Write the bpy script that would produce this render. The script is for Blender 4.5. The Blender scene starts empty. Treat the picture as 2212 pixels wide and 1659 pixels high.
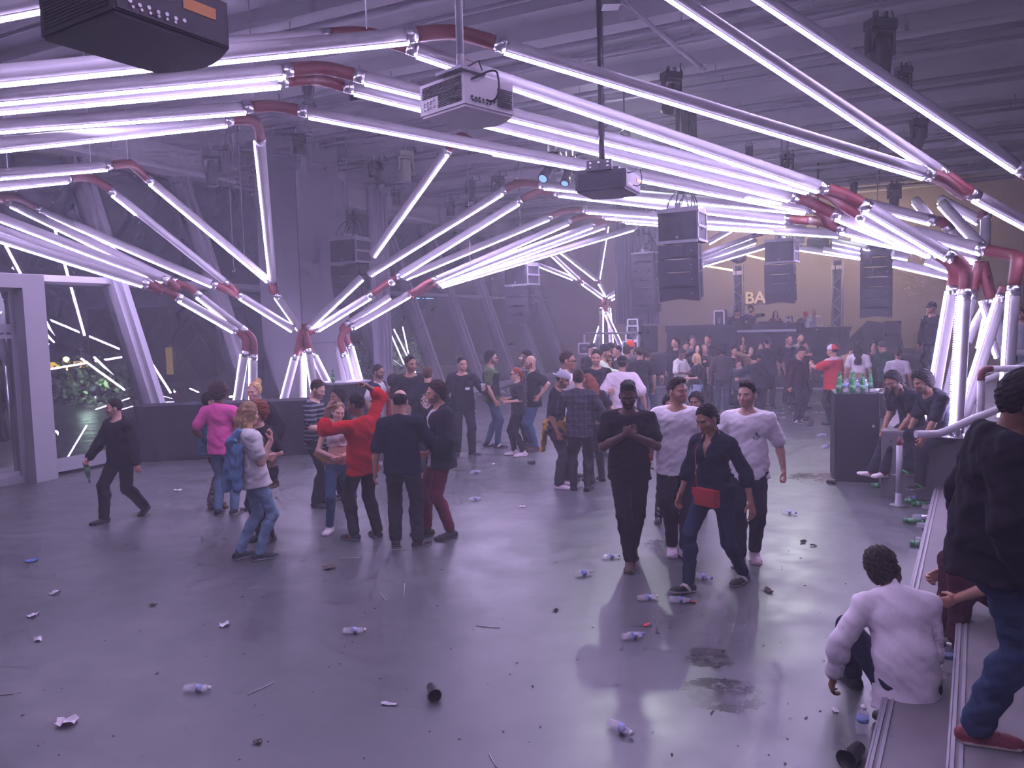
import bpy, bmesh, math, random
import numpy as np
from mathutils import Vector, Matrix
scene = bpy.context.scene
COL = scene.collection
PI = math.pi
rnd = random.Random(7)

# ------------------------------------------------------------------ camera
F_PX, W_PX, H_PX = 1661.0, 2212.0, 1659.0
CAM = Vector((0.0, 0.0, 2.35))
PITCH, ROLL = math.atan(129.5 / F_PX), math.radians(1.5)
FWD = Vector((0, math.cos(PITCH), -math.sin(PITCH)))
_r0, _u0 = Vector((1, 0, 0)), Vector((0, math.sin(PITCH), math.cos(PITCH)))
RGT = _r0 * math.cos(ROLL) - _u0 * math.sin(ROLL)
UPV = _u0 * math.cos(ROLL) + _r0 * math.sin(ROLL)
cd = bpy.data.cameras.new('camera'); cam = bpy.data.objects.new('camera', cd); COL.objects.link(cam)
cd.sensor_width = 36.0; cd.lens = 36.0 * F_PX / W_PX; cd.clip_start = 0.05; cd.clip_end = 600
cam.matrix_world = Matrix(((RGT.x, UPV.x, -FWD.x, CAM.x), (RGT.y, UPV.y, -FWD.y, CAM.y), (RGT.z, UPV.z, -FWD.z, CAM.z), (0, 0, 0, 1)))
scene.camera = cam

def ray(px, py):
    return FWD + RGT * ((px - W_PX / 2) / F_PX) - UPV * ((py - H_PX / 2) / F_PX)
def at(px, py, d):            # the point seen at a photo position, d metres deep
    return CAM + ray(px, py) * d
def ground(px, py, z=0.0):    # the point of the level z seen at a photo position
    r = ray(px, py)
    return CAM + r * ((z - CAM.z) / r.z)
def on_plane(px, py, p0, n):
    r = ray(px, py)
    return CAM + r * ((p0 - CAM).dot(n) / r.dot(n))
def project(P):
    v = Vector(P) - CAM; d = v.dot(FWD)
    return (W_PX / 2 + F_PX * v.dot(RGT) / d, H_PX / 2 - F_PX * v.dot(UPV) / d, d)

# ------------------------------------------------------------------ materials
def mat(name, color, rough=0.6, metal=0.0, noise=0.0, nscale=8.0, spec=0.5, emit=None, estr=0.0, attr=False, bump=0.0, alpha=None, trans=0.0, sheen=0.0):
    m = bpy.data.materials.new(name); m.use_nodes = True
    nt = m.node_tree; b = nt.nodes['Principled BSDF']
    b.inputs['Roughness'].default_value = rough; b.inputs['Metallic'].default_value = metal
    b.inputs['Specular IOR Level'].default_value = spec
    if trans: b.inputs['Transmission Weight'].default_value = trans
    if sheen: b.inputs['Sheen Weight'].default_value = sheen
    src = None
    if attr:
        a = nt.nodes.new('ShaderNodeAttribute'); a.attribute_name = 'Col'; src = a.outputs['Color']
    tc = nt.nodes.new('ShaderNodeTexCoord')
    if noise > 0 or bump > 0:
        n = nt.nodes.new('ShaderNodeTexNoise'); n.inputs['Scale'].default_value = nscale; n.inputs['Detail'].default_value = 3
        nt.links.new(tc.outputs['Object'], n.inputs['Vector'])
    if noise > 0:
        mr = nt.nodes.new('ShaderNodeMapRange'); mr.inputs['To Min'].default_value = 1 - noise; mr.inputs['To Max'].default_value = 1 + noise
        nt.links.new(n.outputs['Fac'], mr.inputs['Value'])
        mx = nt.nodes.new('ShaderNodeMix'); mx.data_type = 'RGBA'; mx.blend_type = 'MULTIPLY'; mx.inputs['Factor'].default_value = 1
        if src: nt.links.new(src, mx.inputs['A'])
        else: mx.inputs['A'].default_value = (*color, 1)
        nt.links.new(mr.outputs['Result'], mx.inputs['B'])
        src = mx.outputs['Result']
    if src: nt.links.new(src, b.inputs['Base Color'])
    else: b.inputs['Base Color'].default_value = (*color, 1)
    if bump > 0:
        bp = nt.nodes.new('ShaderNodeBump'); bp.inputs['Strength'].default_value = bump; bp.inputs['Distance'].default_value = 0.01
        nt.links.new(n.outputs['Fac'], bp.inputs['Height']); nt.links.new(bp.outputs['Normal'], b.inputs['Normal'])
    if emit:
        b.inputs['Emission Color'].default_value = (*emit, 1); b.inputs['Emission Strength'].default_value = estr
    if alpha is not None: b.inputs['Alpha'].default_value = alpha
    return m
M = {}
def mm(key, *a, **k):
    M[key] = mat(key, *a, **k); return M[key]

# ------------------------------------------------------------------ mesh building
class MB:
    def __init__(s): s.v = []; s.f = []; s.sm = []
    def add(s, vs, fs, smooth=False):
        o = len(s.v); s.v += [tuple(x) for x in vs]; s.f += [tuple(i + o for i in f) for f in fs]; s.sm += [smooth] * len(fs); return s
    def box(s, c, size, R=None, bev=0.0):
        c = Vector(c); hx, hy, hz = size[0] / 2, size[1] / 2, size[2] / 2
        if bev <= 0:
            vs = [Vector((x, y, z)) for x in (-hx, hx) for y in (-hy, hy) for z in (-hz, hz)]
            fs = [(0, 1, 3, 2), (4, 6, 7, 5), (0, 4, 5, 1), (2, 3, 7, 6), (0, 2, 6, 4), (1, 5, 7, 3)]
        else:
            b = min(bev, hx * .9, hy * .9, hz * .9)
            bm = bmesh.new(); bmesh.ops.create_cube(bm, size=1.0)
            for v in bm.verts: v.co = Vector((v.co.x * 2 * hx, v.co.y * 2 * hy, v.co.z * 2 * hz))
            bmesh.ops.bevel(bm, geom=list(bm.edges), offset=b, segments=2, affect='EDGES', profile=0.6)
            bm.verts.ensure_lookup_table(); vs = [v.co.copy() for v in bm.verts]
            fs = [tuple(v.index for v in f.verts) for f in bm.faces]; bm.free()
        if R is not None:
            vs = [R @ v for v in vs]
            if R.determinant() < 0: fs = [tuple(reversed(f)) for f in fs]
        return s.add([v + c for v in vs], fs)
    def tube(s, pts, r, n=12, caps=True, smooth=True, squash=None):
        pts = [Vector(p) for p in pts]; m = len(pts); rs = r if isinstance(r, (list, tuple)) else [r] * m
        ts = []
        for i in range(m):
            a, b = pts[max(0, i - 1)], pts[min(m - 1, i + 1)]; t = (b - a)
            ts.append(t.normalized() if t.length > 1e-9 else Vector((0, 0, 1)))
        ref = Vector((0, 0, 1)) if abs(ts[0].z) < .9 else Vector((1, 0, 0))
        u = ts[0].cross(ref).normalized(); vs = []
        for i in range(m):
            u = (u - ts[i] * u.dot(ts[i])).normalized(); w = ts[i].cross(u)
            for k in range(n):
                a = 2 * PI * k / n; vs.append(pts[i] + (u * math.cos(a) + w * math.sin(a)) * rs[i])
        fs = [(i * n + k, i * n + (k + 1) % n, (i + 1) * n + (k + 1) % n, (i + 1) * n + k) for i in range(m - 1) for k in range(n)]
        s.add(vs, fs, smooth)
        if caps:
            o = len(s.v) - m * n
            s.f.append(tuple(o + k for k in reversed(range(n)))); s.sm.append(False)
            s.f.append(tuple(o + (m - 1) * n + k for k in range(n))); s.sm.append(False)
        return s
    def lathe(s, prof, c=(0, 0, 0), n=16, R=None, smooth=True, cap=True):
        c = Vector(c); vs = []
        for r, z in prof:
            for k in range(n):
                a = 2 * PI * k / n; v = Vector((r * math.cos(a), r * math.sin(a), z)); vs.append((R @ v if R is not None else v) + c)
        m = len(prof)
        fs = [(i * n + k, i * n + (k + 1) % n, (i + 1) * n + (k + 1) % n, (i + 1) * n + k) for i in range(m - 1) for k in range(n)]
        s.add(vs, fs, smooth)
        if cap:
            o = len(s.v) - m * n
            if prof[0][0] > 1e-5: s.f.append(tuple(o + k for k in reversed(range(n)))); s.sm.append(False)
            if prof[-1][0] > 1e-5: s.f.append(tuple(o + (m - 1) * n + k for k in range(n))); s.sm.append(False)
        return s
    def prism(s, poly, h, frame):     # poly: 2-D outline, frame: (origin, x axis, y axis, z axis)
        O, X, Y, Z = frame; n = len(poly)
        vs = [O + X * a + Y * b for a, b in poly] + [O + X * a + Y * b + Z * h for a, b in poly]
        fs = [tuple(reversed(range(n))), tuple(range(n, 2 * n))] + [(i, (i + 1) % n, n + (i + 1) % n, n + i) for i in range(n)]
        return s.add(vs, fs)
    def quad(s, a, b, c, d): return s.add([a, b, c, d], [(0, 1, 2, 3)])

def link_mesh(name, v, f, m, parent=None, smooth=None, origin=None):
    me = bpy.data.meshes.new(name)
    me.from_pydata([tuple(x) for x in v], [], f); me.update()
    if smooth is not None:
        if isinstance(smooth, bool): me.polygons.foreach_set('use_smooth', [smooth] * len(me.polygons))
        else: me.polygons.foreach_set('use_smooth', smooth)
    o = bpy.data.objects.new(name, me); COL.objects.link(o)
    for x in (m if isinstance(m, (list, tuple)) else [m]): me.materials.append(x)
    if parent: o.parent = parent
    return o
def obj(name, mb, m, parent=None, world=True):
    """link a builder as ONE mesh; world-space shapes are moved into the frame of the thing (an unrotated Empty) they belong to"""
    v = mb.v
    if world:
        if parent:
            off = Vector(parent.location); q = parent.parent
            while q: off += Vector(q.location); q = q.parent
            v = [(x[0] - off.x, x[1] - off.y, x[2] - off.z) for x in v]
            return link_mesh(name, v, mb.f, m, parent, mb.sm)
        a = np.array(v); c = Vector(((a[:, 0].min() + a[:, 0].max()) / 2, (a[:, 1].min() + a[:, 1].max()) / 2, a[:, 2].min()))
        o = link_mesh(name, [(x[0] - c.x, x[1] - c.y, x[2] - c.z) for x in v], mb.f, m, None, mb.sm); o.location = c
        return o
    return link_mesh(name, v, mb.f, m, parent, mb.sm)
def tag(o, label, cat, group=None, kind=None):
    o['label'] = label; o['category'] = cat
    if group: o['group'] = group
    if kind: o['kind'] = kind
    return o
def thing(name, label, cat, loc=(0, 0, 0), rotz=0.0, group=None):
    o = bpy.data.objects.new(name, None); COL.objects.link(o); o.empty_display_size = 0.1
    o.location = loc; o.rotation_euler = (0, 0, rotz)
    return tag(o, label, cat, group)
def struct(name, mb, m, label=None):
    o = obj(name, mb, m); o['kind'] = 'structure'
    if label: o['label'] = label
    return o
def copy_tree(o, parent=None):
    c = o.copy(); COL.objects.link(c)
    if parent: c.parent = parent
    for ch in list(o.children): copy_tree(ch, c)
    return c
def bez(p0, p1, p2, p3, n=10):
    out = []
    for i in range(n + 1):
        t = i / n; out.append(p0 * (1 - t) ** 3 + p1 * 3 * t * (1 - t) ** 2 + p2 * 3 * t * t * (1 - t) + p3 * t ** 3)
    return out
def rotz(a): return Matrix.Rotation(a, 3, 'Z')
def text(name, s, size, m, parent=None, loc=(0, 0, 0), R=None, depth=0.004, align='CENTER', bold=0.0):
    c = bpy.data.curves.new(name, 'FONT'); c.body = s; c.size = size; c.extrude = depth; c.align_x = align; c.align_y = 'CENTER'; c.offset = bold
    f = bpy.data.objects.new(name, c); COL.objects.link(f); dg = bpy.context.evaluated_depsgraph_get()
    me = bpy.data.meshes.new_from_object(f.evaluated_get(dg)); bpy.data.objects.remove(f); me.name = name
    o = bpy.data.objects.new(name, me); COL.objects.link(o); me.materials.clear(); me.materials.append(m)
    o.matrix_world = Matrix.Translation(loc) @ (R.to_4x4() if R is not None else Matrix.Identity(4))
    if parent: o.parent = parent
    return o
LED_STR, HAZE, VOLB, EXPO = 58, 0.0105, 0, 0.0
LAMP = 520
# ------------------------------------------------------------------ room frame: s along the window wall, t across the hall
G0 = ground(95, 1030)
VS = (ground(1108, 834) - G0); VS.z = 0; VS.normalize()
NT = Vector((VS.y, -VS.x, 0))                    # into the hall, away from the windows
def rp(s, t, z=0.0): return G0 + VS * s + NT * t + Vector((0, 0, z))
RROOM = Matrix((VS, NT, Vector((0, 0, 1)))).transposed()      # columns: s, t, z axes
LEAN = math.radians(20); TL = math.tan(LEAN)
def fac(s, z, off=0.0): return rp(s, -z * TL + off, z)        # a point of the left leaning facade
ZC = 6.9; ZSOF = 6.0; S_BACK = 40.0; T_R = 16.2

mm('white_paint', (.36, .35, .385), .45, noise=.06, nscale=3)
mm('frame_paint', (.22, .215, .245), .5, noise=.05, nscale=3)
mm('ceiling', (.36, .355, .39), .9, noise=.12, nscale=1.5)
mm('ceiling_beam', (.46, .45, .49), .85, noise=.1, nscale=2)
mm('pipe_grey', (.34, .33, .38), .5, noise=.08, nscale=6)
mm('wall_dark', (.075, .072, .095), .9, noise=.15, nscale=2)
mm('wall_column', (.19, .185, .215), .8, noise=.08, nscale=1.2)
mm('wall_stage', (.22, .19, .175), .9, noise=.12, nscale=.8)
mm('black_cloth', (.020, .019, .026), .95, spec=.1, noise=.25, nscale=5)
mm('curtain_grey', (.20, .19, .24), .9, noise=.1, nscale=4)
mm('black_metal', (.022, .022, .028), .5, noise=.2, nscale=20)
mm('black_plastic', (.016, .016, .021), .5, spec=.2, noise=.2, nscale=30)
mm('steel', (.62, .62, .66), .28, metal=1.0, noise=.1, nscale=30)
mm('grey_board', (.13, .125, .14), .8, noise=.15, nscale=3)
mm('step_top', (.17, .155, .17), .75, noise=.22, nscale=5)
mm('step_edge', (.24, .225, .255), .5, noise=.15, nscale=9)

def floor_material():
    m = bpy.data.materials.new('floor_paint'); m.use_nodes = True; nt = m.node_tree; b = nt.nodes['Principled BSDF']; L = nt.links
    tc = nt.nodes.new('ShaderNodeTexCoord')
    def noise(sc, det=4, rough=.6):
        n = nt.nodes.new('ShaderNodeTexNoise'); n.inputs['Scale'].default_value = sc; n.inputs['Detail'].default_value = det; n.inputs['Roughness'].default_value = rough
        L.new(tc.outputs['Object'], n.inputs['Vector']); return n.outputs['Fac']
    def ramp(src, lo, hi):
        r = nt.nodes.new('ShaderNodeMapRange'); r.inputs['From Min'].default_value = lo; r.inputs['From Max'].default_value = hi; L.new(src, r.inputs['Value']); return r.outputs['Result']
    def math_(op, a, c):
        n = nt.nodes.new('ShaderNodeMath'); n.operation = op
        for k, x in enumerate((a, c)):
            if isinstance(x, (int, float)): n.inputs[k].default_value = x
            else: L.new(x, n.inputs[k])
        return n.outputs[0]
    def mix(f, a, c):
        n = nt.nodes.new('ShaderNodeMix'); n.data_type = 'RGBA'; L.new(f, n.inputs['Factor'])
        for k, x in (('A', a), ('B', c)):
            if isinstance(x, tuple): n.inputs[k].default_value = (*x, 1)
            else: L.new(x, n.inputs[k])
        return n.outputs['Result']
    col = mix(ramp(noise(.7, 5), .3, .7), (.062, .066, .072), (.088, .091, .096))
    col = mix(math_('MULTIPLY', ramp(noise(6, 6, .7), .55, .85), .3), col, (.12, .12, .125))
    col = mix(math_('MULTIPLY', ramp(noise(26, 2), .72, .82), .18), col, (.016, .016, .018))
    # spilled drink: dark blotches within two discs
    def disc(c, r):
        n = nt.nodes.new('ShaderNodeVectorMath'); n.operation = 'DISTANCE'; L.new(tc.outputs['Object'], n.inputs[0]); n.inputs[1].default_value = (c.x, c.y, 0)
        return ramp(n.outputs['Value'], r, r * .35)
    d = math_('MAXIMUM', disc(ground(1560, 1500), .55), math_('MAXIMUM', disc(ground(1530, 1420), .4), math_('MAXIMUM', disc(ground(1430, 1178), .5), disc(ground(1765, 1030), 1.0))))
    wet = ramp(math_('MULTIPLY', math_('ADD', noise(9, 7, .75), .12), d), .535, .60)
    col = mix(math_('MULTIPLY', wet, .75), col, (.012, .012, .013))
    L.new(col, b.inputs['Base Color'])
    r = math_('ADD', math_('MULTIPLY', ramp(noise(2.2, 5), .3, .7), .18), .30)
    r = math_('SUBTRACT', r, math_('MULTIPLY', wet, .12)); L.new(r, b.inputs['Roughness'])
    bp = nt.nodes.new('ShaderNodeBump'); bp.inputs['Strength'].default_value = .07; bp.inputs['Distance'].default_value = .01
    L.new(noise(3.5, 6), bp.inputs['Height']); L.new(bp.outputs['Normal'], b.inputs['Normal'])
    b.inputs['Specular IOR Level'].default_value = .55
    return m
M['floor'] = floor_material()
fl = MB(); fl.quad(Vector((-16, -3, 0)), Vector((30, -3, 0)), Vector((30, 46, 0)), Vector((-16, 46, 0)))
o = link_mesh('floor', fl.v, fl.f, M['floor']); o['kind'] = 'structure'

# ceiling slab, joists across the hall, pipes hung below them
cb = MB(); cb.box(rp(14, 7, ZC + .6), (64, 26, .3), RROOM); struct('ceiling', cb, M['ceiling'])
SP = 2.6
for k in range(-2, 13):
    s = -1.2 + k * SP
    b_ = MB(); b_.box(rp(s, 7.3, ZC + .24), (.62, 19.5, .48), RROOM); b_.box(rp(s, 7.3, ZC + .36), (1.5, 19.5, .2), RROOM)
    struct('ceiling_joist', b_, M['ceiling_beam'])
for k in range(-2, 12):
    s = -1.2 + k * SP
    for ds in (-.22, .42):
        t = MB(); t.tube([rp(s + ds, -1.5, ZC - .16), rp(s + ds, 16.5, ZC - .16)], .035 if ds > 0 else .05, 10)
        for j in range(7): t.tube([rp(s + ds, -.5 + 2.6 * j, ZC - .16), rp(s + ds, -.5 + 2.6 * j, ZC + .1)], .009, 6)
        struct('ceiling_pipe', t, M['pipe_grey'])

# left leaning window wall
def glass_material():
    m = bpy.data.materials.new('window_glass'); m.use_nodes = True; nt = m.node_tree
    for n in list(nt.nodes): nt.nodes.remove(n)
    out = nt.nodes.new('ShaderNodeOutputMaterial'); mx = nt.nodes.new('ShaderNodeMixShader'); tr = nt.nodes.new('ShaderNodeBsdfTransparent'); gl = nt.nodes.new('ShaderNodeBsdfGlossy')
    fr = nt.nodes.new('ShaderNodeFresnel'); fr.inputs['IOR'].default_value = 1.9; gl.inputs['Roughness'].default_value = 0.0; tr.inputs['Color'].default_value = (.82, .88, .86, 1)
    nt.links.new(fr.outputs[0], mx.inputs['Fac']); nt.links.new(tr.outputs[0], mx.inputs[1]); nt.links.new(gl.outputs[0], mx.inputs[2]); nt.links.new(mx.outputs[0], out.inputs['Surface'])
    return m
M['glass'] = glass_material()
NF = Vector((NT.x * math.cos(LEAN), NT.y * math.cos(LEAN), math.sin(LEAN)))      # facade normal, into the hall
TF = VS.cross(NF); TF = TF if TF.z > 0 else -TF
RFAC = Matrix((VS, NF, TF)).transposed()
S_MULL = [-2.7, -.1, 2.45, 5.0, 7.6, 10.3, 12.95, 15.6, 18.2, 20.8, 23.4, 26.0]
ZL = ZSOF + .3
def fbox(mb, s0, s1, z0, z1, dep, off):
    a = fac(s0, z0); b = fac(s1, z1); mb.box((a + b) / 2 + NF * off, (abs(s1 - s0), dep, (z1 - z0) / math.cos(LEAN)), RFAC)
for i, s in enumerate(S_MULL):
    b_ = MB(); fbox(b_, s - .16, s + .16, 0, ZL, .34, .05); b_.box(fac(s, ZL / 2) + NF * .26, (.10, .10, ZL / math.cos(LEAN)), RFAC)
    struct('window_mullion', b_, M['frame_paint'])
for i in range(len(S_MULL) - 1):
    w = bpy.data.objects.new('window_%d' % (i + 1), None); COL.objects.link(w); w.location = rp((S_MULL[i] + S_MULL[i + 1]) / 2, 0, 0); w['kind'] = 'structure'
    g = MB(); g.quad(fac(S_MULL[i], 0) + NF * .02, fac(S_MULL[i + 1], 0) + NF * .02, fac(S_MULL[i + 1], ZL) + NF * .02, fac(S_MULL[i], ZL) + NF * .02); obj('pane', g, M['glass'], w)
    b_ = MB()
    fbox(b_, S_MULL[i] + .16, S_MULL[i + 1] - .16, 0, .22, .2, .08); fbox(b_, S_MULL[i] + .16, S_MULL[i + 1] - .16, 3.30, 3.42, .16, .06)
    obj('window_frame', b_, M['frame_paint'], w)
b_ = MB(); b_.box(fac(12, ZSOF + .25) + NT * .1, (40, .9, .55), RROOM); b_.box(fac(12, ZSOF - .03) + NT * .35, (40, .5, .09), RROOM); struct('trim_1', b_, M['white_paint'])
b_ = MB(); b_.box(fac(12, ZSOF + .8) + NT * .1, (40, .3, 1.2), RROOM); struct('wall_left', b_, M['ceiling'])

# glazed entrance at the left
d_ = bpy.data.objects.new('door_1', None); COL.objects.link(d_); d_.location = rp(-1.6, .1, 0); d_['kind'] = 'structure'
b_ = MB(); b_.box(rp(-.20, .16, 1.67), (.36, .5, 3.34), RROOM); b_.box(rp(-3.2, .16, 1.67), (.36, .5, 3.34), RROOM); b_.box(rp(-1.7, .16, 3.23), (2.7, .5, .22), RROOM)
obj('door_frame', b_, M['white_paint'], d_)
b_ = MB()
for z0, z1 in ((2.42, 2.56), (3.06, 3.12), (0, .12)): b_.box(rp(-1.0, .12, (z0 + z1) / 2), (1.3, .1, z1 - z0), RROOM)
for s in (-.42, -1.68): b_.box(rp(s, .12, 1.56), (.09, .1, 3.1), RROOM)
b_.box(rp(-1.0, .2, 2.36), (1.0, .12, .06), RROOM)
obj('door_leaf', b_, M['frame_paint'], d_)
b_ = MB(); b_.quad(rp(-.42, .12, .1), rp(-1.68, .12, .1), rp(-1.68, .12, 3.06), rp(-.42, .12, 3.06)); obj('pane', b_, M['glass'], d_)
b_ = MB(); b_.tube([rp(-.62, .22, .75), rp(-.62, .22, 1.9)], .02, 8); obj('door_handle', b_, M['steel'], d_)

# dark column and the folded curtain beside it
CN = Vector((-4.85, 17.9, 0))
b_ = MB(); b_.box(CN + VS * .9 - NT * .6 + Vector((0, 0, 3.0)), (1.8, 1.2, 6.0), RROOM)
b_.box(CN + VS * .9 - NT * .55 + Vector((0, 0, 6.4)), (1.5, 1.0, 1.2), RROOM); struct('column', b_, M['wall_column'])
b_ = MB()
for z in (2.02, .95): b_.box(CN + VS * .9 + NT * .003 + Vector((0, 0, z)), (1.8, .012, .018), RROOM)
b_.box(CN + VS * .02 - NT * .3 + Vector((0, 0, 3.0)), (.03, .62, 6.0), RROOM)
struct('trim_2', b_, M['wall_dark'])
def curtain(name, label, p0, p1, z0, z1, m, amp=.06, n=26, flare=0.0, group=None):
    p0, p1 = Vector(p0), Vector(p1); d = (p1 - p0); L = d.length; d.normalize(); nn = Vector((-d.y, d.x, 0)); N = n * 8; vs = []; rows = 14
    for j in range(rows + 1):
        q = j / rows
        for i in range(N + 1):
            a = i / N; off = amp * math.sin(a * n * 2 * PI + .6 * math.sin(q * 3 + a * 9)) * (1 + .4 * math.sin(a * 31)); x = a * L * (1 + flare * (1 - q))
            vs.append(p0 + d * x + nn * off + Vector((0, 0, z0 + (z1 - z0) * q)))
    fs = [(j * (N + 1) + i, j * (N + 1) + i + 1, (j + 1) * (N + 1) + i + 1, (j + 1) * (N + 1) + i) for j in range(rows) for i in range(N)]
    mb = MB(); mb.add(vs, fs, True); o = obj(name, mb, m); return tag(o, label, 'curtain', group)
curtain('curtain', 'pale pleated curtain gathered beside the dark column', rp(8.7, .55), rp(9.75, .35), 0, 6.0, M['curtain_grey'], .07, 9)

# stage end of the hall
SF = (Vector((4.8, 27.0, 0)) - G0).dot(VS); STF = 12.0
b_ = MB(); b_.box(rp(SF + 6.2, 8, 4), (.3, 24, 8.4), RROOM); struct('wall_back', b_, M['wall_stage'])
b_ = MB(); b_.box(rp(20, T_R + 1.0, 4), (60, .3, 8.4), RROOM); struct('wall_right', b_, M['wall_dark'])
b_ = MB(); b_.box(rp(-13, 6, 4), (.3, 30, 8.4), RROOM); struct('wall_front', b_, M['wall_dark'])
# ------------------------------------------------------------------ the light sculpture: white pipes with red elbows and LED strips
mm('pipe_white', (.36, .35, .375), .35, noise=.04, nscale=2)
mm('pipe_red', (.15, .016, .020), .5, noise=.12, nscale=6)
mm('pipe_clear', (.5, .45, .55), .2)
LEDC = (.70, .55, 1.0)
mm('led_strip', (.9, .85, .95), .4, emit=LEDC, estr=LED_STR)
mm('led_off', (.55, .52, .58), .4)
RT, RS = .072, .024
GT = 'white light pipes with red elbows'
def seg(t):
    """(x0, y0, d0, x1, y1, d1 [, side [, strip]]): photo positions and depths of a straight pipe; side: where the strip sits (angle in the photo, 0 right, 90 down)"""
    if isinstance(t[0], Vector):     # unseen run added behind the camera to light the foreground, in hall coordinates, strip facing the floor
        a, b = t[0], t[1]; ax = (b - a).normalized(); u = Vector((0, 0, -1)); u = (u - ax * u.dot(ax)).normalized(); return a, b, ax, u, (.012, .988)
    x0, y0, d0, x1, y1, d1 = t[:6]; side = t[6] if len(t) > 6 else None; st = t[7] if len(t) > 7 else (0.012, .988)
    a, b = at(x0, y0, d0), at(x1, y1, d1); ax = (b - a).normalized(); mid = (a + b) / 2
    if side is None: u = UPV * -1.0
    else: u = RGT * math.cos(math.radians(side)) - UPV * math.sin(math.radians(side))
    u = u + (CAM - mid).normalized() * .15
    u = (u - ax * u.dot(ax)).normalized()
    return a, b, ax, u, st
def strip(p, q, u, r, root):
    ax = (q - p).normalized(); w = ax.cross(u).normalized(); mb = MB(); n = 8     # half round diffuser (lit) on a flat closed channel (unlit)
    prof = [(math.cos(PI * k / n), math.sin(PI * k / n)) for k in range(n + 1)] + [(-1, -.9), (1, -.9)]
    m = len(prof); vs = [P + (w * a + u * b) * r for P in (p, q) for a, b in prof]
    fs = [(k, (k + 1) % m, m + (k + 1) % m, m + k) for k in range(m)] + [tuple(range(m)), tuple(range(2 * m - 1, m - 1, -1))]
    mb.add(vs, fs); o = obj('led_strip', mb, [M['led_strip'], M['led_off']], root)
    o.data.polygons.foreach_set('material_index', [0 if k < n else 1 for k in range(m)] + [0, 0])
def pipe(label, segs, elbows=None, start=None, end=None, group=GT, bendk=.55, collars=True, dots=False):
    S = [seg(t) for t in segs]
    c = S[0][0].lerp(S[-1][1], .5); root = thing('light_pipe', label, 'light pipe', c, 0, group)
    for i, (a, b, ax, u, st) in enumerate(S):
        mb = MB(); mb.tube([(a - u * .02).lerp(b - u * .02, k / 10) for k in range(11)], RT, 20); obj('tube', mb, M['pipe_white'], root)
        if st:
            L = (b - a).length; p, q = a + ax * L * st[0] + u * .056, a + ax * L * st[1] + u * .056
            if not (dots and i == len(S) - 1):
                strip(p, q, u, RS, root)
            else:
                strip(p, q, u, RS * .7, root); mb = MB()
                w = ax.cross(u).normalized()
                for k in range(58):
                    P = p.lerp(q, (k + .5) / 58); mb.box(P + u * .008, (.082, .012, .012), Matrix((w, u, ax)).transposed())
                obj('led_diodes', mb, M['led_strip'], root)
            if st[0] > .1 or st[1] < .9:
                mb = MB(); mb.tube([a + u * .05, b + u * .05], RS * .8, 8); obj('led_channel', mb, M['led_off'], root)
    def elbow(p, tp, q, tq):
        L = (q - p).length; k = L * bendk
        pts = bez(p, p + tp * k, q - tq * k, q, 14); mb = MB(); mb.tube(pts, RT * 1.03, 20); obj('elbow', mb, M['pipe_red'], root)
    def collar(P, ax):
        mb = MB(); mb.tube([P - ax * .06, P + ax * .06], RT * 1.07, 20)
        w = ax.orthogonal().normalized()
        for k in range(4):
            v = Matrix.Rotation(k * PI / 2 + .6, 3, ax) @ w
            for e in (-.03, .03): mb.tube([P + ax * e + v * RT * 1.0, P + ax * e + v * RT * 1.2], .008, 6)
        obj('collar', mb, M['steel'], root)
    for i in range(len(S) - 1):
        p, tp, up, q, tq, uq = S[i][1] - S[i][3] * .02, S[i][2], S[i][3], S[i + 1][0] - S[i + 1][3] * .02, S[i + 1][2], S[i + 1][3]
        elbow(p, tp, q, tq)
        if collars: collar(p, tp); collar(q, tq)
    if start is not None:
        p = at(*start); a, ax, u = S[0][0] - S[0][3] * .02, S[0][2], S[0][3]; elbow(p, (a - p).normalized(), a, ax)
        if collars: collar(a, ax)
    if end is not None:
        p = at(*end); b, ax, u = S[-1][1] - S[-1][3] * .02, S[-1][2], S[-1][3]; elbow(b, ax, p, (p - b).normalized())
        if collars: collar(b, ax)
    return root

# --- near overhead pipes from the left over the hall to the right legs
pipe('light pipe cut off at the top left, passing above the big black projector', [(-160, 52, 5.0, 500, -72, 6.2), (Vector((-1.9, 5.0, 5.3)), Vector((-1.2, -4, 4.8)))])
pipe('thick light pipe behind the big black projector, with a red elbow above the pale projector',
     [(Vector((-3.4, -4, 4.5)), Vector((-4.4, 4.3, 4.2))), (-160, 182, 5.5, 886, 80, 7.5), (1080, 100, 7.9, 2003, 379, 8.8)], end=(2085, 420, 9.0))
pipe('light pipe tucked behind the thick one, ending in the dotted upright light post at right',
     [(300, 118, 6.6, 702, 82, 7.7), (890, 108, 8.0, 1775, 408, 9.3), (1868, 448, 9.4, 2049, 555, 9.3), (2081, 636, 9.25, 2064, 935, 9.3, 180)], dots=True)
pipe('second light pipe at top right, meeting the long pipe at a red joint', [(Vector((-.2, -4, 5.0)), Vector((1.0, 6.6, 5.9))), (1400, -42, 8.2, 2032, 376, 8.9), (2102, 424, 9.0, 2290, 525, 9.2)])
pipe('rightmost overhead light pipe leaving the top edge', [(Vector((3.0, -4, 5.0)), Vector((2.4, 6.9, 6.0))), (1560, -60, 8.4, 2203, 368, 8.6)], end=(2290, 420, 8.8))
pipe('upper pipe of the close pair with a double red elbow left of the pale projector',
     [(-160, 226, 7.0, 620, 155, 8.4), (776, 168, 8.7, 1753, 411, 9.9), (1860, 470, 10.2, 2016, 549, 9.9), (2054, 628, 9.9, 2002, 930, 9.95, 180)])
pipe('lower pipe of the close pair with a double red elbow left of the pale projector',
     [(-160, 246, 7.3, 610, 178, 8.6), (754, 191, 9.1, 1713, 428, 10.3), (1806, 466, 10.4, 2008, 548, 10.2)])
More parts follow.
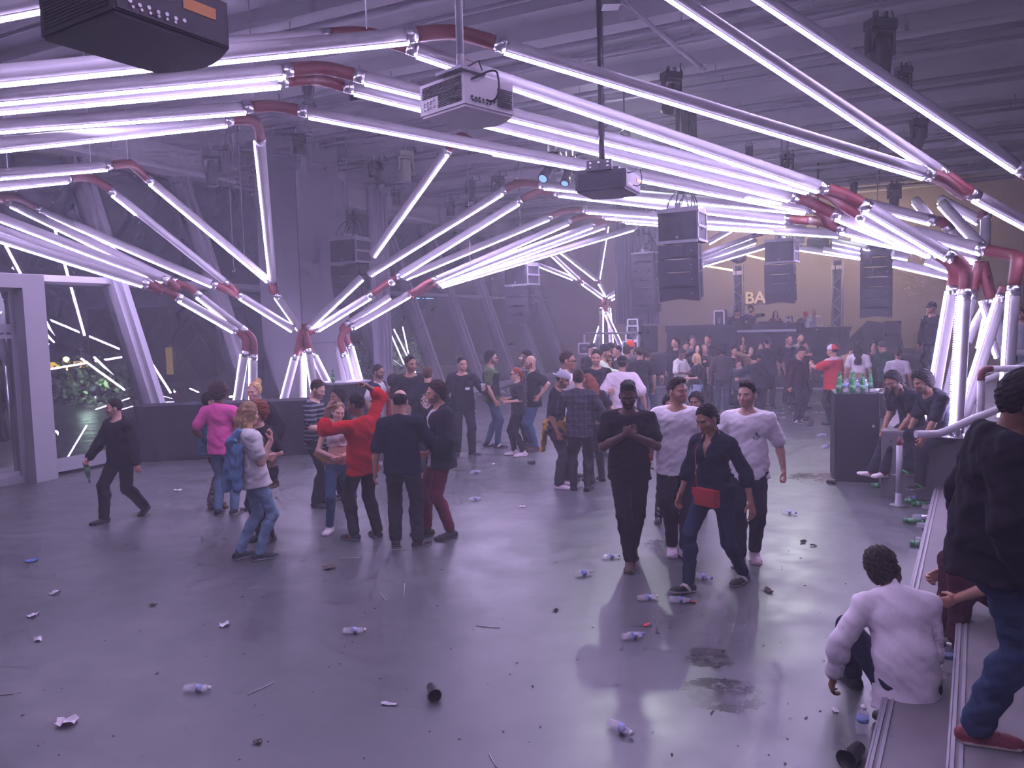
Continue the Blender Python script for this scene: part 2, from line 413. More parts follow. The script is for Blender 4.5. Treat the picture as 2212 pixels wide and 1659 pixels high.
pipe('light pipe with a shallow red elbow below the close pair, left of the pale projector',
     [(-160, 287, 8.4, 535, 235, 9.8), (654, 243, 10.1, 1751, 453, 11.2), (1815, 496, 11.5, 1975, 538, 11.3)])
pipe('light pipe that turns down at a tight red elbow into a steep hanging pipe',
     [(-160, 332, 8.0, 492, 263, 10.4), (559, 302, 11.2, 588, 606, 16.0, 180), (598, 640, 16.1, 648, 712, 16.5, 180)])
# --- left bundle
pipe('long light pipe with a red elbow falling to the knot of pipes before the column',
     [(-160, 390, 10.4, 232, 360, 12.6), (322, 391, 13.6, 580, 607, 16.0)], end=(592, 632, 16.1))
pipe('partly dark light pipe below it, lit only next to its red elbow',
     [(-160, 417, 11.0, 147, 387, 13.4), (242, 416, 14.0, 487, 612, 15.8, None, (.01, .2)), (518, 640, 16.0, 634, 713, 16.4)])
pipe('light pipe starting at the red elbow by the left edge', [(-160, 425, 14.0, -30, 426, 14.2), (84, 453, 15.0, 463, 617, 15.6)], end=(512, 637, 16.0))
pipe('light pipe just under that red elbow, second of the left fan', [(22, 440, 14.6, 374, 610, 14.8), (426, 638, 14.9, 524, 714, 15.4), (546, 772, 15.5, 545, 975, 15.6, 180)], start=(-20, 428, 14.2))
pipe('third pipe of the left fan', [(-160, 410, 13.4, 357, 608, 14.3)], end=(384, 622, 14.5))
pipe('fourth pipe of the left fan, its strip merging with the lowest one', [(-160, 440, 12.8, 323, 613, 14.2), (386, 645, 14.6, 506, 714, 15.3), (527, 764, 15.4, 497, 968, 15.5, 180)])
pipe('lowest pipe of the left fan', [(-160, 465, 12.4, 313, 615, 14.1)], end=(350, 630, 14.3))
# knot in front of the column
pipe('splayed leg leaning left under the knot of pipes', [(637, 772, 16.5, 588, 955, 16.3, 180)], start=(655, 700, 16.5))
pipe('upright leg under the knot of pipes', [(654, 762, 16.6, 654, 958, 16.6, 0)], start=(652, 705, 16.6))
pipe('leg leaning slightly right under the knot of pipes', [(665, 760, 16.5, 697, 955, 16.4, 180)], start=(656, 700, 16.5))
pipe('splayed leg leaning right behind the man in the striped shirt', [(678, 768, 16.7, 765, 940, 16.6, 0)], start=(658, 700, 16.6))
pipe('steep pipe from the knot up behind the left loudspeaker column', [(668, 707, 16.5, 782, 600, 16.4)], start=(655, 722, 16.5))
pipe('flatter pipe from the knot up behind the left loudspeaker column', [(684, 712, 16.6, 800, 640, 16.7), (845, 610, 16.8, 850, 607, 16.8)], start=(657, 724, 16.6))
# --- middle arches, left slopes and right runs
pipe('steep lone pipe ending in a red tip under the overhead pipes', [(806, 553, 14.0, 967, 328, 12.5), (1060, 325, 11.8, 1698, 433, 10.9)])
pipe('arch pipe with its red elbow at the black spotlight, upper of the two',
     [(797, 594, 16.5, 1087, 414, 15.8), (1172, 402, 15.6, 1748, 456, 13.0)])
pipe('arch pipe with its red elbow just right of the black spotlight',
     [(862, 596, 17.0, 1122, 436, 16.5), (1204, 418, 16.5, 1703, 475, 13.5), (1812, 492, 12.2, 1965, 528, 11.6)], start=(812, 630, 17.0))
pipe('highest of the flat far arches, cut by the large loudspeaker column', [(872, 601, 17.6, 1187, 470, 19.0), (1264, 455, 19.0, 1704, 484, 15.0)])
pipe('second of the flat far arches', [(938, 607, 18.0, 1229, 480, 20.0), (1306, 468, 20.0, 1737, 497, 15.0)], start=(885, 636, 17.8))
pipe('third of the flat far arches', [(942, 611, 18.1, 1281, 487, 20.5), (1350, 478, 21.0, 1818, 506, 14.0)])
pipe('fourth of the flat far arches, reaching the lone post pipe', [(946, 614, 18.2, 1308, 488, 21.5)], start=(890, 638, 17.9))
pipe('lowest of the flat far arches, with an orange lit tip', [(948, 618, 18.3, 1371, 493, 23.0)], end=(1415, 480, 23.5))
pipe('pipe bending down into the legs left of the bar counter', [(884, 637, 17.9, 762, 707, 17.6), (744, 766, 17.5, 790, 940, 17.5, 0)])
pipe('pipe behind it bending down into the inner legs left of the bar counter', [(842, 640, 18.0, 752, 700, 17.9), (757, 748, 17.8, 806, 930, 17.8, 0)])
pipe('thin leg before the curtain, left of the bar counter', [(731, 750, 18.0, 755, 870, 18.0, 0)])
# --- right cluster
pipe('short bright pipe crossing behind the right red elbows', [(1840, 510, 12.2, 1985, 538, 11.8)])
pipe('heavy pipe ending in the big red elbow at far right', [(1975, 500, 10.8, 2122, 541, 10.0), (2187, 628, 9.5, 2167, 905, 9.5, 180)], bendk=.75)
pipe('upper short pipe under the heavy one', [(2010, 535, 11.2, 2114, 556, 10.9)])
pipe('lower short pipe under the heavy one', [(2030, 546, 11.4, 2112, 562, 11.0)])
pipe('unlit leg behind the dotted light post', [(2102, 638, 10.6, 2044, 890, 10.6, None, None)], start=(2118, 566, 10.6))
pipe('wide slanting leg crossing the right cluster', [(2160, 645, 10.0, 2076, 905, 10.0, 180)], start=(2172, 622, 10.0))
pipe('slanting unlit leg under the right red elbows', [(2142, 655, 10.5, 2180, 790, 10.4, 180, None)], start=(2122, 568, 10.6))
pipe('small slanting pipe seen between the right legs', [(2086, 738, 12.5, 2134, 655, 12.5, 180)])
pipe('small upright pipe seen between the right legs', [(2118, 755, 12.0, 2132, 690, 12.0, 180)])
pipe('small pipe leaning the other way between the right legs', [(2124, 648, 11.5, 2143, 712, 11.5, 180)])
pipe('tiny pipe low between the right legs', [(2146, 738, 12.0, 2158, 772, 12.0, 180)])
pipe('dim pipe behind the right joint with a dark elbow', [(1850, 436, 12.0, 2014, 478, 11.5), (2046, 494, 11.5, 2085, 540, 11.4, None, None)])
pipe('short steep pipe high at right', [(1976, 434, 13.0, 2012, 478, 12.6)])
pipe('edge lit slanting pipe at right', [(2030, 432, 12.6, 2116, 478, 12.0)])
pipe('steep bright pipe below the edge lit one', [(2033, 440, 12.2, 2117, 531, 11.6)])
pipe('upright post pipe above the big red elbow', [(2127, 468, 11.8, 2124, 540, 11.6, 180, None)], start=(2118, 462, 11.8))
pipe('upper small pipe left of the right legs', [(2001, 563, 13.5, 2060, 584, 13.2)])
pipe('lower small pipe left of the right legs', [(1930, 569, 14.5, 2055, 597, 13.8)])
pipe('stub pipe right of the far right loudspeaker column', [(1928, 550, 15.0, 1960, 556, 15.0)])
# --- far runs behind the loudspeakers
pipe('far pipe rising from the large loudspeaker column, top of four', [(1530, 524, 22, 1578, 497, 22)])
pipe('far pipe rising from the large loudspeaker column, second of four', [(1495, 559, 22, 1624, 512, 23)], end=(1665, 500, 23))
pipe('far pipe rising from the large loudspeaker column, third of four', [(1495, 570, 22, 1632, 521, 23)])
pipe('far pipe rising from the large loudspeaker column, lowest of four', [(1517, 572, 22, 1660, 530, 23)])
pipe('far pipe between the two right loudspeaker columns, top of four', [(1800, 519, 20, 1880, 536, 19)])
pipe('far pipe between the two right loudspeaker columns, second of four', [(1800, 530, 20.5, 1880, 546, 19.5)])
pipe('far pipe between the two right loudspeaker columns, third of four', [(1780, 538, 21, 1880, 556, 20)])
pipe('far pipe between the two right loudspeaker columns, lowest of four', [(1715, 535, 22, 1880, 559, 20.5)])
# --- far cluster at the back corner
pipe('far left sloping pipe of the back corner cluster', [(1154, 569, 27, 1238, 602, 27.5)])
pipe('second sloping pipe of the back corner cluster', [(1190, 549, 27, 1247, 602, 27.5), (1257, 611, 27.6, 1302, 643, 28)])
pipe('long sloping pipe of the back corner cluster', [(1210, 543, 27, 1287, 603, 27.6), (1294, 612, 27.7, 1310, 640, 28)])
pipe('steep far pipe hanging below the flat arches', [(1311, 488, 27, 1292, 604, 27.6, 0)])
pipe('upper pipe from the back corner knot to the loudspeakers', [(1312, 642, 28, 1372, 609, 27.5)])
pipe('lower pipe from the back corner knot to the loudspeakers', [(1320, 646, 28, 1372, 622, 27.5)])
pipe('upright leg of the back corner cluster', [(1299, 668, 28, 1299, 800, 28, 0)], start=(1306, 648, 28))
pipe('second upright leg of the back corner cluster', [(1315, 665, 28.3, 1325, 800, 28.3, 0)], start=(1308, 648, 28.3))
pipe('crossing leg of the back corner cluster', [(1308, 676, 28.1, 1366, 800, 28.0, 0)], start=(1302, 650, 28))
pipe('leg leaning left of the back corner cluster', [(1297, 705, 28.2, 1268, 800, 28.2, 180)], start=(1312, 655, 28.2))
# ------------------------------------------------------------------ projectors
mm('proj_black', (.028, .027, .036), .5, spec=.25, noise=.15, nscale=12)
mm('proj_panel', (.045, .036, .05), .55, noise=.2, nscale=25)
mm('proj_white', (.60, .57, .60), .5, noise=.04, nscale=10)
mm('slot_dark', (.03, .028, .035), .8)
mm('label_orange', (.55, .22, .06), .6, noise=.15, nscale=40)
mm('cable_black', (.02, .02, .025), .6)
mm('key_grey', (.75, .72, .74), .4)
mm('socket_white', (.8, .72, .76), .4)
mm('lamp_white', (1, 1, 1), .5, emit=(.92, 1.0, .97), estr=60)
mm('lens_blue', (.1, .2, .5), .15, emit=(.25, .45, 1.0), estr=1.2)
mm('sign_blue', (.1, .3, .9), .4, emit=(.12, .35, 1.0), estr=9)
mm('bulb_yellow', (1, .7, .3), .4, emit=(1.0, .62, .12), estr=14)
mm('cap_silver', (.6, .6, .62), .3, metal=.8)

def projector(name, label, near, left, right, z, h, body, side, bulge, parts):
    """near/left/right: photo positions of three corners of the bottom face, lying on the level z"""
    N, Lc, Rc = ground(*near, z=z), ground(*left, z=z), ground(*right, z=z)
    a, b = (Lc - N), (Rc - N); la, lb = a.length, b.length; a.normalize(); b = (b - a * b.dot(a)).normalized(); Z = Vector((0, 0, 1))
    c = N + a * la / 2 + b * lb / 2; root = thing('projector', label, 'projector', c)
    # body: near corner at N, far corner bulged like a lens nose
    n = 14; out = [(0, 0), (la, 0)]
    for i in range(n + 1):
        q = i / n; x = la * (1 - q); out.append((x, lb + bulge * math.sin(PI * q) ** 1.0 - .0))
    out2 = [(0, 0), (la, 0)] + [(p[0], p[1]) for p in out[2:]]
    mb = MB(); fr = (N, a, b, Z); mb.prism(out2, h, fr)
    e = .012
    mb.prism([(x * 1.0 + (e if x < la / 2 else -e), y + (e if y < lb / 2 else -e)) for x, y in out2], -.02, fr)
    obj('body', mb, body, root)
    # ribbed side (along a) and rear panel (along b)
    mb = MB(); k = int(parts.get('slots', 10))
    for i in range(k):
        zz = h * (.10 + .80 * (i + .5) / k); x0 = parts.get('slot_x0', .06) * la; x1 = .94 * la
        if parts.get('keypad') and zz < h * .5: x1 = la * .58
        mb.box(N + a * (x0 + x1) / 2 - b * .002 + Z * zz, (x1 - x0, .008, h * .8 / k * .45), Matrix((a, b, Z)).transposed())
    obj('vent_grille', mb, M['slot_dark'], root)
    if side is not body:
        mb = MB(); mb.box(N + b * lb * .5 - a * .004 + Z * h * .5, (.012, lb * .96, h * .92), Matrix((a, b, Z)).transposed()); obj('rear_panel', mb, side, root)
    mb = MB()
    for i in range(7): mb.lathe([(.011, 0), (.011, .006)], N + b * (lb * (.12 + .075 * i)) - a * .012 + Z * h * (.24 - .02 * (i % 2)), 8, Matrix((b, Z, -a)).transposed())
    for i in range(6): mb.lathe([(.008, 0), (.008, .006)], N + b * (lb * (.14 + .07 * i)) - a * .012 + Z * h * .14, 8, Matrix((b, Z, -a)).transposed())
    obj('sockets', mb, M['socket_white'] if body is M['proj_black'] else M['slot_dark'], root)
    mb = MB()
    for i in range(9): mb.box(N + b * (lb * .80) - a * .012 + Z * h * (.15 + .07 * i), (.006, lb * .30, h * .03), Matrix((a, b, Z)).transposed())
    if body is not M['proj_black']: obj('rear_grille', mb, M['slot_dark'], root)
    if 'label' in parts:
        u, v = parts['label']; mb = MB(); mb.box(N + b * (lb * u) - a * .013 + Z * h * v, (.004, lb * .30, h * .24), Matrix((a, b, Z)).transposed()); obj('sticker', mb, M['label_orange'], root)
    if parts.get('keypad'):
        mb = MB()
        for (u, v) in ((.9, .36), (.83, .38), (.76, .4), (.69, .42), (.9, .28), (.76, .32), (.9, .15), (.76, .2), (.68, .2), (.83, .26), (.83, .16)):
            mb.box(N + a * (la * u) - b * .006 + Z * h * v, (.018, .01, .014), Matrix((a, b, Z)).transposed(), .003)
        obj('keypad', mb, M['key_grey'], root)
    T = N + a * la * parts.get('pole_a', .4) + b * lb * parts.get('pole_b', .4) + Z * h
    if parts.get('pole'):
        r = parts['pole']; mb = MB(); mb.tube([T, T + Z * .06], r * .8, 14); mb.tube([T + Z * .05, Vector((T.x, T.y, ZC))], r, 18); mb.tube([T + Z * .05, T + Z * .16], r * 1.08, 18)
        obj('mount_pole', mb, parts['pole_mat'], root)
        mb = MB(); mb.box(T + Z * .012, (la * .55, lb * .5, .024), Matrix((a, b, Z)).transposed()); 
        if parts.get('bracket'):
            mb.box(T + Z * .035 + a * la * .1, (la * .9, lb * .12, .05), Matrix((a, b, Z)).transposed()); mb.box(T + Z * .035 + b * lb * .1, (la * .12, lb * .9, .05), Matrix((a, b, Z)).transposed())
            mb.box(N + a * la * .5 - b * .01 + Z * (h + .06), (la * .5, .03, .12), Matrix((a, b, Z)).transposed())
        obj('mount_plate', mb, parts['pole_mat'], root)
        if parts.get('bracket'):
            mb = MB()
            for i in range(3):
                for zz in (.04, .085):
                    if zz < .05 and i == 1: continue
                    mb.lathe([(.016, 0), (.016, .012), (.006, .02)], N + a * (la * (.33 + .17 * i)) - b * .025 + Z * (h + zz), 8, Matrix((a, Z, -b)).transposed())
            obj('mount_bolt', mb, M['steel'], root)
        mb = MB(); p0 = N + b * lb * .12 - a * .01 + Z * h * .78; p1 = N + b * lb * .5 - a * .10 + Z * (h * .95)
        mb.tube(bez(p0, p0 - a * .12, p1 + Z * .1, p1, 10) + bez(p1, p1 - Z * .12 - a * .04, N + b * lb * .46 - a * .10, N + b * lb * .42 - a * .01 + Z * h * .26, 10), .008, 8)
        mb.tube([T + Z * .05, T + Z * .1 + b * .1, T + Z * .16 + b * .2, T + Z * .05 + b * .26, T + Z * .01 + b * .16], .007, 8)
        obj('cable', mb, M['cable_black'], root)
    return root
projector('projector', 'large black projector cut by the top edge at upper left', (245, 18), (90, 80), (497, 105), 4.0, .26, M['proj_black'], M['proj_panel'], .10, dict(slots=12, label=(.72, .62)))
projector('projector', 'pale projector hanging from a white pole in the middle', (1004, 222), (909, 253), (1100, 251), 4.08, .245, M['proj_white'], M['proj_white'], .10, dict(slots=16, keypad=True, pole=.03, pole_mat=M['white_paint'], pole_a=.2, pole_b=.12))
projector('projector', 'black projector on a black pole with bolted bracket', (1351, 402), (1243, 413), (1395, 417), 3.92, .212, M['proj_black'], M['proj_panel'], .10, dict(slots=13, label=(.86, .66), pole=.036, pole_mat=M['black_metal'], pole_a=.55, pole_b=.3, bracket=True))
projector('projector', 'small distant black projector above the stage, before the loudspeakers', (1790, 533), (1747, 535), (1812, 534), 4.4, .28, M['proj_black'], M['proj_panel'], .08, dict(slots=6, pole=.03, pole_mat=M['black_metal'], pole_a=.5, pole_b=.4))
projector('projector', 'distant white projector beside the small black one', (1737, 526), (1718, 527), (1744, 527), 4.6, .28, M['proj_white'], M['proj_white'], .05, dict(slots=6, pole=.03, pole_mat=M['white_paint'], pole_a=.5, pole_b=.4))

# ------------------------------------------------------------------ hanging loudspeaker columns
mm('cabinet', (.032, .031, .04), .6, spec=.2, noise=.2, nscale=8)
mm('grille', (.022, .022, .03), .75, spec=.2, noise=.3, nscale=60)
mm('rail_metal', (.20, .19, .23), .45, noise=.15, nscale=15)
def array(label, px, py, d, theta, n, sub=True, z_top=None, pitch0=1.0, step=3.0, hint=None):
    O = at(px, py, d); th = math.radians(theta)
    fw = Vector((O.x - CAM.x, O.y - CAM.y, 0)).normalized(); rt = Vector((fw.y, -fw.x, 0))
    X = rt * math.cos(th) - fw * math.sin(th); Y = fw * math.cos(th) + rt * math.sin(th); Z = Vector((0, 0, 1)); Rm = Matrix((X, Y, Z)).transposed()
    root = thing('line_array_speaker', label, 'loudspeaker', O, 0, 'hanging loudspeaker columns')
    def L(x, y, z): return O + X * x + Y * y + Z * z
    mb = MB(); mb.box(L(0, .3, .03), (.74, .56, .05), Rm); mb.box(L(0, .3, .1), (.1, .5, .08), Rm); obj('bumper', mb, M['rail_metal'], root)
    mb = MB()
    for x in (-.12, .12): mb.tube([L(x, .3, .1), L(0, .3, .55)], .012, 6)
    mb.tube([L(0, .3, .5), Vector((L(0, .3, 0).x, L(0, .3, 0).y, ZC))], .012, 6); obj('chain', mb, M['rail_metal'], root)
    mb = MB(); mb.box(L(.02, .3, .45), (.12, .12, .26), Rm, .02); obj('hoist', mb, M['black_metal'], root)
    mb = MB(); r = random.Random(int(px))
    for k in range(7):
        p, q = L(r.uniform(-.3, .3), r.uniform(.1, .5), .05), L(r.uniform(-.15, .3), .3, r.uniform(.4, .7)); mb.tube(bez(p, p + Z * .3, q + X * .1, q, 8), .012, 6)
    obj('cable', mb, M['cable_black'], root)
    z = 0.0
    if sub:
        H = .54; mb = MB(); mb.box(L(0, .35, z - H / 2), (.70, .66, H), Rm, .015)
        cab = obj('subwoofer_cabinet', mb, M['cabinet'], root)
        mb = MB(); mb.box(L(0, .012, z - H / 2), (.66, .03, H - .07), Rm); obj('grille', mb, M['grille'], root)
        mb = MB(); mb.box(L(0, -.01, z - H + .075), (.045, .01, .045), Rm, .004); obj('badge', mb, M['rail_metal'], root)
        mb = MB()
        for sx in (-1, 1):
            for yy in (.07, .62): mb.box(L(sx * .355, yy, z - H / 2), (.02, .04, H), Rm)
            for zz in (.02, H / 2, H - .02): mb.box(L(sx * .365, .35, z - zz), (.025, .62, .045), Rm)
        for zz in (.0, H): mb.box(L(0, .02, z - zz), (.72, .05, .05), Rm)
        obj('rigging_frame', mb, M['rail_metal'], root)
        mb = MB()
        for sx in (-1, 1): mb.lathe([(.07, 0), (.07, .004)], L(sx * .352, .35, z - H * .5), 14, Matrix((Y, Z, X * sx)).transposed())
        obj('handle_cup', mb, M['slot_dark'], root)
        z -= H + .05
    A = 0.0; P = L(0, .02, z)
    for i in range(n):
        A += math.radians(pitch0 + step * i * .5); c, s_ = math.cos(A), math.sin(A)
        Yl = (Y * c + Z * s_); Zl = (Z * c - Y * s_); Hh = .25; w = .365
        out = [(-w, 0)] + [(-w + 2 * w * k / 12, -.012 * math.cos(PI * (k - 6) / 6) - .008) for k in range(1, 12)] + [(w, 0)]
        low = [(w - 2 * w * k / 12, -Hh + .018 + .020 * math.cos(PI * (k - 6) / 6)) for k in range(13)]
        mb = MB(); mb.prism(out + low, .10, (P, X, Zl, Yl)); mb.prism([(-w + .02, -.015), (w - .02, -.015), (w - .02, -Hh + .02), (-w + .02, -Hh + .02)], .26, (P + Yl * .1, X, Zl, Yl))
        mb.prism([(-w + .09, -.035), (w - .09, -.035), (w - .09, -Hh + .06), (-w + .09, -Hh + .06)], .12, (P + Yl * .36, X, Zl, Yl))
        cab = obj('line_element', mb, M['cabinet'], root)
        mb = MB()
        for sx in (-1, 1): mb.box(P + X * sx * (w - .004) + Yl * .17 - Zl * Hh * .5, (.012, .035, Hh * .8), Matrix((X, Yl, Zl)).transposed())
        o = obj('handle', mb, M['slot_dark'], root); o.parent = cab
        mb = MB(); mb.lathe([(.013, 0), (.013, .004)], P + X * (w - .12) - Yl * .006 - Zl * Hh * .45, 8, Matrix((X, Zl, -Yl)).transposed())
        o = obj('badge', mb, M['rail_metal'], root); o.parent = cab
        P = P - Zl * (Hh + .004)
    return root
array('large loudspeaker column hanging nearest, right of the central black projector', 1462, 455, 13.6, 17, 4)
array('loudspeaker column hanging at left before the dark column', 737, 516, 17.6, 40, 4, pitch0=2)
array('loudspeaker column hanging over the stage, right of the wall letters', 1682, 520, 19.5, 14, 4)
array('tall dim loudspeaker column hanging at far right of the stage', 1893, 532, 19.0, 2, 7, sub=False, step=.3)
array('pale edged loudspeaker column by the back corner pipes', 1386, 548, 22.5, 30, 7, sub=False, step=.3)
array('faint loudspeaker column before the far windows', 1112, 572, 20.5, 34, 4, pitch0=2)

# ------------------------------------------------------------------ stage lights under the ceiling
GL = 'stage lights hung from the ceiling pipes'
def hang_at(px, py, z=6.66): return ground(px, py, z)
def moving_head(px, py, hpx, label, yaw=0.0, tilt=0.0, kind='head', z=6.66, body=None, lens=None):
    P = hang_at(px, py, z); d = (P - CAM).dot(FWD); k = hpx * d / F_PX / 1.0
    root = thing('stage_light', label, 'stage light', P, yaw, GL); B = body or M['black_metal']
    S = lambda v: Vector(v) * k
    mb = MB()
    for x in (-.09, .09): mb.box(S((x, 0, -.03)), tuple(S((.05, .08, .14))), None, .004)
    obj('clamp', mb, M['rail_metal'], root, False)
    T = Matrix.Rotation(tilt, 3, 'X')
    if kind == 'head':
        mb = MB(); mb.box(S((0, 0, -.17)), tuple(S((.44, .26, .16))), None, .02 * k); obj('base', mb, B, root, False)
        mb = MB()
        for x in (-.21, .21): mb.box(S((x, 0, -.42)), tuple(S((.06, .14, .40))), None, .015 * k)
        mb.box(S((0, 0, -.27)), tuple(S((.44, .16, .07))), None, .01 * k); obj('yoke', mb, B, root, False)
        c = S((0, 0, -.58)); mb = MB(); mb.lathe([(.05 * k, .26 * k), (.13 * k, .22 * k), (.165 * k, .05 * k), (.17 * k, -.1 * k), (.15 * k, -.28 * k), (.155 * k, -.4 * k)], c, 16, T); h = obj('head', mb, B, root, False)
        mb = MB(); mb.lathe([(.135 * k, -.40 * k), (.135 * k, -.41 * k)], c, 16, T); o = obj('lens', mb, lens or M['rail_metal'], root, False); o.parent = h
    elif kind == 'par':
        mb = MB(); mb.tube([S((-.2, 0, -.45)), S((-.2, 0, -.14)), S((0, 0, -.1)), S((.2, 0, -.14)), S((.2, 0, -.45))], .018 * k, 8); obj('yoke', mb, B, root, False)
        c = S((0, 0, -.5)); mb = MB(); mb.lathe([(.08 * k, .3 * k), (.15 * k, .24 * k), (.17 * k, .0), (.18 * k, -.3 * k)], c, 18, T)
        for j in range(6): mb.lathe([(.172 * k, (.2 - .05 * j) * k), (.182 * k, (.195 - .05 * j) * k), (.172 * k, (.19 - .05 * j) * k)], c, 18, T, cap=False)
        h = obj('lamp_body', mb, B, root, False)
        mb = MB(); mb.lathe([(.165 * k, -.3 * k), (.165 * k, -.305 * k)], c, 18, T); o = obj('lens', mb, lens or M['rail_metal'], root, False); o.parent = h
    elif kind == 'fresnel':
        mb = MB(); mb.tube([S((-.17, 0, -.5)), S((-.17, 0, -.16)), S((.17, 0, -.16)), S((.17, 0, -.5))], .016 * k, 8); obj('yoke', mb, B, root, False)
        c = S((0, 0, -.48)); mb = MB()
        for a in range(1): mb.box(c, tuple(S((.28, .26, .46))), T, .03 * k)
        h = obj('lamp_body', mb, B, root, False); mb = MB()
        for j in range(4):
            R2 = T @ Matrix.Rotation(j * PI / 2, 3, 'Z'); q = c + R2 @ S((0, .2, -.38)); mb.box(q, tuple(S((.3, .012, .26))), R2 @ Matrix.Rotation(.55, 3, 'X'))
        o = obj('barn_doors', mb, B, root, False); o.parent = h
    elif kind == 'profile':
        mb = MB(); mb.tube([S((-.17, 0, -.4)), S((-.17, 0, -.12)), S((.17, 0, -.12)), S((.17, 0, -.4))], .016 * k, 8); obj('yoke', mb, B, root, False)
        c = S((0, 0, -.42)); mb = MB(); mb.lathe([(.1 * k, .36 * k), (.15 * k, .3 * k), (.155 * k, .0), (.11 * k, -.05 * k), (.1 * k, -.3 * k), (.12 * k, -.32 * k), (.12 * k, -.48 * k)], c, 16, T)
        mb.box(c + T @ S((0, 0, .15)), tuple(S((.34, .34, .3))), T, .03 * k); h = obj('lamp_body', mb, B, root, False)
        mb = MB(); mb.lathe([(.09 * k, -.48 * k), (.09 * k, -.49 * k)], c, 16, T); o = obj('lens', mb, lens or M['rail_metal'], root, False); o.parent = h
    mb = MB(); mb.tube(bez(S((.1, .05, -.1)), S((.4, .1, .05)), S((.45, .1, -.2)), S((.3, .1, .12)), 8), .01 * k, 6); obj('cable', mb, M['cable_black'], root, False)
    return root
def cz(px): return math.atan2(px - 1106, F_PX) * -1
moving_head(664, 165, 68, 'black spotlight with barn doors behind the double red elbow', .3, .15, 'fresnel', 5.9)
moving_head(757, 150, 62, 'tilted black spotlight just right of the double red elbow', -.5, .7, 'fresnel', 6.1)
moving_head(455, 318, 84, 'bulky black moving light before the left window cornice', .2, 0, 'head', 6.2)
moving_head(645, 282, 66, 'black barrel light hanging below the bend of the steep pipe', .1, 0, 'par', 6.4)
moving_head(632, 362, 56, 'dim black moving light at the top corner of the dark column', 0, 0, 'head', 6.4)
mm('body_beige', (.36, .36, .30), .5, noise=.1, nscale=15)
moving_head(875, 320, 74, 'moving light with a pale beige yoke left of the lone steep pipe', .5, 0, 'head', 6.5, M['body_beige'])
moving_head(812, 340, 80, 'dim tilted floodlight left of the pale moving light', .6, -.6, 'profile', 6.4)
moving_head(855, 405, 46, 'small dim barrel light under the pale moving light', 0, 0, 'par', 6.4)
moving_head(1190, 316, 100, 'tilted black profile spot with a blue lens at the arch elbow', -.6, -.85, 'profile', 5.3, None, M['lens_blue'])
moving_head(1228, 330, 84, 'black profile spot with a blue lens tucked left of the black projector', -.5, -.6, 'profile', 5.3, None, M['lens_blue'])
moving_head(1075, 375, 60, 'dim moving light above the upper arch pipe', .3, 0, 'head', 6.5)
moving_head(1016, 385, 62, 'dim floodlight in a square yoke above the arches', .2, -.4, 'profile', 6.4)
moving_head(972, 425, 52, 'dim barrel light between the two arch pipes', 0, 0, 'par', 6.4)
moving_head(1450, 148, 96, 'black moving light on the ceiling pipe right of the black pole', .4, .5, 'head', 6.7)
moving_head(1902, 30, 140, 'large black moving light hanging at top right', .3, 0, 'head', 6.7)
moving_head(1952, 138, 78, 'dark moving light partly hidden by the rightmost pipe', .3, .5, 'head', 6.7)
moving_head(1985, 250, 78, 'round dark moving light between the two right pipes', .2, .3, 'head', 6.7)
moving_head(1618, 306, 44, 'small dark light on the ceiling pipe right of the cable tray', .3, 0, 'par', 6.7)
moving_head(1700, 328, 60, 'dark cluster light above the right red elbows', .3, .4, 'head', 6.7)
moving_head(1932, 392, 60, 'dark moving light above the far right small pipes', 0, 0, 'head', 6.7)
moving_head(1845, 385, 40, 'small dark light above the long right red elbow', 0, .3, 'par', 6.7)
# bright work lamp, cable tray, hanging rods
for (px, py, d, en, lab) in ((1350, 291, 15.0, LAMP, 'single glaring round lamp under the ceiling right of the black projector pole'), (1704, 463, 20.0, LAMP * .8, 'small glaring lamp tucked under the right red elbows')):
    P = at(px, py, d); t = thing('work_lamp', lab, 'lamp', P); Rl = Matrix.Rotation(PI / 2 + .45, 3, 'X')
    mb = MB(); mb.lathe([(.0, -.10), (.06, -.085), (.095, -.04), (.10, 0)], (0, 0, 0), 16, Rl); obj('bulb', mb, M['lamp_white'], t, False)
    mb = MB(); mb.lathe([(.105, .0), (.11, .03), (.06, .12), (.03, .14)], (0, 0, 0), 16, Rl); mb.tube([(0, .08, .06), (0, .08, ZC - P.z)], .012, 6); obj('housing', mb, M['black_metal'], t, False)
    ld = bpy.data.lights.new('work_light', 'SPOT'); ld.energy = en; ld.color = (.92, 1.0, .94); ld.shadow_soft_size = .09; ld.spot_size = 2.4; ld.spot_blend = .6
    lo = bpy.data.objects.new('work_light', ld); COL.objects.link(lo); lo.parent = t; lo.location = (0, -.16, -.10); lo.rotation_euler = (-.55, 0, 0)
P0 = hang_at(1482, 228, 6.7); t = thing('cable_drop', 'dark hanging bundle of cables and chain above the large loudspeaker column', 'cables', P0)
mb = MB(); mb.box((0, 0, -.65), (.42, .05, 1.3)); obj('tray', mb, M['slot_dark'], t, False)
mb = MB()
for k in range(6): mb.tube([(-.18 + .07 * k, -.05, .1), (-.17 + .07 * k, -.06, -1.0), (-.15 + .06 * k, -.05, -2.0)], .010, 6)
obj('cable', mb, M['cable_black'], t, False)
mb = MB(); a, b = hang_at(1344, 2, 6.5), hang_at(1518, 150, 6.5); mb.tube([a, b], .035, 12); mb.tube([b - (b - a).normalized() * .15, b + (b - a).normalized() * .04], .05, 12)
tag(obj('brace_bar', mb, M['pipe_grey'], None), 'loose slanting metal bar under the ceiling right of the black pole', 'bar')
mb = MB(); mb.box(at(1319, 4, 7.2), (.16, .16, .10)); o = obj('pole_flange', mb, M['black_metal'], None); tag(o, 'dark clamp plate at the top of the black projector pole', 'clamp')
GW = 'thin steel wires holding the light pipes'
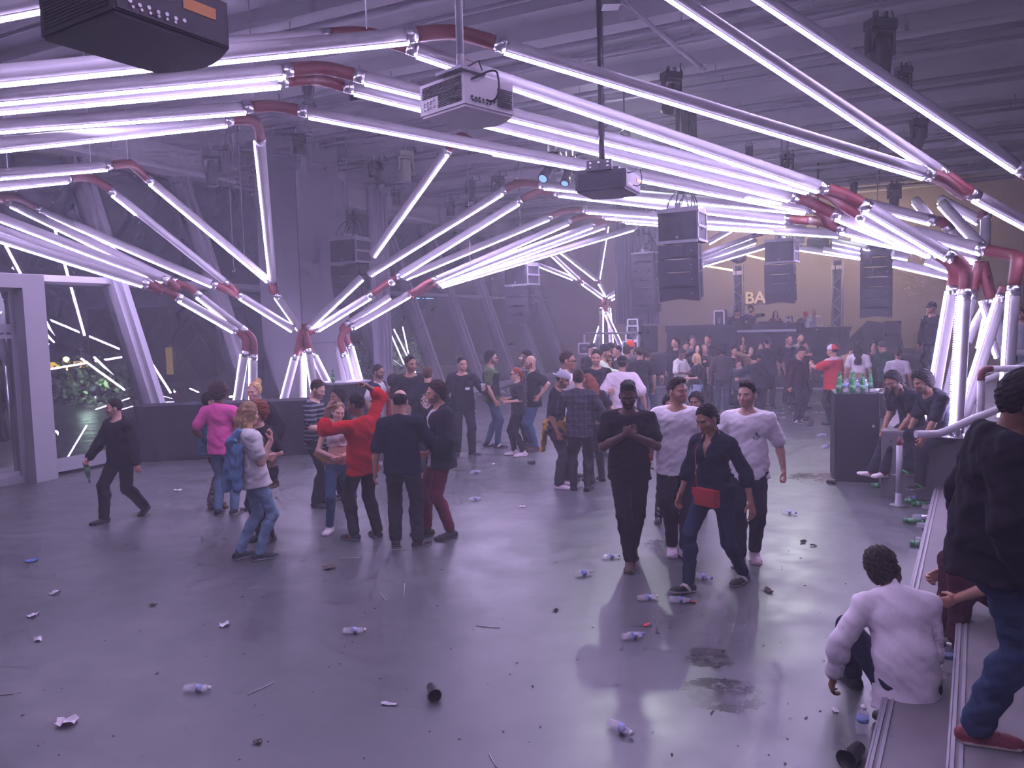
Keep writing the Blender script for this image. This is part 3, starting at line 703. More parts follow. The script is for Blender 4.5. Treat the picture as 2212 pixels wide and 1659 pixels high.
for i, (px, y0, y1, d) in enumerate(((188, 190, 235, 9.5), (266, 190, 232, 9.6), (196, 300, 350, 12.5), (276, 295, 345, 12.8), (549, 180, 246, 9.8), (792, -10, 62, 7.6), (16, 330, 362, 10.5), (1016, 530, 575, 17.5), (1268, 415, 455, 18.8))):
    a = at(px, y1, d); mb = MB(); mb.tube([a, Vector((a.x, a.y, ZC))], .006, 6); tag(obj('suspension_wire', mb, M['steel'], None), 'thin straight steel wire holding a light pipe up to the ceiling', 'wire', GW)
for px, py0, py1, d, lab in ((505, 350, 578, 16.5, 'left of two thin chains with a hook dangling before the dark column'), (528, 345, 555, 16.3, 'right of two thin chains dangling before the dark column')):
    a = at(px, py1, d); mb = MB(); mb.tube([a, Vector((a.x, a.y, ZC))], .008, 6); mb.tube([a, a + Vector((.03, 0, -.05)), a + Vector((0, 0, -.1)), a + Vector((-.04, 0, -.06))], .012, 6)
    tag(obj('hook_chain', mb, M['rail_metal'], None), lab, 'chain')

# ------------------------------------------------------------------ stage end
SR = RROOM
def sp(px, py, s): return on_plane(px, py, rp(s, 0, 0), VS)      # a point of the upright plane at s
def sbox(name, px0, px1, py0, py1, s, dep, m, parent=None, bev=.01, tagit=None):
    a, b = sp(px0, py0, s), sp(px1, py1, s); ta, tb = (a - G0).dot(NT), (b - G0).dot(NT); z0, z1 = min(a.z, b.z), max(a.z, b.z)
    mb = MB(); mb.box(rp(s + dep / 2, (ta + tb) / 2, (z0 + z1) / 2), (dep, abs(tb - ta), z1 - z0), SR, bev); o = obj(name, mb, m, parent)
    if tagit: tag(o, *tagit)
    return o
tS0, tS1 = (sp(1385, 800, SF) - G0).dot(NT), (sp(2030, 800, SF) - G0).dot(NT)
root = thing('stage', 'black fronted stage platform at the far end of the hall', 'stage', rp(SF, (tS0 + tS1) / 2, 0))
mb = MB(); mb.box(rp(SF + 2.5, (tS0 + tS1) / 2, .55), (5.0, tS1 - tS0, 1.1), SR); obj('deck', mb, M['black_cloth'], root)
mb = MB(); mb.box(rp(SF - .04, (tS0 + tS1) / 2, .03), (.05, tS1 - tS0, .06), SR); obj('base_strip', mb, M['pipe_grey'], root)
mb = MB(); mb.box(rp(SF - .01, (tS0 + tS1) / 2, .62), (.02, tS1 - tS0, .02), SR)
for k in range(8): mb.box(rp(SF - .012, tS0 + (tS1 - tS0) * k / 7, .55), (.02, .02, 1.1), SR)
obj('seam', mb, M['slot_dark'], root)
t = thing('dj_table', 'long black table with mixing decks on the stage', 'table', sp(1585, 705, SF + .5))
for n_, a in (('table_front', (1440, 1728, 712, 760)), ('table_top', (1436, 1730, 704, 713))): sbox(n_, *a, SF + .5, .7 if n_ == 'table_top' else .05, M['black_cloth'] if n_ == 'table_front' else M['black_plastic'], t, .006)
sbox('edge_strip', 1592, 1720, 713, 716, SF + .48, .02, M['pipe_grey'], t, 0)
t = thing('dj_table', 'lower right part of the table with white cables on top', 'table', sp(1780, 708, SF + .5))
sbox('table_front', 1728, 1835, 713, 765, SF + .45, .05, M['black_cloth'], t); sbox('table_top', 1724, 1838, 708, 714, SF + .45, .7, M['black_plastic'], t)
for px0, px1, py0, py1, lab in ((1580, 1630, 698, 705, 'leftmost flat black deck on the long table'), (1636, 1690, 695, 704, 'middle flat black deck on the long table'), (1690, 1722, 697, 704, 'small black mixer at the right end of the long table')):
    t = thing('mixing_deck', lab, 'music deck', sp((px0 + px1) / 2, py1, SF + .7)); sbox('body', px0, px1, py0, py1, SF + .65, .4, M['black_plastic'], t, .02)
    mb = MB()
    for k in range(5):
        q = sp(px0 + (px1 - px0) * (k + .5) / 5, py0, SF + .72); mb.lathe([(.03, 0), (.03, .02)], q, 8)
    obj('knob', mb, M['rail_metal'], t)
sbox('white_laptop', 1742, 1750, 694, 708, SF + .6, .3, M['white_paint'], tagit=('small stack of white boxes beside the capped man on stage', 'box'))
mb = MB(); mb.tube([sp(1735, 709, SF + .5), sp(1750, 706, SF + .5), sp(1765, 712, SF + .45), sp(1778, 704, SF + .6), sp(1790, 708, SF + .5), sp(1800, 706, SF + .6)], .015, 6); tag(obj('cable_tangle', mb, M['white_paint'], None), 'tangled white cable on the right stage table', 'cable')
t = thing('monitor_speaker', 'small speaker with two pale rings on the stage table', 'loudspeaker', sp(1704, 697, SF + .9)); sbox('cabinet', 1697, 1711, 683, 698, SF + .9, .2, M['black_plastic'], t)
mb = MB()
for y in (687.5, 694): 
    c = sp(1704, y, SF + .89); pts = [c + (NT * math.cos(a) + Vector((0, 0, 1)) * math.sin(a)) * .075 for a in np.linspace(0, 2 * PI, 17)]; mb.tube(pts, .018, 6, caps=False)
obj('ring', mb, M['white_paint'], t)
mm('case_black', (.05, .048, .06), .6, noise=.15, nscale=6)
def flight_case(label, px0, px1, py0, py1, s, dep=.6, group=None):
    t = thing('flight_case', label, 'flight case', sp((px0 + px1) / 2, py1, s), 0, group); sbox('box', px0, px1, py0, py1, s, dep, M['case_black'], t, .01)
    a, b = sp(px0, py0, s - .01), sp(px1, py1, s - .01); mb = MB(); ta, tb = (a - G0).dot(NT), (b - G0).dot(NT)
    for tt in (ta, tb): mb.box(rp(s, tt, (a.z + b.z) / 2), (.05, .05, abs(a.z - b.z)), SR)
    for zz in (a.z, b.z): mb.box(rp(s, (ta + tb) / 2, zz), (.05, abs(tb - ta), .05), SR)
    obj('edge_trim', mb, M['steel'], t); mb = MB(); mb.box(rp(s - .012, (ta + tb) / 2, (a.z + b.z) / 2), (.02, abs(tb - ta) * .3, abs(a.z - b.z) * .3), SR); obj('latch', mb, M['rail_metal'], t)
    return t
flight_case('tall upright flight case on the stage left of the table', 1543, 1564, 672, 714, SF + .9)
flight_case('upper metal edged case stacked by the far railing', 1356, 1377, 690, 704, SF - 1.2)
flight_case('middle metal edged case stacked by the far railing', 1355, 1378, 704, 718, SF - 1.2)
flight_case('lower metal edged case stacked by the far railing', 1352, 1377, 718, 734, SF - 1.2)
flight_case('metal edged case standing left of the back corner pipes', 1250, 1273, 742, 764, SF - 2.0)
flight_case('low metal edged case under the far railing', 1345, 1378, 738, 775, SF - 1.25)
def truss(label, px0, px1, py0, py1, s):
    a, b = sp(px0, py0, s), sp(px1, py1, s); ta, tb = (a - G0).dot(NT), (b - G0).dot(NT); t = thing('truss_tower', label, 'truss tower', rp(s, (ta + tb) / 2, 1.1)); mb = MB(); w = tb - ta; top = a.z
    for x in (ta, tb):
        for y in (0, w): mb.tube([rp(s + y, x, 1.1), rp(s + y, x, top)], .03, 8)
    z = 1.1; k = 0
    while z < top - w:
        for y in (0, w): mb.tube([rp(s + y, ta if k % 2 else tb, z), rp(s + y, tb if k % 2 else ta, z + w)], .018, 6)
        for x in (ta, tb): mb.tube([rp(s + (0 if k % 2 else w), x, z), rp(s + (w if k % 2 else 0), x, z + w)], .018, 6)
        z += w; k += 1
    obj('truss_frame', mb, M['rail_metal'], t); mb = MB(); mb.box(rp(s + w / 2, (ta + tb) / 2, (top + 1.1) / 2), (w * .7, w * .7, top - 1.2), SR); obj('sleeve', mb, M['wall_dark'], t)
    mb = MB()
    for f in (.12, .5, .8): mb.box(rp(s - .04, ta + w * f, sp(px0, py0 + 18, s).z), (.05, .09, .14), SR)
    obj('lamp', mb, M['socket_white'], t)
    moving = MB(); moving.lathe([(.1, -.3), (.28, -.2), (.3, .1), (.2, .35)], rp(s + w / 2, (ta + tb) / 2, top + .35), 14); obj('moving_head', moving, M['black_metal'], t)
    return t
truss('left dark truss tower on the stage before the wall letters', 1584, 1604, 572, 690, SF + 3.4)
truss('right dark truss tower on the stage behind the decks', 1798, 1819, 560, 690, SF + 3.4)
for px, py, w, h, lab in ((1463, 712, 26, 50, 'black moving light standing at the left end of the stage'), (1655, 700, 22, 34, 'black round stage light between the two pairs of performers'), (1815, 706, 26, 28, 'black stage light beside the right truss tower')):
    P = sp(px, py + 2, SF + 1.6); k = h * (P - CAM).dot(FWD) / F_PX; t = thing('floor_light', lab, 'stage light', (P.x, P.y, 1.1), 0); dz = P.z - 1.1
    mb = MB(); mb.box((0, 0, .07), (.4, .4, .14), None, .02); obj('base', mb, M['black_metal'], t, False)
    mb = MB()
    for x in (-.2, .2): mb.box((x, 0, .3), (.06, .16, .5), None, .015)
    obj('yoke', mb, M['black_metal'], t, False); mb = MB(); mb.lathe([(.12, -.1), (.2, .05), (.22, .35), (.2, .55)], (0, 0, .2), 14); obj('head', mb, M['black_metal'], t, False)
for px in (1482, 1722, 1788):
    P = sp(px, 705, SF + 2.6); t = thing('uplight', {1482: 'square uplight on the stage left of the tall flight case', 1722: 'square uplight behind the man in the red cap', 1788: 'square uplight right of the capped performer'}[px], 'stage light', (P.x, P.y, 1.1))
    mb = MB(); mb.box((0, 0, .22), (.34, .3, .44), None, .02); obj('housing', mb, M['black_metal'], t, False); mb = MB(); mb.box((0, 0, .445), (.26, .22, .01)); obj('lens', mb, M['sign_blue'], t, False)
    ld = bpy.data.lights.new('uplight_beam', 'SPOT'); ld.energy = 130; ld.color = (.55, .65, 1.0); ld.spot_size = .5; ld.spot_blend = .8; ld.shadow_soft_size = .08
    lo = bpy.data.objects.new('beam', ld); COL.objects.link(lo); lo.parent = t; lo.location = (0, 0, .47); lo.rotation_euler = (PI, 0, 0)
sbox('side_speaker', 1910, 1946, 694, 760, SF + .3, .8, M['cabinet'], tagit=('pale edged loudspeaker box at the right end of the stage', 'loudspeaker'))
sbox('side_speaker', 1384, 1408, 704, 762, SF - .6, .8, M['cabinet'], tagit=('dark loudspeaker box at the left end of the stage front', 'loudspeaker'))
P = sp(1880, 705, SF + .8); mb = MB(); mb.prism([(-1.0, 0), (1.0, 0), (.9, .5), (.55, .95), (-.1, 1.05), (-.8, .3)], 1.0, (Vector((P.x, P.y, 1.1)), NT, Vector((0, 0, 1)), VS)); tag(obj('covered_speaker', mb, M['black_cloth'], None), 'dark cloth covered hump on the stage under the tall loudspeaker column', 'cover')
P = sp(1633, 645, SF + 6.0); R3 = Matrix((NT, Vector((0, 0, 1)), -VS)).transposed()
mm('letter_pale', (.72, .62, .48), .7)
o = text('wall_letters', 'BAR', .66, M['letter_pale'], None, P, R3, .05, 'LEFT', .012); o.location = sp(1609, 645, SF + 6.0); tag(o, 'large pale letters on the yellowish wall behind the stage', 'sign')
sbox('stage_speaker_box', 1574, 1583, 661, 676, SF + 5.9, .1, M['frame_paint'], tagit=('small framed panel low on the yellowish stage wall', 'panel'))
mm('edge_glow_warm', (1, .8, .5), .4, emit=(1.0, .72, .32), estr=4)  # warm light falling on ceiling fixture edges, put in as emission
for (x0, y0, x1, y1, lab) in ((1521, 574, 1583, 584, 'left thin warm strip lamp along the stage ceiling edge'), (1603, 549, 1656, 561, 'middle thin warm strip lamp along the stage ceiling edge'), (1840, 551, 1864, 562, 'right thin warm strip lamp along the stage ceiling edge')):
    mb = MB(); mb.tube([sp(x0, y0, SF + 5.5), sp(x1, y1, SF + 4.0)], .035, 8); tag(obj('lit_fixture_edge', mb, M['edge_glow_warm'], None), lab, 'lamp')
ld = bpy.data.lights.new('stage_wash', 'AREA'); ld.energy = 330; ld.color = (1.0, .74, .45); ld.shape = 'RECTANGLE'; ld.size = 9; ld.size_y = .5
lo = bpy.data.objects.new('stage_wash_light', ld); COL.objects.link(lo); lo.location = rp(SF + 3.0, 10, 6.2); lo.rotation_euler = (Vector(rp(SF + 6, 10, 3.0)) - Vector(lo.location)).to_track_quat('-Z', 'Y').to_euler()
# pleated curtains in the back corner, railing
curtain('curtain', 'tall pale curtain behind the back corner pipes', sp(1330, 700, SF - .5), sp(1425, 700, SF + .4), .0, 6.2, M['curtain_grey'], .10, 16)
mb = MB(); s_ = SF - 1.6
mb.tube([sp(1266, 720, s_), sp(1366, 720, s_), sp(1380, 718, s_)], .035, 8); mb.tube([sp(1364, 738, s_), sp(1378, 719, s_)], .035, 8)
for x in (1262, 1380): mb.tube([sp(x, 722, s_), Vector((sp(x, 722, s_).x, sp(x, 722, s_).y, 0))], .035, 8)
tag(obj('railing', mb, M['white_paint'], None), 'white tube railing before the back corner pipes', 'railing')

# ------------------------------------------------------------------ barrier, counters
mb = MB(); a, b = ground(300, 999), ground(668, 981); n_ = 40; vs = []; d_ = (b - a).normalized(); nn = Vector((-d_.y, d_.x, 0)); Lb = (b - a).length + .1
for j in range(7):
    for i in range(n_ + 1):
        q = i / n_; vs.append(a + d_ * Lb * q + nn * (.03 * math.sin(i * 1.3) * math.sin(j * .9 + i * .2)) + Vector((0, 0, 1.02 * j / 6)))
mb.add(vs, [(j * (n_ + 1) + i, j * (n_ + 1) + i + 1, (j + 1) * (n_ + 1) + i + 1, (j + 1) * (n_ + 1) + i) for j in range(6) for i in range(n_)], True)
mb.box((a + b) / 2 + nn * .45 + Vector((0, 0, .505)), (Lb, .8, 1.0), Matrix((d_, nn, Vector((0, 0, 1)))).transposed())
tag(obj('cloth_barrier', mb, M['black_cloth'], None), 'low black cloth covered barrier before the left windows', 'barrier')
A0 = at(726, 826, 15.6); t = thing('bar_counter', 'dark bar counter right of the striped shirt man', 'counter', (A0.x, A0.y, 0))
a, b = at(722, 828, 15.4), at(808, 822, 15.9); d_ = (b - a); d_.z = 0; Lb = d_.length; d_.normalize(); nn = Vector((-d_.y, d_.x, 0)); ht = a.z; Rb = Matrix((d_, nn, Vector((0, 0, 1)))).transposed()
mb = MB(); mb.box(Vector((a.x, a.y, ht / 2 - .02)) + d_ * Lb / 2 + nn * .35, (Lb, .7, ht - .04), Rb, .01); obj('body', mb, M['black_cloth'], t)
mb = MB(); mb.box(Vector((a.x, a.y, ht - .02)) + d_ * Lb / 2 + nn * .35, (Lb + .04, .74, .04), Rb, .006); obj('top', mb, M['rail_metal'], t); COUNTER_TOP = Vector((a.x, a.y, ht)) + d_ * .06 + nn * .2
gb = ground(1802, 1040); tg = (gb - G0).dot(NT)
CB = rp((gb - G0).dot(VS), tg, 0); CX = Vector((.95, -.31, 0)).normalized(); CY = Vector((.31, .95, 0)).normalized(); CH = 1.255; CR = Matrix((CX, CY, Vector((0, 0, 1)))).transposed()
t = thing('cabinet', 'black cabinet with empty bottles on top beside the two seated men', 'cabinet', CB)
mb = MB(); mb.box(CB + CX * .29 + CY * .36 + Vector((0, 0, CH / 2)), (.58, .72, CH), CR, .012); obj('body', mb, M['black_plastic'], t)
mb = MB(); mb.box(CB + CX * .29 - CY * .004 + Vector((0, 0, CH / 2 - .03)), (.52, .012, CH - .16), CR); obj('front_panel', mb, M['black_cloth'], t)
mb = MB(); mb.box(CB + CX * .50 - CY * .014 + Vector((0, 0, .80)), (.035, .02, .035), CR, .004); obj('lock', mb, M['rail_metal'], t)
CTOP = lambda x, y: CB + CX * x + CY * y + Vector((0, 0, CH))

# ------------------------------------------------------------------ steps, platform, rails at the right
DS, DR = Vector((.518, .855, 0)), Vector((.855, -.518, 0)); RST = Matrix((DS, DR, Vector((0, 0, 1)))).transposed()
A1, A2 = Vector((1.64, 3.5, 0)), Vector((1.83, 3.16, 0)); PH = .85
PC = ground(1902, 1073)          # left front foot of the platform
L1 = (PC - A1).dot(DS)
def step(i, base, z, wid, l0, l1):
    t = bpy.data.objects.new('stair_step', None); COL.objects.link(t); c = base + DS * (l0 + l1) / 2; t.location = c; t['kind'] = 'structure'
    mb = MB(); mb.box(base + DS * (l0 + l1) / 2 + DR * wid / 2 + Vector((0, 0, z / 2)), (l1 - l0, wid, z), RST); obj('tread', mb, M['step_top'], t)
    mb = MB()
    for o_ in (.012, .045): mb.box(base + DS * (l0 + l1) / 2 + DR * o_ + Vector((0, 0, z + .003)), (l1 - l0, .016, .008), RST)
    mb.box(base + DS * (l0 + l1) / 2 - DR * .004 + Vector((0, 0, z - .025)), (l1 - l0, .012, .05), RST); obj('nosing', mb, M['step_edge'], t)
step(1, A1, .2, 3.0, -4, L1); step(2, A2, .4, 2.6, -4, L1); step(3, A2 + DR * .42, .6, 2.2, -4, L1)
tp = bpy.data.objects.new('platform', None); COL.objects.link(tp); tp.location = PC; tp['kind'] = 'structure'
mb = MB(); mb.box(PC + DS * 4.0 + DR * 3 + Vector((0, 0, PH / 2)), (8.0, 6.0, PH), RST, .008); obj('platform_body', mb, M['grey_board'], tp)
mb = MB(); mb.box(PC + DS * 4.0 + DR * 3 + Vector((0, 0, PH + .004)), (7.98, 5.98, .012), RST); obj('platform_top', mb, M['step_top'], tp)
tb = thing('post', 'short white post with a red tip before the seated men', 'post', ground(1941, 1092)); g_ = tb.location
zt = at(1947, 942, (g_ - CAM).dot(FWD)).z
mb = MB(); mb.lathe([(.034, .16), (.034, zt - .10)], (0, 0, 0), 14); obj('post_tube', mb, M['pipe_white'], tb, False)
mb = MB(); mb.lathe([(.034, zt - .10), (.024, zt - .04), (.008, zt)], (0, 0, 0), 14); obj('tip', mb, M['pipe_red'], tb, False)
mb = MB(); mb.lathe([(.10, 0), (.10, .012), (.045, .02), (.036, .16)], (0, 0, 0), 14); obj('base_sleeve', mb, M['rail_metal'], tb, False)
d_ = 8.9
mb = MB(); pts = [at(1978, 938, d_), at(2010, 938, d_), at(2026, 937, d_), at(2044, 931, d_ - .05), at(2100, 906, d_ - .2), at(2166, 880, d_ - .4), at(2260, 845, d_ - .7)]
mb.tube(pts, .045, 12)
t = thing('handrail', 'white handrail curving up in front of the right legs', 'handrail', pts[3]); obj('rail', mb, M['pipe_white'], t)
mb = MB(); q = at(2240, 852, d_ - .6); mb.tube([q, Vector((q.x, q.y, .6))], .035, 10); obj('rail_post', mb, M['pipe_white'], t)
t = thing('handrail', 'white handrail with a red bend before the heavy right leg', 'handrail', at(2118, 920, 8.7))
p0, p1, p2, p3 = at(2118, 925, 8.7), at(2119, 822, 8.7), at(2142, 797, 8.7), at(2290, 795, 8.5)
mb = MB(); mb.tube([p0, p1], .038, 12); mb.tube([p2, p3], .038, 12); obj('rail', mb, M['pipe_white'], t)
mb = MB(); mb.tube(bez(p1, p1.lerp(at(2119, 797, 8.7), .8), at(2121, 797, 8.7), p2, 10), .04, 12); obj('elbow', mb, M['pipe_red'], t)
mb = MB(); mb.tube([at(2098, 835, 10.2), at(2165, 806, 10.0), at(2290, 760, 9.7)], .04, 12); tag(obj('sloped_rail', mb, M['pipe_white'], None), 'sloping white rail behind the handrail with a red bend', 'handrail')
mb = MB(); mb.tube([at(2050, 706, 14), at(2130, 707, 13.6)], .04, 10); mb.tube([at(2140, 762, 12.4), at(2260, 762, 12)], .045, 10); tag(obj('level_rail', mb, M['pipe_white'], None), 'level white rails crossing behind the right legs', 'handrail')
mb = MB(); b_ = Vector((5.32, 9.17, PH)); mb.lathe([(.20, .012), (.20, .025)], b_, 20); mb.lathe([(.06, .02), (.06, .12)], b_, 10)
for k in range(6): mb.lathe([(.02, .02), (.02, .05)], b_ + Vector((.15 * math.cos(k * PI / 3), .15 * math.sin(k * PI / 3), 0)), 6)
tag(obj('base_plate', mb, M['steel'], None), 'bolted round steel foot of the dotted light post', 'base plate')
for i, s in enumerate((8.0, 12.5, 17.0)):
    a, b = rp(s, T_R - .2, 0), rp(s, T_R + 2.0, 6.2); mb = MB(); mb.tube([a, b], .17, 4, smooth=False); struct('window_mullion', mb, M['frame_paint'])

# ------------------------------------------------------------------ night outside
mm('night_ground', (.05, .055, .05), .95, noise=.3, nscale=.6)
mm('leaf_green', (.10, .16, .07), .8, noise=.3, nscale=4)
mm('house_wall', (.12, .11, .10), .9, noise=.2, nscale=.5)
mb = MB(); mb.quad(rp(-20, -60, -1.2), rp(90, -60, -1.2), rp(90, -.4, -1.2), rp(-20, -.4, -1.2)); o = link_mesh('ground_outside', mb.v, mb.f, M['night_ground']); o['kind'] = 'structure'
def bush(name, label, c, r, n, m=None):
    r_ = random.Random(int(c.x * 100)); mb = MB()
    for k in range(n):
        v = Vector((r_.gauss(0, 1), r_.gauss(0, 1), r_.gauss(0, .8))); v = v.normalized() * r * r_.uniform(.5, 1.0); p = c + v
        a = Vector((r_.gauss(0, 1), r_.gauss(0, 1), r_.gauss(0, 1))).normalized() * .13; b = a.cross(Vector((r_.gauss(0, 1), r_.gauss(0, 1), r_.gauss(0, 1)))).normalized() * .07
        mb.add([p - a, p + b, p + a, p - b], [(0, 1, 2, 3)])
    return tag(obj(name, mb, m or M['leaf_green'], None), label, 'bush')
bush('floodlit_bush', 'floodlit green bush outside behind the left windows', at(205, 838, 27), 1.5, 900)
bush('floodlit_bush', 'floodlit green bush outside behind the man in the white shirt with glasses', at(835, 785, 36), 1.8, 900)
for px, py, d, lab in ((205, 843, 25.5, 'glaring floodlight outside low behind the left windows'), (873, 770, 34, 'glaring floodlight outside behind the middle windows')):
    P = at(px, py, d); t = thing('floodlight', lab, 'floodlight', P); mb = MB(); mb.lathe([(0, -.1), (.14, -.08), (.2, 0)], (0, 0, 0), 12, Matrix.Rotation(1.2, 3, 'X')); obj('lens', mb, M['lamp_white'], t, False)
    mb = MB(); mb.lathe([(.22, 0), (.2, .12), (.08, .18)], (0, 0, 0), 12, Matrix.Rotation(1.2, 3, 'X')); mb.tube([(0, 0, 0), (0, 0, -1.2 - P.z)], .04, 8); obj('housing', mb, M['black_metal'], t, False)
    ld = bpy.data.lights.new('flood', 'POINT'); ld.energy = 25; ld.color = (.75, 1.0, .9); ld.shadow_soft_size = .2; lo = bpy.data.objects.new('flood', ld); COL.objects.link(lo); lo.parent = t; lo.location = (0, -.5, .4)
GS = 'warm street lamps outside the left windows'
for px, py in ((143, 776), (203, 775), (236, 775), (325, 723), (76, 741), (340, 818)):
    P = at(px, py, 60); mb = MB(); mb.lathe([(0, -.22), (.2, -.1), (.22, .1), (0, .22)], P, 10); mb.tube([P, Vector((P.x, P.y, -1.2))], .05, 6); tag(obj('street_lamp', mb, M['bulb_yellow'], None), 'small warm street lamp glowing outside the left windows', 'street lamp', GS)
mb = MB(); P = at(372, 790, 58); mb.box(Vector((P.x, P.y, 1.5)), (9, 6, 5.4)); tag(obj('building', mb, M['house_wall'], None), 'dark building outside with a yellow lit stairwell', 'building')
mb = MB(); P = at(366, 780, 54.5); mb.box(P, (.35, .3, 1.9)); tag(obj('lit_window', mb, mat('stair_light', (.6, .4, .1), .6, emit=(1, .66, .15), estr=.22), None), 'tall yellow lit window of the dark building outside', 'window')
mb = MB(); P = at(150, 788, 62); mb.box(P, (3.0, .5, .5)); tag(obj('lit_shelter', mb, mat('shelter_lit', (.6, .45, .1), .6, emit=(1, .7, .15), estr=.8), None), 'yellow lit shelter outside under the street lamps', 'shelter')
R4 = Matrix((RGT, UPV, -FWD)).transposed()
o = text('hotel_sign', 'NOVOTEL', .92, M['sign_blue'], None, at(897, 640, 90), R4, .05); tag(o, 'small blue lit hotel sign outside the middle windows', 'sign')
mb = MB(); P = at(1000, 650, 92); mb.box(Vector((P.x + 6, P.y + 4, 3)), (60, 6, 12)); tag(obj('office_building', mb, M['house_wall'], None), 'long dark office building outside with rows of lit windows', 'building')
GR = 'small yellow lit windows of the office building outside'
for px, py in [(930 + 7.6 * k, 641.5) for k in range(4)] + [(986 + 7.5 * k, 642 - .3 * k) for k in range(5)] + [(1071, 620), (1080, 619), (1090, 619)] + [(1196 + 10 * k, 632) for k in range(3)] + [(1245 + 10 * k, 631) for k in range(3)]:
    mb = MB(); mb.box(at(px, py, 91 - 2.5), (.26, .1, .12)); tag(obj('lit_window', mb, M['bulb_yellow'], None), 'small yellow lit window in a row outside', 'window', GR)
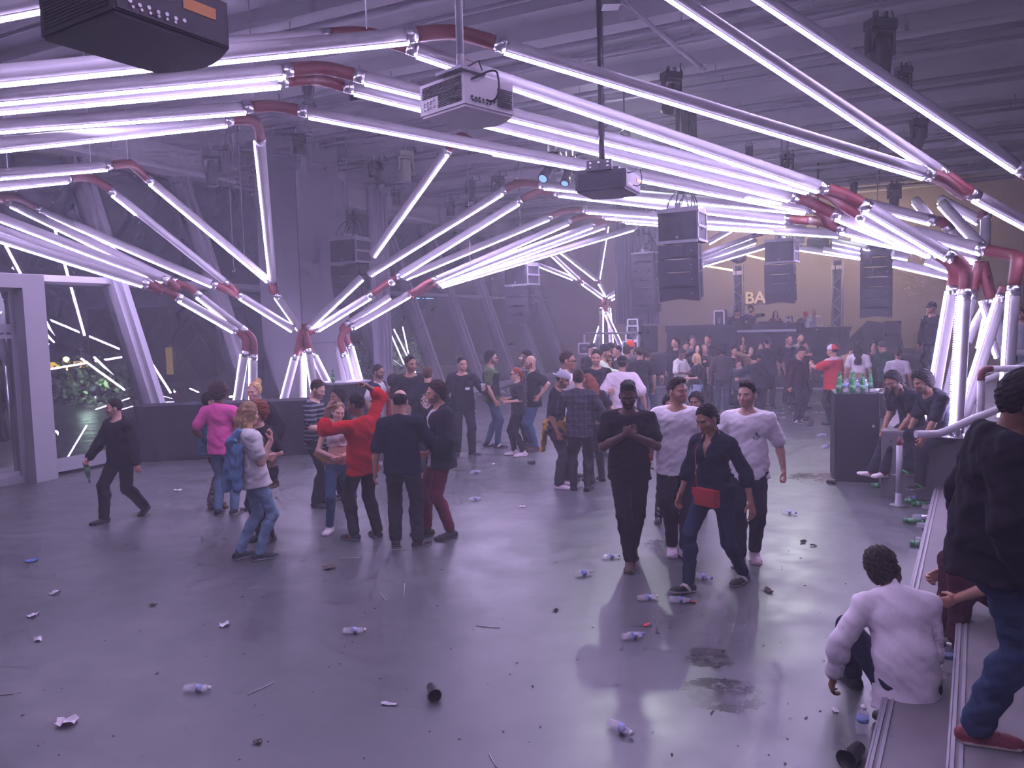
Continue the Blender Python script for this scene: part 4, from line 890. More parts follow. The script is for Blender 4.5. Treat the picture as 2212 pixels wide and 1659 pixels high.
# ------------------------------------------------------------------ people: smooth bodies and clothes grown from joint skeletons
def nrm(v): v = np.asarray(v, float); return v / (np.linalg.norm(v) + 1e-12)
class Field:
    def __init__(s, lo, hi, h):
        s.h = h; s.lo = np.asarray(lo, float); n = np.maximum(4, np.ceil((np.asarray(hi) - s.lo) / h).astype(int) + 1); s.n = n
        s.ax = [(s.lo[i] + h * np.arange(n[i])).astype(np.float32) for i in range(3)]; s.D = np.full(tuple(n), 1.0, np.float32)
    def sub(s, lo, hi, m):
        sl = []
        for i in range(3):
            a = int(max(0, math.floor((lo[i] - m - s.lo[i]) / s.h))); b = int(min(s.n[i], math.ceil((hi[i] + m - s.lo[i]) / s.h) + 1))
            if b <= a: return None
            sl.append(slice(a, b))
        X, Y, Z = s.ax[0][sl[0]][:, None, None], s.ax[1][sl[1]][None, :, None], s.ax[2][sl[2]][None, None, :]
        return tuple(sl), X, Y, Z
    def put(s, sl, d, k, op='u'):
        D = s.D[sl]
        if op == 'u':
            if k > 0: h = np.clip(.5 + .5 * (D - d) / k, 0, 1); D[...] = D + (d - D) * h - k * h * (1 - h)
            else: np.minimum(D, d, out=D)
        else:
            d = -d
            if k > 0: h = np.clip(.5 - .5 * (D - d) / k, 0, 1); D[...] = D + (d - D) * h + k * h * (1 - h)
            else: np.maximum(D, d, out=D)
    def cone(s, a, b, ra, rb, k=.02, op='u'):
        a, b = np.asarray(a, float), np.asarray(b, float); r = max(ra, rb); q = s.sub(np.minimum(a, b) - r, np.maximum(a, b) + r, k + 2.5 * s.h)
        if q is None: return s
        sl, X, Y, Z = q; ab = b - a; L2 = float(ab @ ab) + 1e-9
        x, y, z = X - a[0], Y - a[1], Z - a[2]; t = np.clip((x * ab[0] + y * ab[1] + z * ab[2]) / L2, 0, 1)
        d = np.sqrt((x - t * ab[0]) ** 2 + (y - t * ab[1]) ** 2 + (z - t * ab[2]) ** 2) - (ra + (rb - ra) * t); s.put(sl, d, k, op); return s
    def ell(s, a, b, L, r0, r1, k=.03, op='u'):
        """elliptic limb from a to b; L lateral axis; r0, r1: (lateral, other) radii at the ends"""
        a, b, L = np.asarray(a, float), np.asarray(b, float), nrm(L); r = max(*r0, *r1); q = s.sub(np.minimum(a, b) - r, np.maximum(a, b) + r, k + 2.5 * s.h)
        if q is None: return s
        sl, X, Y, Z = q; ab = b - a; L2 = float(ab @ ab) + 1e-9
        x, y, z = X - a[0], Y - a[1], Z - a[2]; t = np.clip((x * ab[0] + y * ab[1] + z * ab[2]) / L2, 0, 1)
        x, y, z = x - t * ab[0], y - t * ab[1], z - t * ab[2]; l = x * L[0] + y * L[1] + z * L[2]; o2 = np.maximum(x * x + y * y + z * z - l * l, 0)
        rx, ry = r0[0] + (r1[0] - r0[0]) * t, r0[1] + (r1[1] - r0[1]) * t
        d = (np.sqrt((l / rx) ** 2 + o2 / ry ** 2) - 1) * np.minimum(rx, ry); s.put(sl, d, k, op); return s
    def blob(s, c, R, r, k=.02, op='u'):
        c = np.asarray(c, float); m = max(r); q = s.sub(c - m, c + m, k + 2.5 * s.h)
        if q is None: return s
        sl, X, Y, Z = q; x, y, z = X - c[0], Y - c[1], Z - c[2]; v = [(x * R[0][i] + y * R[1][i] + z * R[2][i]) / r[i] for i in range(3)]
        d = (np.sqrt(v[0] ** 2 + v[1] ** 2 + v[2] ** 2) - 1) * min(r); s.put(sl, d, k, op); return s
    def cut(s, p, n, k=0.0):     # removes what lies on the side n points to
        p, n = np.asarray(p, float), nrm(n); d = (s.ax[0][:, None, None] - p[0]) * n[0] + (s.ax[1][None, :, None] - p[1]) * n[1] + (s.ax[2][None, None, :] - p[2]) * n[2]
        np.maximum(s.D, d, out=s.D); return s
    def ripple(s, amp, f, seed=0):
        X, Y, Z = s.ax[0][:, None, None], s.ax[1][None, :, None], s.ax[2][None, None, :]; e = seed * 1.7
        n = np.sin(f * (X * .9 + .5 * Z) + e + 1.7 * np.sin(f * .6 * Z + 2 * Y)) * .5 + np.sin(f * (1.3 * Z - .6 * Y + .4 * X) + 2.1 * e + 1.3 * np.sin(f * .8 * X)) * .5
        s.D += (amp * n).astype(np.float32); return s
    def mesh(s):
        D = s.D; S = D < 0; n = D.shape
        c = sum(S[i:n[0] - 1 + i, j:n[1] - 1 + j, k:n[2] - 1 + k].astype(np.int8) for i in (0, 1) for j in (0, 1) for k in (0, 1))
        act = (c > 0) & (c < 8); I = np.argwhere(act)
        if len(I) == 0: return np.zeros((0, 3)), np.zeros((0, 4), int)
        cor = [(i, j, k) for i in (0, 1) for j in (0, 1) for k in (0, 1)]; V = np.stack([D[I[:, 0] + a, I[:, 1] + b, I[:, 2] + d] for a, b, d in cor], 1).astype(np.float64)
        acc = np.zeros((len(I), 3)); cnt = np.zeros(len(I))
        for i in range(8):
            for j in range(i + 1, 8):
                if sum(abs(cor[i][m] - cor[j][m]) for m in range(3)) != 1: continue
                x = (V[:, i] < 0) != (V[:, j] < 0); t = np.where(x, V[:, i] / np.where(x, V[:, i] - V[:, j], 1), 0)
                p = np.array(cor[i])[None] + t[:, None] * (np.array(cor[j]) - np.array(cor[i]))[None]; acc += np.where(x[:, None], p, 0); cnt += x
        P = (I + acc / cnt[:, None]) * s.h + s.lo; idx = np.full(act.shape, -1, np.int32); idx[tuple(I.T)] = np.arange(len(I)); F = []
        for a in range(3):
            b, d = (a + 1) % 3, (a + 2) % 3; s0 = [slice(None)] * 3; s1 = [slice(None)] * 3; s0[a] = slice(0, n[a] - 1); s1[a] = slice(1, n[a])
            A, B = S[tuple(s0)], S[tuple(s1)]; E = np.argwhere(A != B); E = E[(E[:, b] > 0) & (E[:, d] > 0) & (E[:, b] < n[b] - 1) & (E[:, d] < n[d] - 1)]
            if len(E) == 0: continue
            flip = A[tuple(E.T)]; eb, ed = np.zeros(3, int), np.zeros(3, int); eb[b] = 1; ed[d] = 1
            q = np.stack([idx[tuple((E - eb - ed).T)], idx[tuple((E - ed).T)], idx[tuple(E.T)], idx[tuple((E - eb).T)]], 1); q[~flip] = q[~flip][:, ::-1]; F.append(q)
        F = np.concatenate(F); return P, F[(F >= 0).all(1)]

def soft_obj(name, P, Fc, m, parent, scale, colors, origin=None):
    if len(P) == 0: return None
    me = bpy.data.meshes.new(name); V = (P * scale).astype(np.float32)
    me.vertices.add(len(V)); me.vertices.foreach_set('co', V.ravel()); me.loops.add(Fc.size); me.loops.foreach_set('vertex_index', Fc.astype(np.int32).ravel())
    me.polygons.add(len(Fc)); me.polygons.foreach_set('loop_start', np.arange(0, Fc.size, 4, dtype=np.int32)); me.update(calc_edges=True)
    me.polygons.foreach_set('use_smooth', np.ones(len(Fc), bool))
    a = me.color_attributes.new('Col', 'FLOAT_COLOR', 'POINT'); C = np.ones((len(V), 4), np.float32); C[:, :3] = colors; a.data.foreach_set('color', C.ravel())
    o = bpy.data.objects.new(name, me); COL.objects.link(o); me.materials.append(m)
    if parent: o.parent = parent
    return o
mm('skin', (1, 1, 1), .5, attr=True, noise=.06, nscale=30, spec=.35)
mm('cloth', (1, 1, 1), .95, attr=True, noise=.10, nscale=60, spec=.12)
mm('hair', (1, 1, 1), .7, attr=True, noise=.45, nscale=70, spec=.15)
mm('leather', (1, 1, 1), .55, spec=.25, attr=True, noise=.12, nscale=40)
mm('dark_lens', (.012, .012, .016), .12)
mm('gold', (.7, .5, .2), .3, metal=1.0)
SKIN = dict(pale=(.52, .30, .23), mid=(.42, .22, .15), tan=(.30, .15, .095), brown=(.15, .07, .045), dark=(.085, .042, .030))
HAIR = dict(black=(.012, .010, .011), dark=(.028, .017, .013), brown=(.07, .035, .02), auburn=(.15, .04, .02), red=(.22, .055, .02), blonde=(.48, .30, .13), light=(.22, .13, .07), grey=(.2, .19, .18))
def ik(a, t, l1, l2, hint):
    a, t = np.asarray(a, float), np.asarray(t, float); d = t - a; L = np.linalg.norm(d); L = min(max(L, abs(l1 - l2) + 1e-3), (l1 + l2) * .999); u = nrm(d); t = a + u * L
    c = (l1 * l1 + L * L - l2 * l2) / (2 * l1 * L); h = np.asarray(hint, float); h = h - u * (h @ u); h = nrm(h); return a + u * l1 * c + h * l1 * math.sqrt(max(0, 1 - c * c)), t
def rot(ax, deg):
    a = math.radians(deg); c, s = math.cos(a), math.sin(a)
    return np.array({'x': [[1, 0, 0], [0, c, -s], [0, s, c]], 'y': [[c, 0, s], [0, 1, 0], [-s, 0, c]], 'z': [[c, -s, 0], [s, c, 0], [0, 0, 1]]}[ax])

def skeleton(p):
    """local frame: x right of the person, y forward, z up, for a 1.75 m figure"""
    K = {}; hz = p.get('hip', (0, 0, 0)); lean, side, twist = p.get('lean', 2), p.get('side', 0), p.get('twist', 0); fem = p.get('fem', 0)
    H = np.array([0, 0, .93]) + np.array(hz); R1 = rot('z', twist * .3) @ rot('y', side * .4) @ rot('x', -lean * .4); R2 = rot('z', twist * .7) @ rot('y', side * .8) @ rot('x', -lean * .8); R3 = rot('z', twist) @ rot('y', side) @ rot('x', -lean)
    if p.get('pelvis'): R1 = R1 @ rot('x', -p['pelvis'])
    K['pel'] = H; K['R1'], K['R3'] = R1, R3; K['waist'] = H + R1 @ [0, 0, .15]; K['chest'] = K['waist'] + R2 @ [0, -.005, .2]; K['neck'] = K['chest'] + R3 @ [0, -.012, .17]
    hy, hp, hr = p.get('head', (0, 0, 0)); RH = R3 @ rot('z', -hy) @ rot('x', -hp + lean * .6) @ rot('y', hr); K['RH'] = RH; K['atl'] = K['neck'] + R3 @ [0, .012, .075] + RH @ [0, .012, 0]
    sw = (.165 if fem else .185) * p.get('broad', 1)
    for sd, sg in (('R', 1), ('L', -1)):
        up = p.get('shrug' + sd, 0); S = K['neck'] + R3 @ np.array([sg * sw, -.005, -.080 + up]); K['S' + sd] = S; a = p.get('a' + sd, {}); t = np.array(a.get('t', (.10, .04, -.52))); t[0] *= sg; e = np.array(a.get('e', (.5, -.8, -.1))); e[0] *= sg
        E, W = ik(S, S + R3 @ t, .285, .255, R3 @ e); K['E' + sd], K['W' + sd] = E, W; d = nrm(W - E); hd = a.get('hd')
        if hd is not None: hd = np.array(hd, float); hd[0] *= sg; d = nrm(R3 @ hd)
        n = np.array(a.get('n', (-1, .1, 0)), float); n[0] *= sg; n = R3 @ n; n = nrm(n - d * (n @ d)); K['hd' + sd], K['hn' + sd], K['curl' + sd] = d, n, a.get('curl', .45); K['sp' + sd] = a.get('spread', 1.0)
        Hj = H + R1 @ np.array([sg * (.098 if fem else .09), 0, -.03]); f = p.get('f' + sd, (.10, 0, 0)); toe = p.get('toe' + sd, 14) * sg; pit = p.get('pit' + sd, 0); fd = np.array([math.sin(math.radians(toe)) , math.cos(math.radians(toe)), 0])
        A = np.array([sg * f[0], f[1], f[2] + .085]) ; kh = np.array(p.get('k' + sd, (.12, 1, .05)), float); kh[0] *= sg
        Kn, A2 = ik(Hj, A, .43, .425, kh); K['H' + sd], K['K' + sd], K['A' + sd] = Hj, Kn, A2; c, s = math.cos(math.radians(pit)), math.sin(math.radians(pit)); K['fd' + sd] = nrm(fd * c - np.array([0, 0, s])); K['fu' + sd] = nrm(fd * s + np.array([0, 0, c]))
    return K
def bounds(K, m=.2):
    pts = [v for k, v in K.items() if isinstance(v, np.ndarray) and v.shape == (3,) and k[:2] not in ('hd', 'hn', 'fd', 'fu')]; pts.append(K['atl'] + K['RH'] @ [0, 0, .26]); a = np.array(pts); return a.min(0) - m, a.max(0) + m
def torso(F, K, p, e=0.0, lo=0.0, fl=0.0, k=.05, bust=True):
    w = p.get('wide', 1.0); g = p.get('belly', 0.0); fem = p.get('fem', 0); X1, X3 = K['R1'] @ [1, 0, 0], K['R3'] @ [1, 0, 0]; hx = .172 if fem else .16; wx = .118 if fem else .142; cx = .135 if fem else .158
    F.ell(K['pel'] + K['R1'] @ [0, 0, -.04 - lo], K['pel'] + K['R1'] @ [0, 0, .05], X1, (hx * w + e + fl, .112 * w + e + fl + g * .6), (hx * w * .97 + e, .112 * w + e + g * .8), k)
    F.ell(K['pel'] + K['R1'] @ [0, 0, .05], K['waist'], X1, (hx * w * .95 + e, .11 * w + e + g), (wx * w + e + g * .6, .102 * w + e + g), k)
    F.ell(K['waist'], K['chest'] + K['R3'] @ [0, 0, .05], X3, (wx * w + e + g * .5, .10 * w + e + g * .8), (cx * w + e, .104 * w + e), k)
    F.ell(K['chest'] + K['R3'] @ [0, 0, .03], K['neck'] + K['R3'] @ [0, -.01, -.06], X3, (cx * w + e, .106 * w + e), (.12 * w + e, .075 + e), k)
    if fem and bust:
        for sg in (1, -1): F.blob(K['chest'] + K['R3'] @ [sg * .07, .085, .015], K['R3'], (.062 + e * .5, .05 + e * .5, .06 + e * .5), .04)
def shoulders(F, K, p, e, k=.04):
    for sd in 'RL': F.cone(K['neck'] + K['R3'] @ [0, -.012, -.040], K['S' + sd] + K['R3'] @ [0, 0, .0], .052 + e, .050 * p.get('arm', 1) + e, k)
def hand(F, K, sd, gs=1.0):
    W, d, n, c = K['W' + sd], K['hd' + sd], K['hn' + sd], K['curl' + sd]; s = np.cross(d, n) * (1 if sd == 'R' else -1); sp = K['sp' + sd]
    F.ell(W + d * .005, W + d * .085, s, (.026 * gs, .018 * gs), (.040 * gs, .014 * gs), .012)
    for i, (o, l) in enumerate(((.030, .072), (.010, .080), (-.011, .075), (-.030, .060))):
        q = W + d * (.090 - .004 * abs(i - 1)) + s * o; ang = .15 + c * (.30 + .06 * i); v = nrm(d + s * (o * 2.2 * sp))
        for j, f in enumerate((.45, .31, .24)):
            v2 = nrm(v * math.cos(ang) + n * math.sin(ang)); q2 = q + v2 * l * f; F.cone(q, q2, (.0095 - .0009 * j) * gs, (.0088 - .0009 * j) * gs, .004); n = nrm(n * math.cos(ang) - v * math.sin(ang)); v, q = v2, q2; ang = c * (1.15, .9, 0)[min(j, 2)] + .05
        n = K['hn' + sd]
    q = W + d * .018 + s * .026; v = nrm(d * .75 + s * (.75 - .45 * c) + n * (.25 + .5 * c)); F.cone(q, q + v * .042, .0145 * gs, .0115 * gs, .01); v2 = nrm(v * .8 + d * .5 - s * .15 * c + n * .2 * c); F.cone(q + v * .042, q + v * .042 + v2 * .036, .0112 * gs, .009 * gs, .005)
def arm(F, K, sd, p, e0=0.0, e1=0.0, t1=1.0, fore=None, k=.02):
    g = p.get('arm', 1.0) * (.86 if p.get('fem') else 1); S, E, W = K['S' + sd], K['E' + sd], K['W' + sd]; F.cone(S, S + (E - S) * t1, .050 * g + e0, (.050 - .011 * t1) * g + e1, k)
    if fore: F.cone(E, E + (W - E) * .3, .040 * g + fore[0], .041 * g + fore[0], k); F.cone(E + (W - E) * .3, E + (W - E) * fore[2], .041 * g + fore[0], (.041 - .0145 * fore[2]) * g + fore[1], k)
def leg(F, K, sd, p, e0=0.0, e1=0.0, t1=1.0, shin=None, k=.03):
    g = p.get('legw', 1.0); Hj, Kn, A = K['H' + sd], K['K' + sd], K['A' + sd]; F.cone(Hj, Hj + (Kn - Hj) * t1, .086 * g + e0, (.086 - .03 * t1) * g + e1, k)
    if shin:
        d = A - Kn; bk = np.cross(np.cross(nrm(d), K['fd' + sd]), nrm(d)) * -.018; F.cone(Kn, Kn + d * .3 + bk, .055 * g + shin[0], .056 * g + shin[0], k); F.cone(Kn + d * .3 + bk, Kn + d * shin[2], .056 * g + shin[0], (.056 - .022 * shin[2]) * g + shin[1], k)
def foot_sdf(F, K, sd, e, k=.012, up=0.0):
    A, f, u = K['A' + sd], K['fd' + sd], K['fu' + sd]; s = np.cross(f, u); b = A - u * .05
    F.ell(b - f * .045, b + f * .03, s, (.034 + e, .034 + e), (.038 + e, .032 + e), k); F.ell(b + f * .03 - u * .002, b + f * .135 - u * .014, s, (.038 + e, .034 + e), (.043 + e, .022 + e), k); F.ell(b + f * .135 - u * .014, b + f * .175 - u * .017, s, (.043 + e, .022 + e), (.032 + e, .018 + e), k); F.cone(A + u * up, b, .036 + e, .038 + e, k)
def head_field(F, K, p, fine):
    R, o = K['RH'], K['atl']; P = lambda x, y, z: o + R @ np.array([x, y, z]); fem = p.get('fem', 0); jw = .050 if fem else .056
    F.blob(P(0, -.008, .118), R, (.074, .093, .095), .02); F.blob(P(0, .035, .055), R, (jw + .006, .058, .078), .04); F.blob(P(0, .07, .005), R, (jw * .62, .03, .026), .03)
    F.cone(K['neck'] + K['R3'] @ [0, -.012, -.03], P(0, -.02, .04), .056 if not fem else .049, .054 if not fem else .046, .035)
    for sg in (1, -1):
        F.blob(P(sg * .077, -.008, .078), R, (.011, .020, .033), .008)
        if fine: F.blob(P(sg * .045, .062, .06), R, (.022, .022, .02), .02)
    if fine:
        F.cone(P(-.036, .079, .108), P(.036, .079, .108), .014, .014, .016); 
        for sg in (1, -1): F.blob(P(sg * .032, .097, .088), R, (.019, .016, .012), .012, 's')
        for sg in (1, -1): F.blob(P(sg * .032, .077, .087), R, (.0135, .0135, .012), .003)
        F.cone(P(0, .091, .092), P(0, .111, .058), .0085, .0125, .010)
        for sg in (1, -1): F.blob(P(sg * .011, .100, .053), R, (.009, .011, .008), .006)
        F.blob(P(0, .092, .030), R, (.024, .011, .0065), .006); F.blob(P(0, .090, .018), R, (.021, .011, .0075), .006); F.blob(P(0, .104, .0245), R, (.022, .006, .0022), .003, 's')
    else: F.cone(P(0, .085, .095), P(0, .104, .06), .010, .014, .012)
def head_colors(P, K, p):
    q = (P - K['atl']) @ K['RH']; x, y, z = q.T; n = len(P); sk = np.array(SKIN[p.get('skin', 'mid')]); C = np.tile(sk, (n, 1)); hc = np.array(HAIR[p.get('hair_col', 'dark')])
    def mixc(m, c, f=1.0): m = (m * f)[:, None]; C[:] = C * (1 - m) + np.array(c) * m
    mixc(((np.abs(x) < .05) & (z > .03) & (z < .075) & (y > .05)).astype(float), sk * [1.12, .88, .88], .5)
    mixc(((np.abs(x) < .024) & (z > .010) & (z < .037) & (y > .082)).astype(float), sk * [.95, .55, .58] if p.get('skin') != 'dark' else sk * [1.3, .8, .8], .8)
    if p.get('beard'):
        b = p['beard']; ch = (z < .042 - .0 * y) & (y > -.005 + (z * .2)) & (z > -.05); mo = (z > .033) & (z < .046) & (np.abs(x) < .03) & (y > .075); sb = (np.abs(x) > .058) & (z < .08) & (y > -.005) & (y < .045)
        lips = (np.abs(x) < .022) & (z > .012) & (z < .034) & (y > .085); mixc(((ch | mo | sb) & ~lips).astype(float), hc, b)
    for sg in (1, -1):
        ex, ez = x - sg * .032, z - .087; r2 = ex ** 2 + (ez * 2.1) ** 2; f = y > .078
        mixc(((r2 < .0125 ** 2) & f).astype(float), (.40, .36, .35), .9); mixc(((ex ** 2 + (ez * 1.25) ** 2 < .0066 ** 2) & (r2 < .0125 ** 2) & f).astype(float), (.03, .018, .012)); mixc(((r2 > .0105 ** 2) & (r2 < .0150 ** 2) & (ez > 0) & f).astype(float), sk * .25, .8)
        mixc(((np.abs(x - sg * .033) < .021) & (np.abs(z - .1105 + .16 * np.abs(np.abs(x) - .038)) < .0046) & (y > .05)).astype(float), hc * 1.2, .9)
    if p.get('hair', 'short') in ('short', 'fade', 'quiff', 'flat'): mixc(((y < .022 + (z - .10) * .45) & (z > .035) & (np.hypot(x / .085, (z - .075) / .04) > 0) & (np.abs(x) < .0785)).astype(float) * np.clip((z - .03) / .05, .35, 1), hc, .85)
    return C
def hair_mesh(K, p, h):
    st = p.get('hair', 'short')
    if st == 'none': return None
    R, o = K['RH'], K['atl']; P = lambda x, y, z: o + R @ np.array([x, y, z]); ln = p.get('hair_len', .3); m = .2
    lo = np.minimum(o - m, o + R @ [0, 0, .2] - m); hi = np.maximum(o + m, o + R @ [0, 0, .2] + m)
    if st in ('long', 'bob', 'ponytail'): lo = lo - np.array([0.05, 0.1, ln])
    F = Field(lo, hi, h); face = lambda q=(0, .02, .10), n=(0, .8, -.6): F.cut(P(*q), R @ np.array(n))
    if st in ('short', 'fade', 'quiff', 'flat'):
        t = p.get('hair_t', .012); F.blob(P(0, -.013, .122), R, (.0755 + t * (.15 if st != 'short' else .35), .094 + t * .75, .094 + t), .02)
        if st == 'quiff': F.blob(P(0, .035, .20), R, (.055, .055, .03), .03)
        if st == 'flat': F.ell(P(0, -.045, .195), P(0, .045, .205), R @ [1, 0, 0], (.062, .03), (.058, .03), .02)
        F.ripple(.0035, 170, 1); F.ripple(.002, 260, 3); face((0, .018, .108)); F.cut(P(0, 0, .045 if st == 'short' else .075), R @ [0, .35, -1])
    elif st == 'bald':
        F.blob(P(0, -.010, .118), R, (.080, .099, .098), .02); F.ripple(.0015, 150); face((0, -.01, .09), (0, .95, -.3)); F.cut(P(0, -.045, .172), R @ [0, .35, .95])
    elif st == 'afro':
        r = p.get('hair_r', .13); F.blob(P(0, -.03, .135), R, (r, r, r * .95), .02); F.blob(P(0, -.055, .07), R, (r * .8, r * .65, r * .6), .03); F.ripple(.007, 75, 2); F.ripple(.004, 140, 3); face((0, .03, .125), (0, .85, -.5))
    elif st in ('curly', 'messy'):
        t = p.get('hair_t', .03); F.blob(P(0, -.016, .125), R, (.076 + t, .094 + t, .092 + t), .02); F.blob(P(0, -.06, .06), R, (.07 + t * .6, .05 + t * .6, .07), .03); f_ = p.get('hair_f', 165); F.ripple(.0065, f_, 2); F.ripple(.004, f_ * 1.9, 1); face((0, .03, .115))
    elif st in ('long', 'bob', 'ponytail', 'bun'):
        F.blob(P(0, -.010, .122), R, (.085, .104, .104), .02); back = P(0, -.085, .10)
        if st in ('long', 'bob'):
            dn = K['neck'] + K['R3'] @ [0, -.11, -ln]; X = R @ [1, 0, 0]
            F.ell(back, P(0, -.085, .0), X, (.085, .035), (.095, .04), .03); F.ell(P(0, -.085, .0), dn, X, (.095, .04), (.085 * p.get('hair_w', 1), .022), .03)
            for sg in (1, -1): F.ell(P(sg * .078, -.01, .12), P(sg * .085, -.01, -.02 - ln * .25), R @ [0, 1, 0], (.05, .02), (.04, .016), .02); F.cone(P(sg * .085, -.01, -.02 - ln * .25), K['neck'] + K['R3'] @ [sg * .09, .035, -ln * .75], .024, .012, .02)
        if st == 'bun': q = p.get('bun', (0, -.075, .22)); F.blob(P(*q), R, (.055, .05, .05), .015); F.ripple(.003, 110, 2)
        if st == 'ponytail': F.cone(P(0, -.10, .12), P(0, -.13, .04), .026, .032, .015); F.cone(P(0, -.13, .04), P(0, -.12, .02 - ln), .032, .012, .02)
        F.ripple(.0016, 210, 1); q = p.get('part', 0); F.ell(P(0, .12, .15), P(0, .14, -.30), R @ [1, 0, 0], (.058, .075), (.052, .085), .012, 's')
        if st in ('ponytail', 'bun'): face((0, .012, .085), (0, .85, -.5)); 
    Pm, Fc = F.mesh(); q = (Pm - o) @ R; hc = np.array(HAIR[p.get('hair_col', 'dark')]); C = np.tile(hc, (len(Pm), 1))
    if p.get('hair_tip'): t = np.clip((.10 - q[:, 2]) / .25, 0, 1)[:, None]; C = C * (1 - t) + np.array(HAIR[p['hair_tip']]) * t
    C *= (1 + .25 * np.sin(q[:, 0] * 160 + 3 * np.sin(q[:, 2] * 40)))[:, None]
    return Pm, Fc, C
def hex3(c): return np.array(c, float)
def pattern(P, K, c):
    """c: a colour, or (kind, colour, colour, ...)"""
    if not isinstance(c[0], str): return np.tile(np.array(c, float), (len(P), 1))
    q = (P - K['pel']) @ K['R3']; x, y, z = q.T; kind, a, b = c[0], np.array(c[1]), np.array(c[2])
    if kind == 'stripes': m = (np.mod(z, c[3]) < c[3] * c[4]).astype(float)
    elif kind == 'plaid': u = np.abs(np.mod(x + y * .6, .075) - .0375) < .012; v = np.abs(np.mod(z, .085) - .0425) < .013; m = .5 * u + .5 * v
    elif kind == 'spots': m = (np.sin(x * 150 + 2 * np.sin(z * 90)) * np.sin(z * 140 + 2 * np.sin(x * 70 + y * 60)) * np.sin(y * 150 + 1) > .08).astype(float)
    elif kind == 'quilt': m = (np.mod(z + .25 * np.abs(x), .055) < .008).astype(float)
    elif kind == 'logo': m = ((np.abs(x - c[3]) < c[5]) & (np.abs(z - c[4]) < c[6]) & (y > 0 if len(c) < 8 else y < 0)).astype(float)
    elif kind == 'front': m = ((np.abs(x) < c[3] + .25 * np.maximum(z - .4, 0)) & (y > 0)).astype(float)
    elif kind == 'yoke': m = (z > c[3]).astype(float)
    elif kind == 'side': m = (np.abs(x) > c[3]).astype(float)
    elif kind == 'print':
        r = (((x - c[3]) / c[5]) ** 2 + ((z - c[4]) / c[6]) ** 2); m = ((r < 1) & (y < 0 if len(c) > 8 and c[8] else y > 0) & (np.sin(x * 130 + 2 * np.sin(z * 60)) * np.sin(z * 170 + np.sin(x * 90)) > c[7])).astype(float)
    elif kind == 'grad': m = np.clip((z - c[3]) / (c[4] - c[3]), 0, 1)
    return a[None] * (1 - m[:, None]) + b[None] * m[:, None]
def shade(C, P, a=.05): return C * (1 + a * np.sin(P[:, 2] * 47 + P[:, 0] * 31))[:, None]

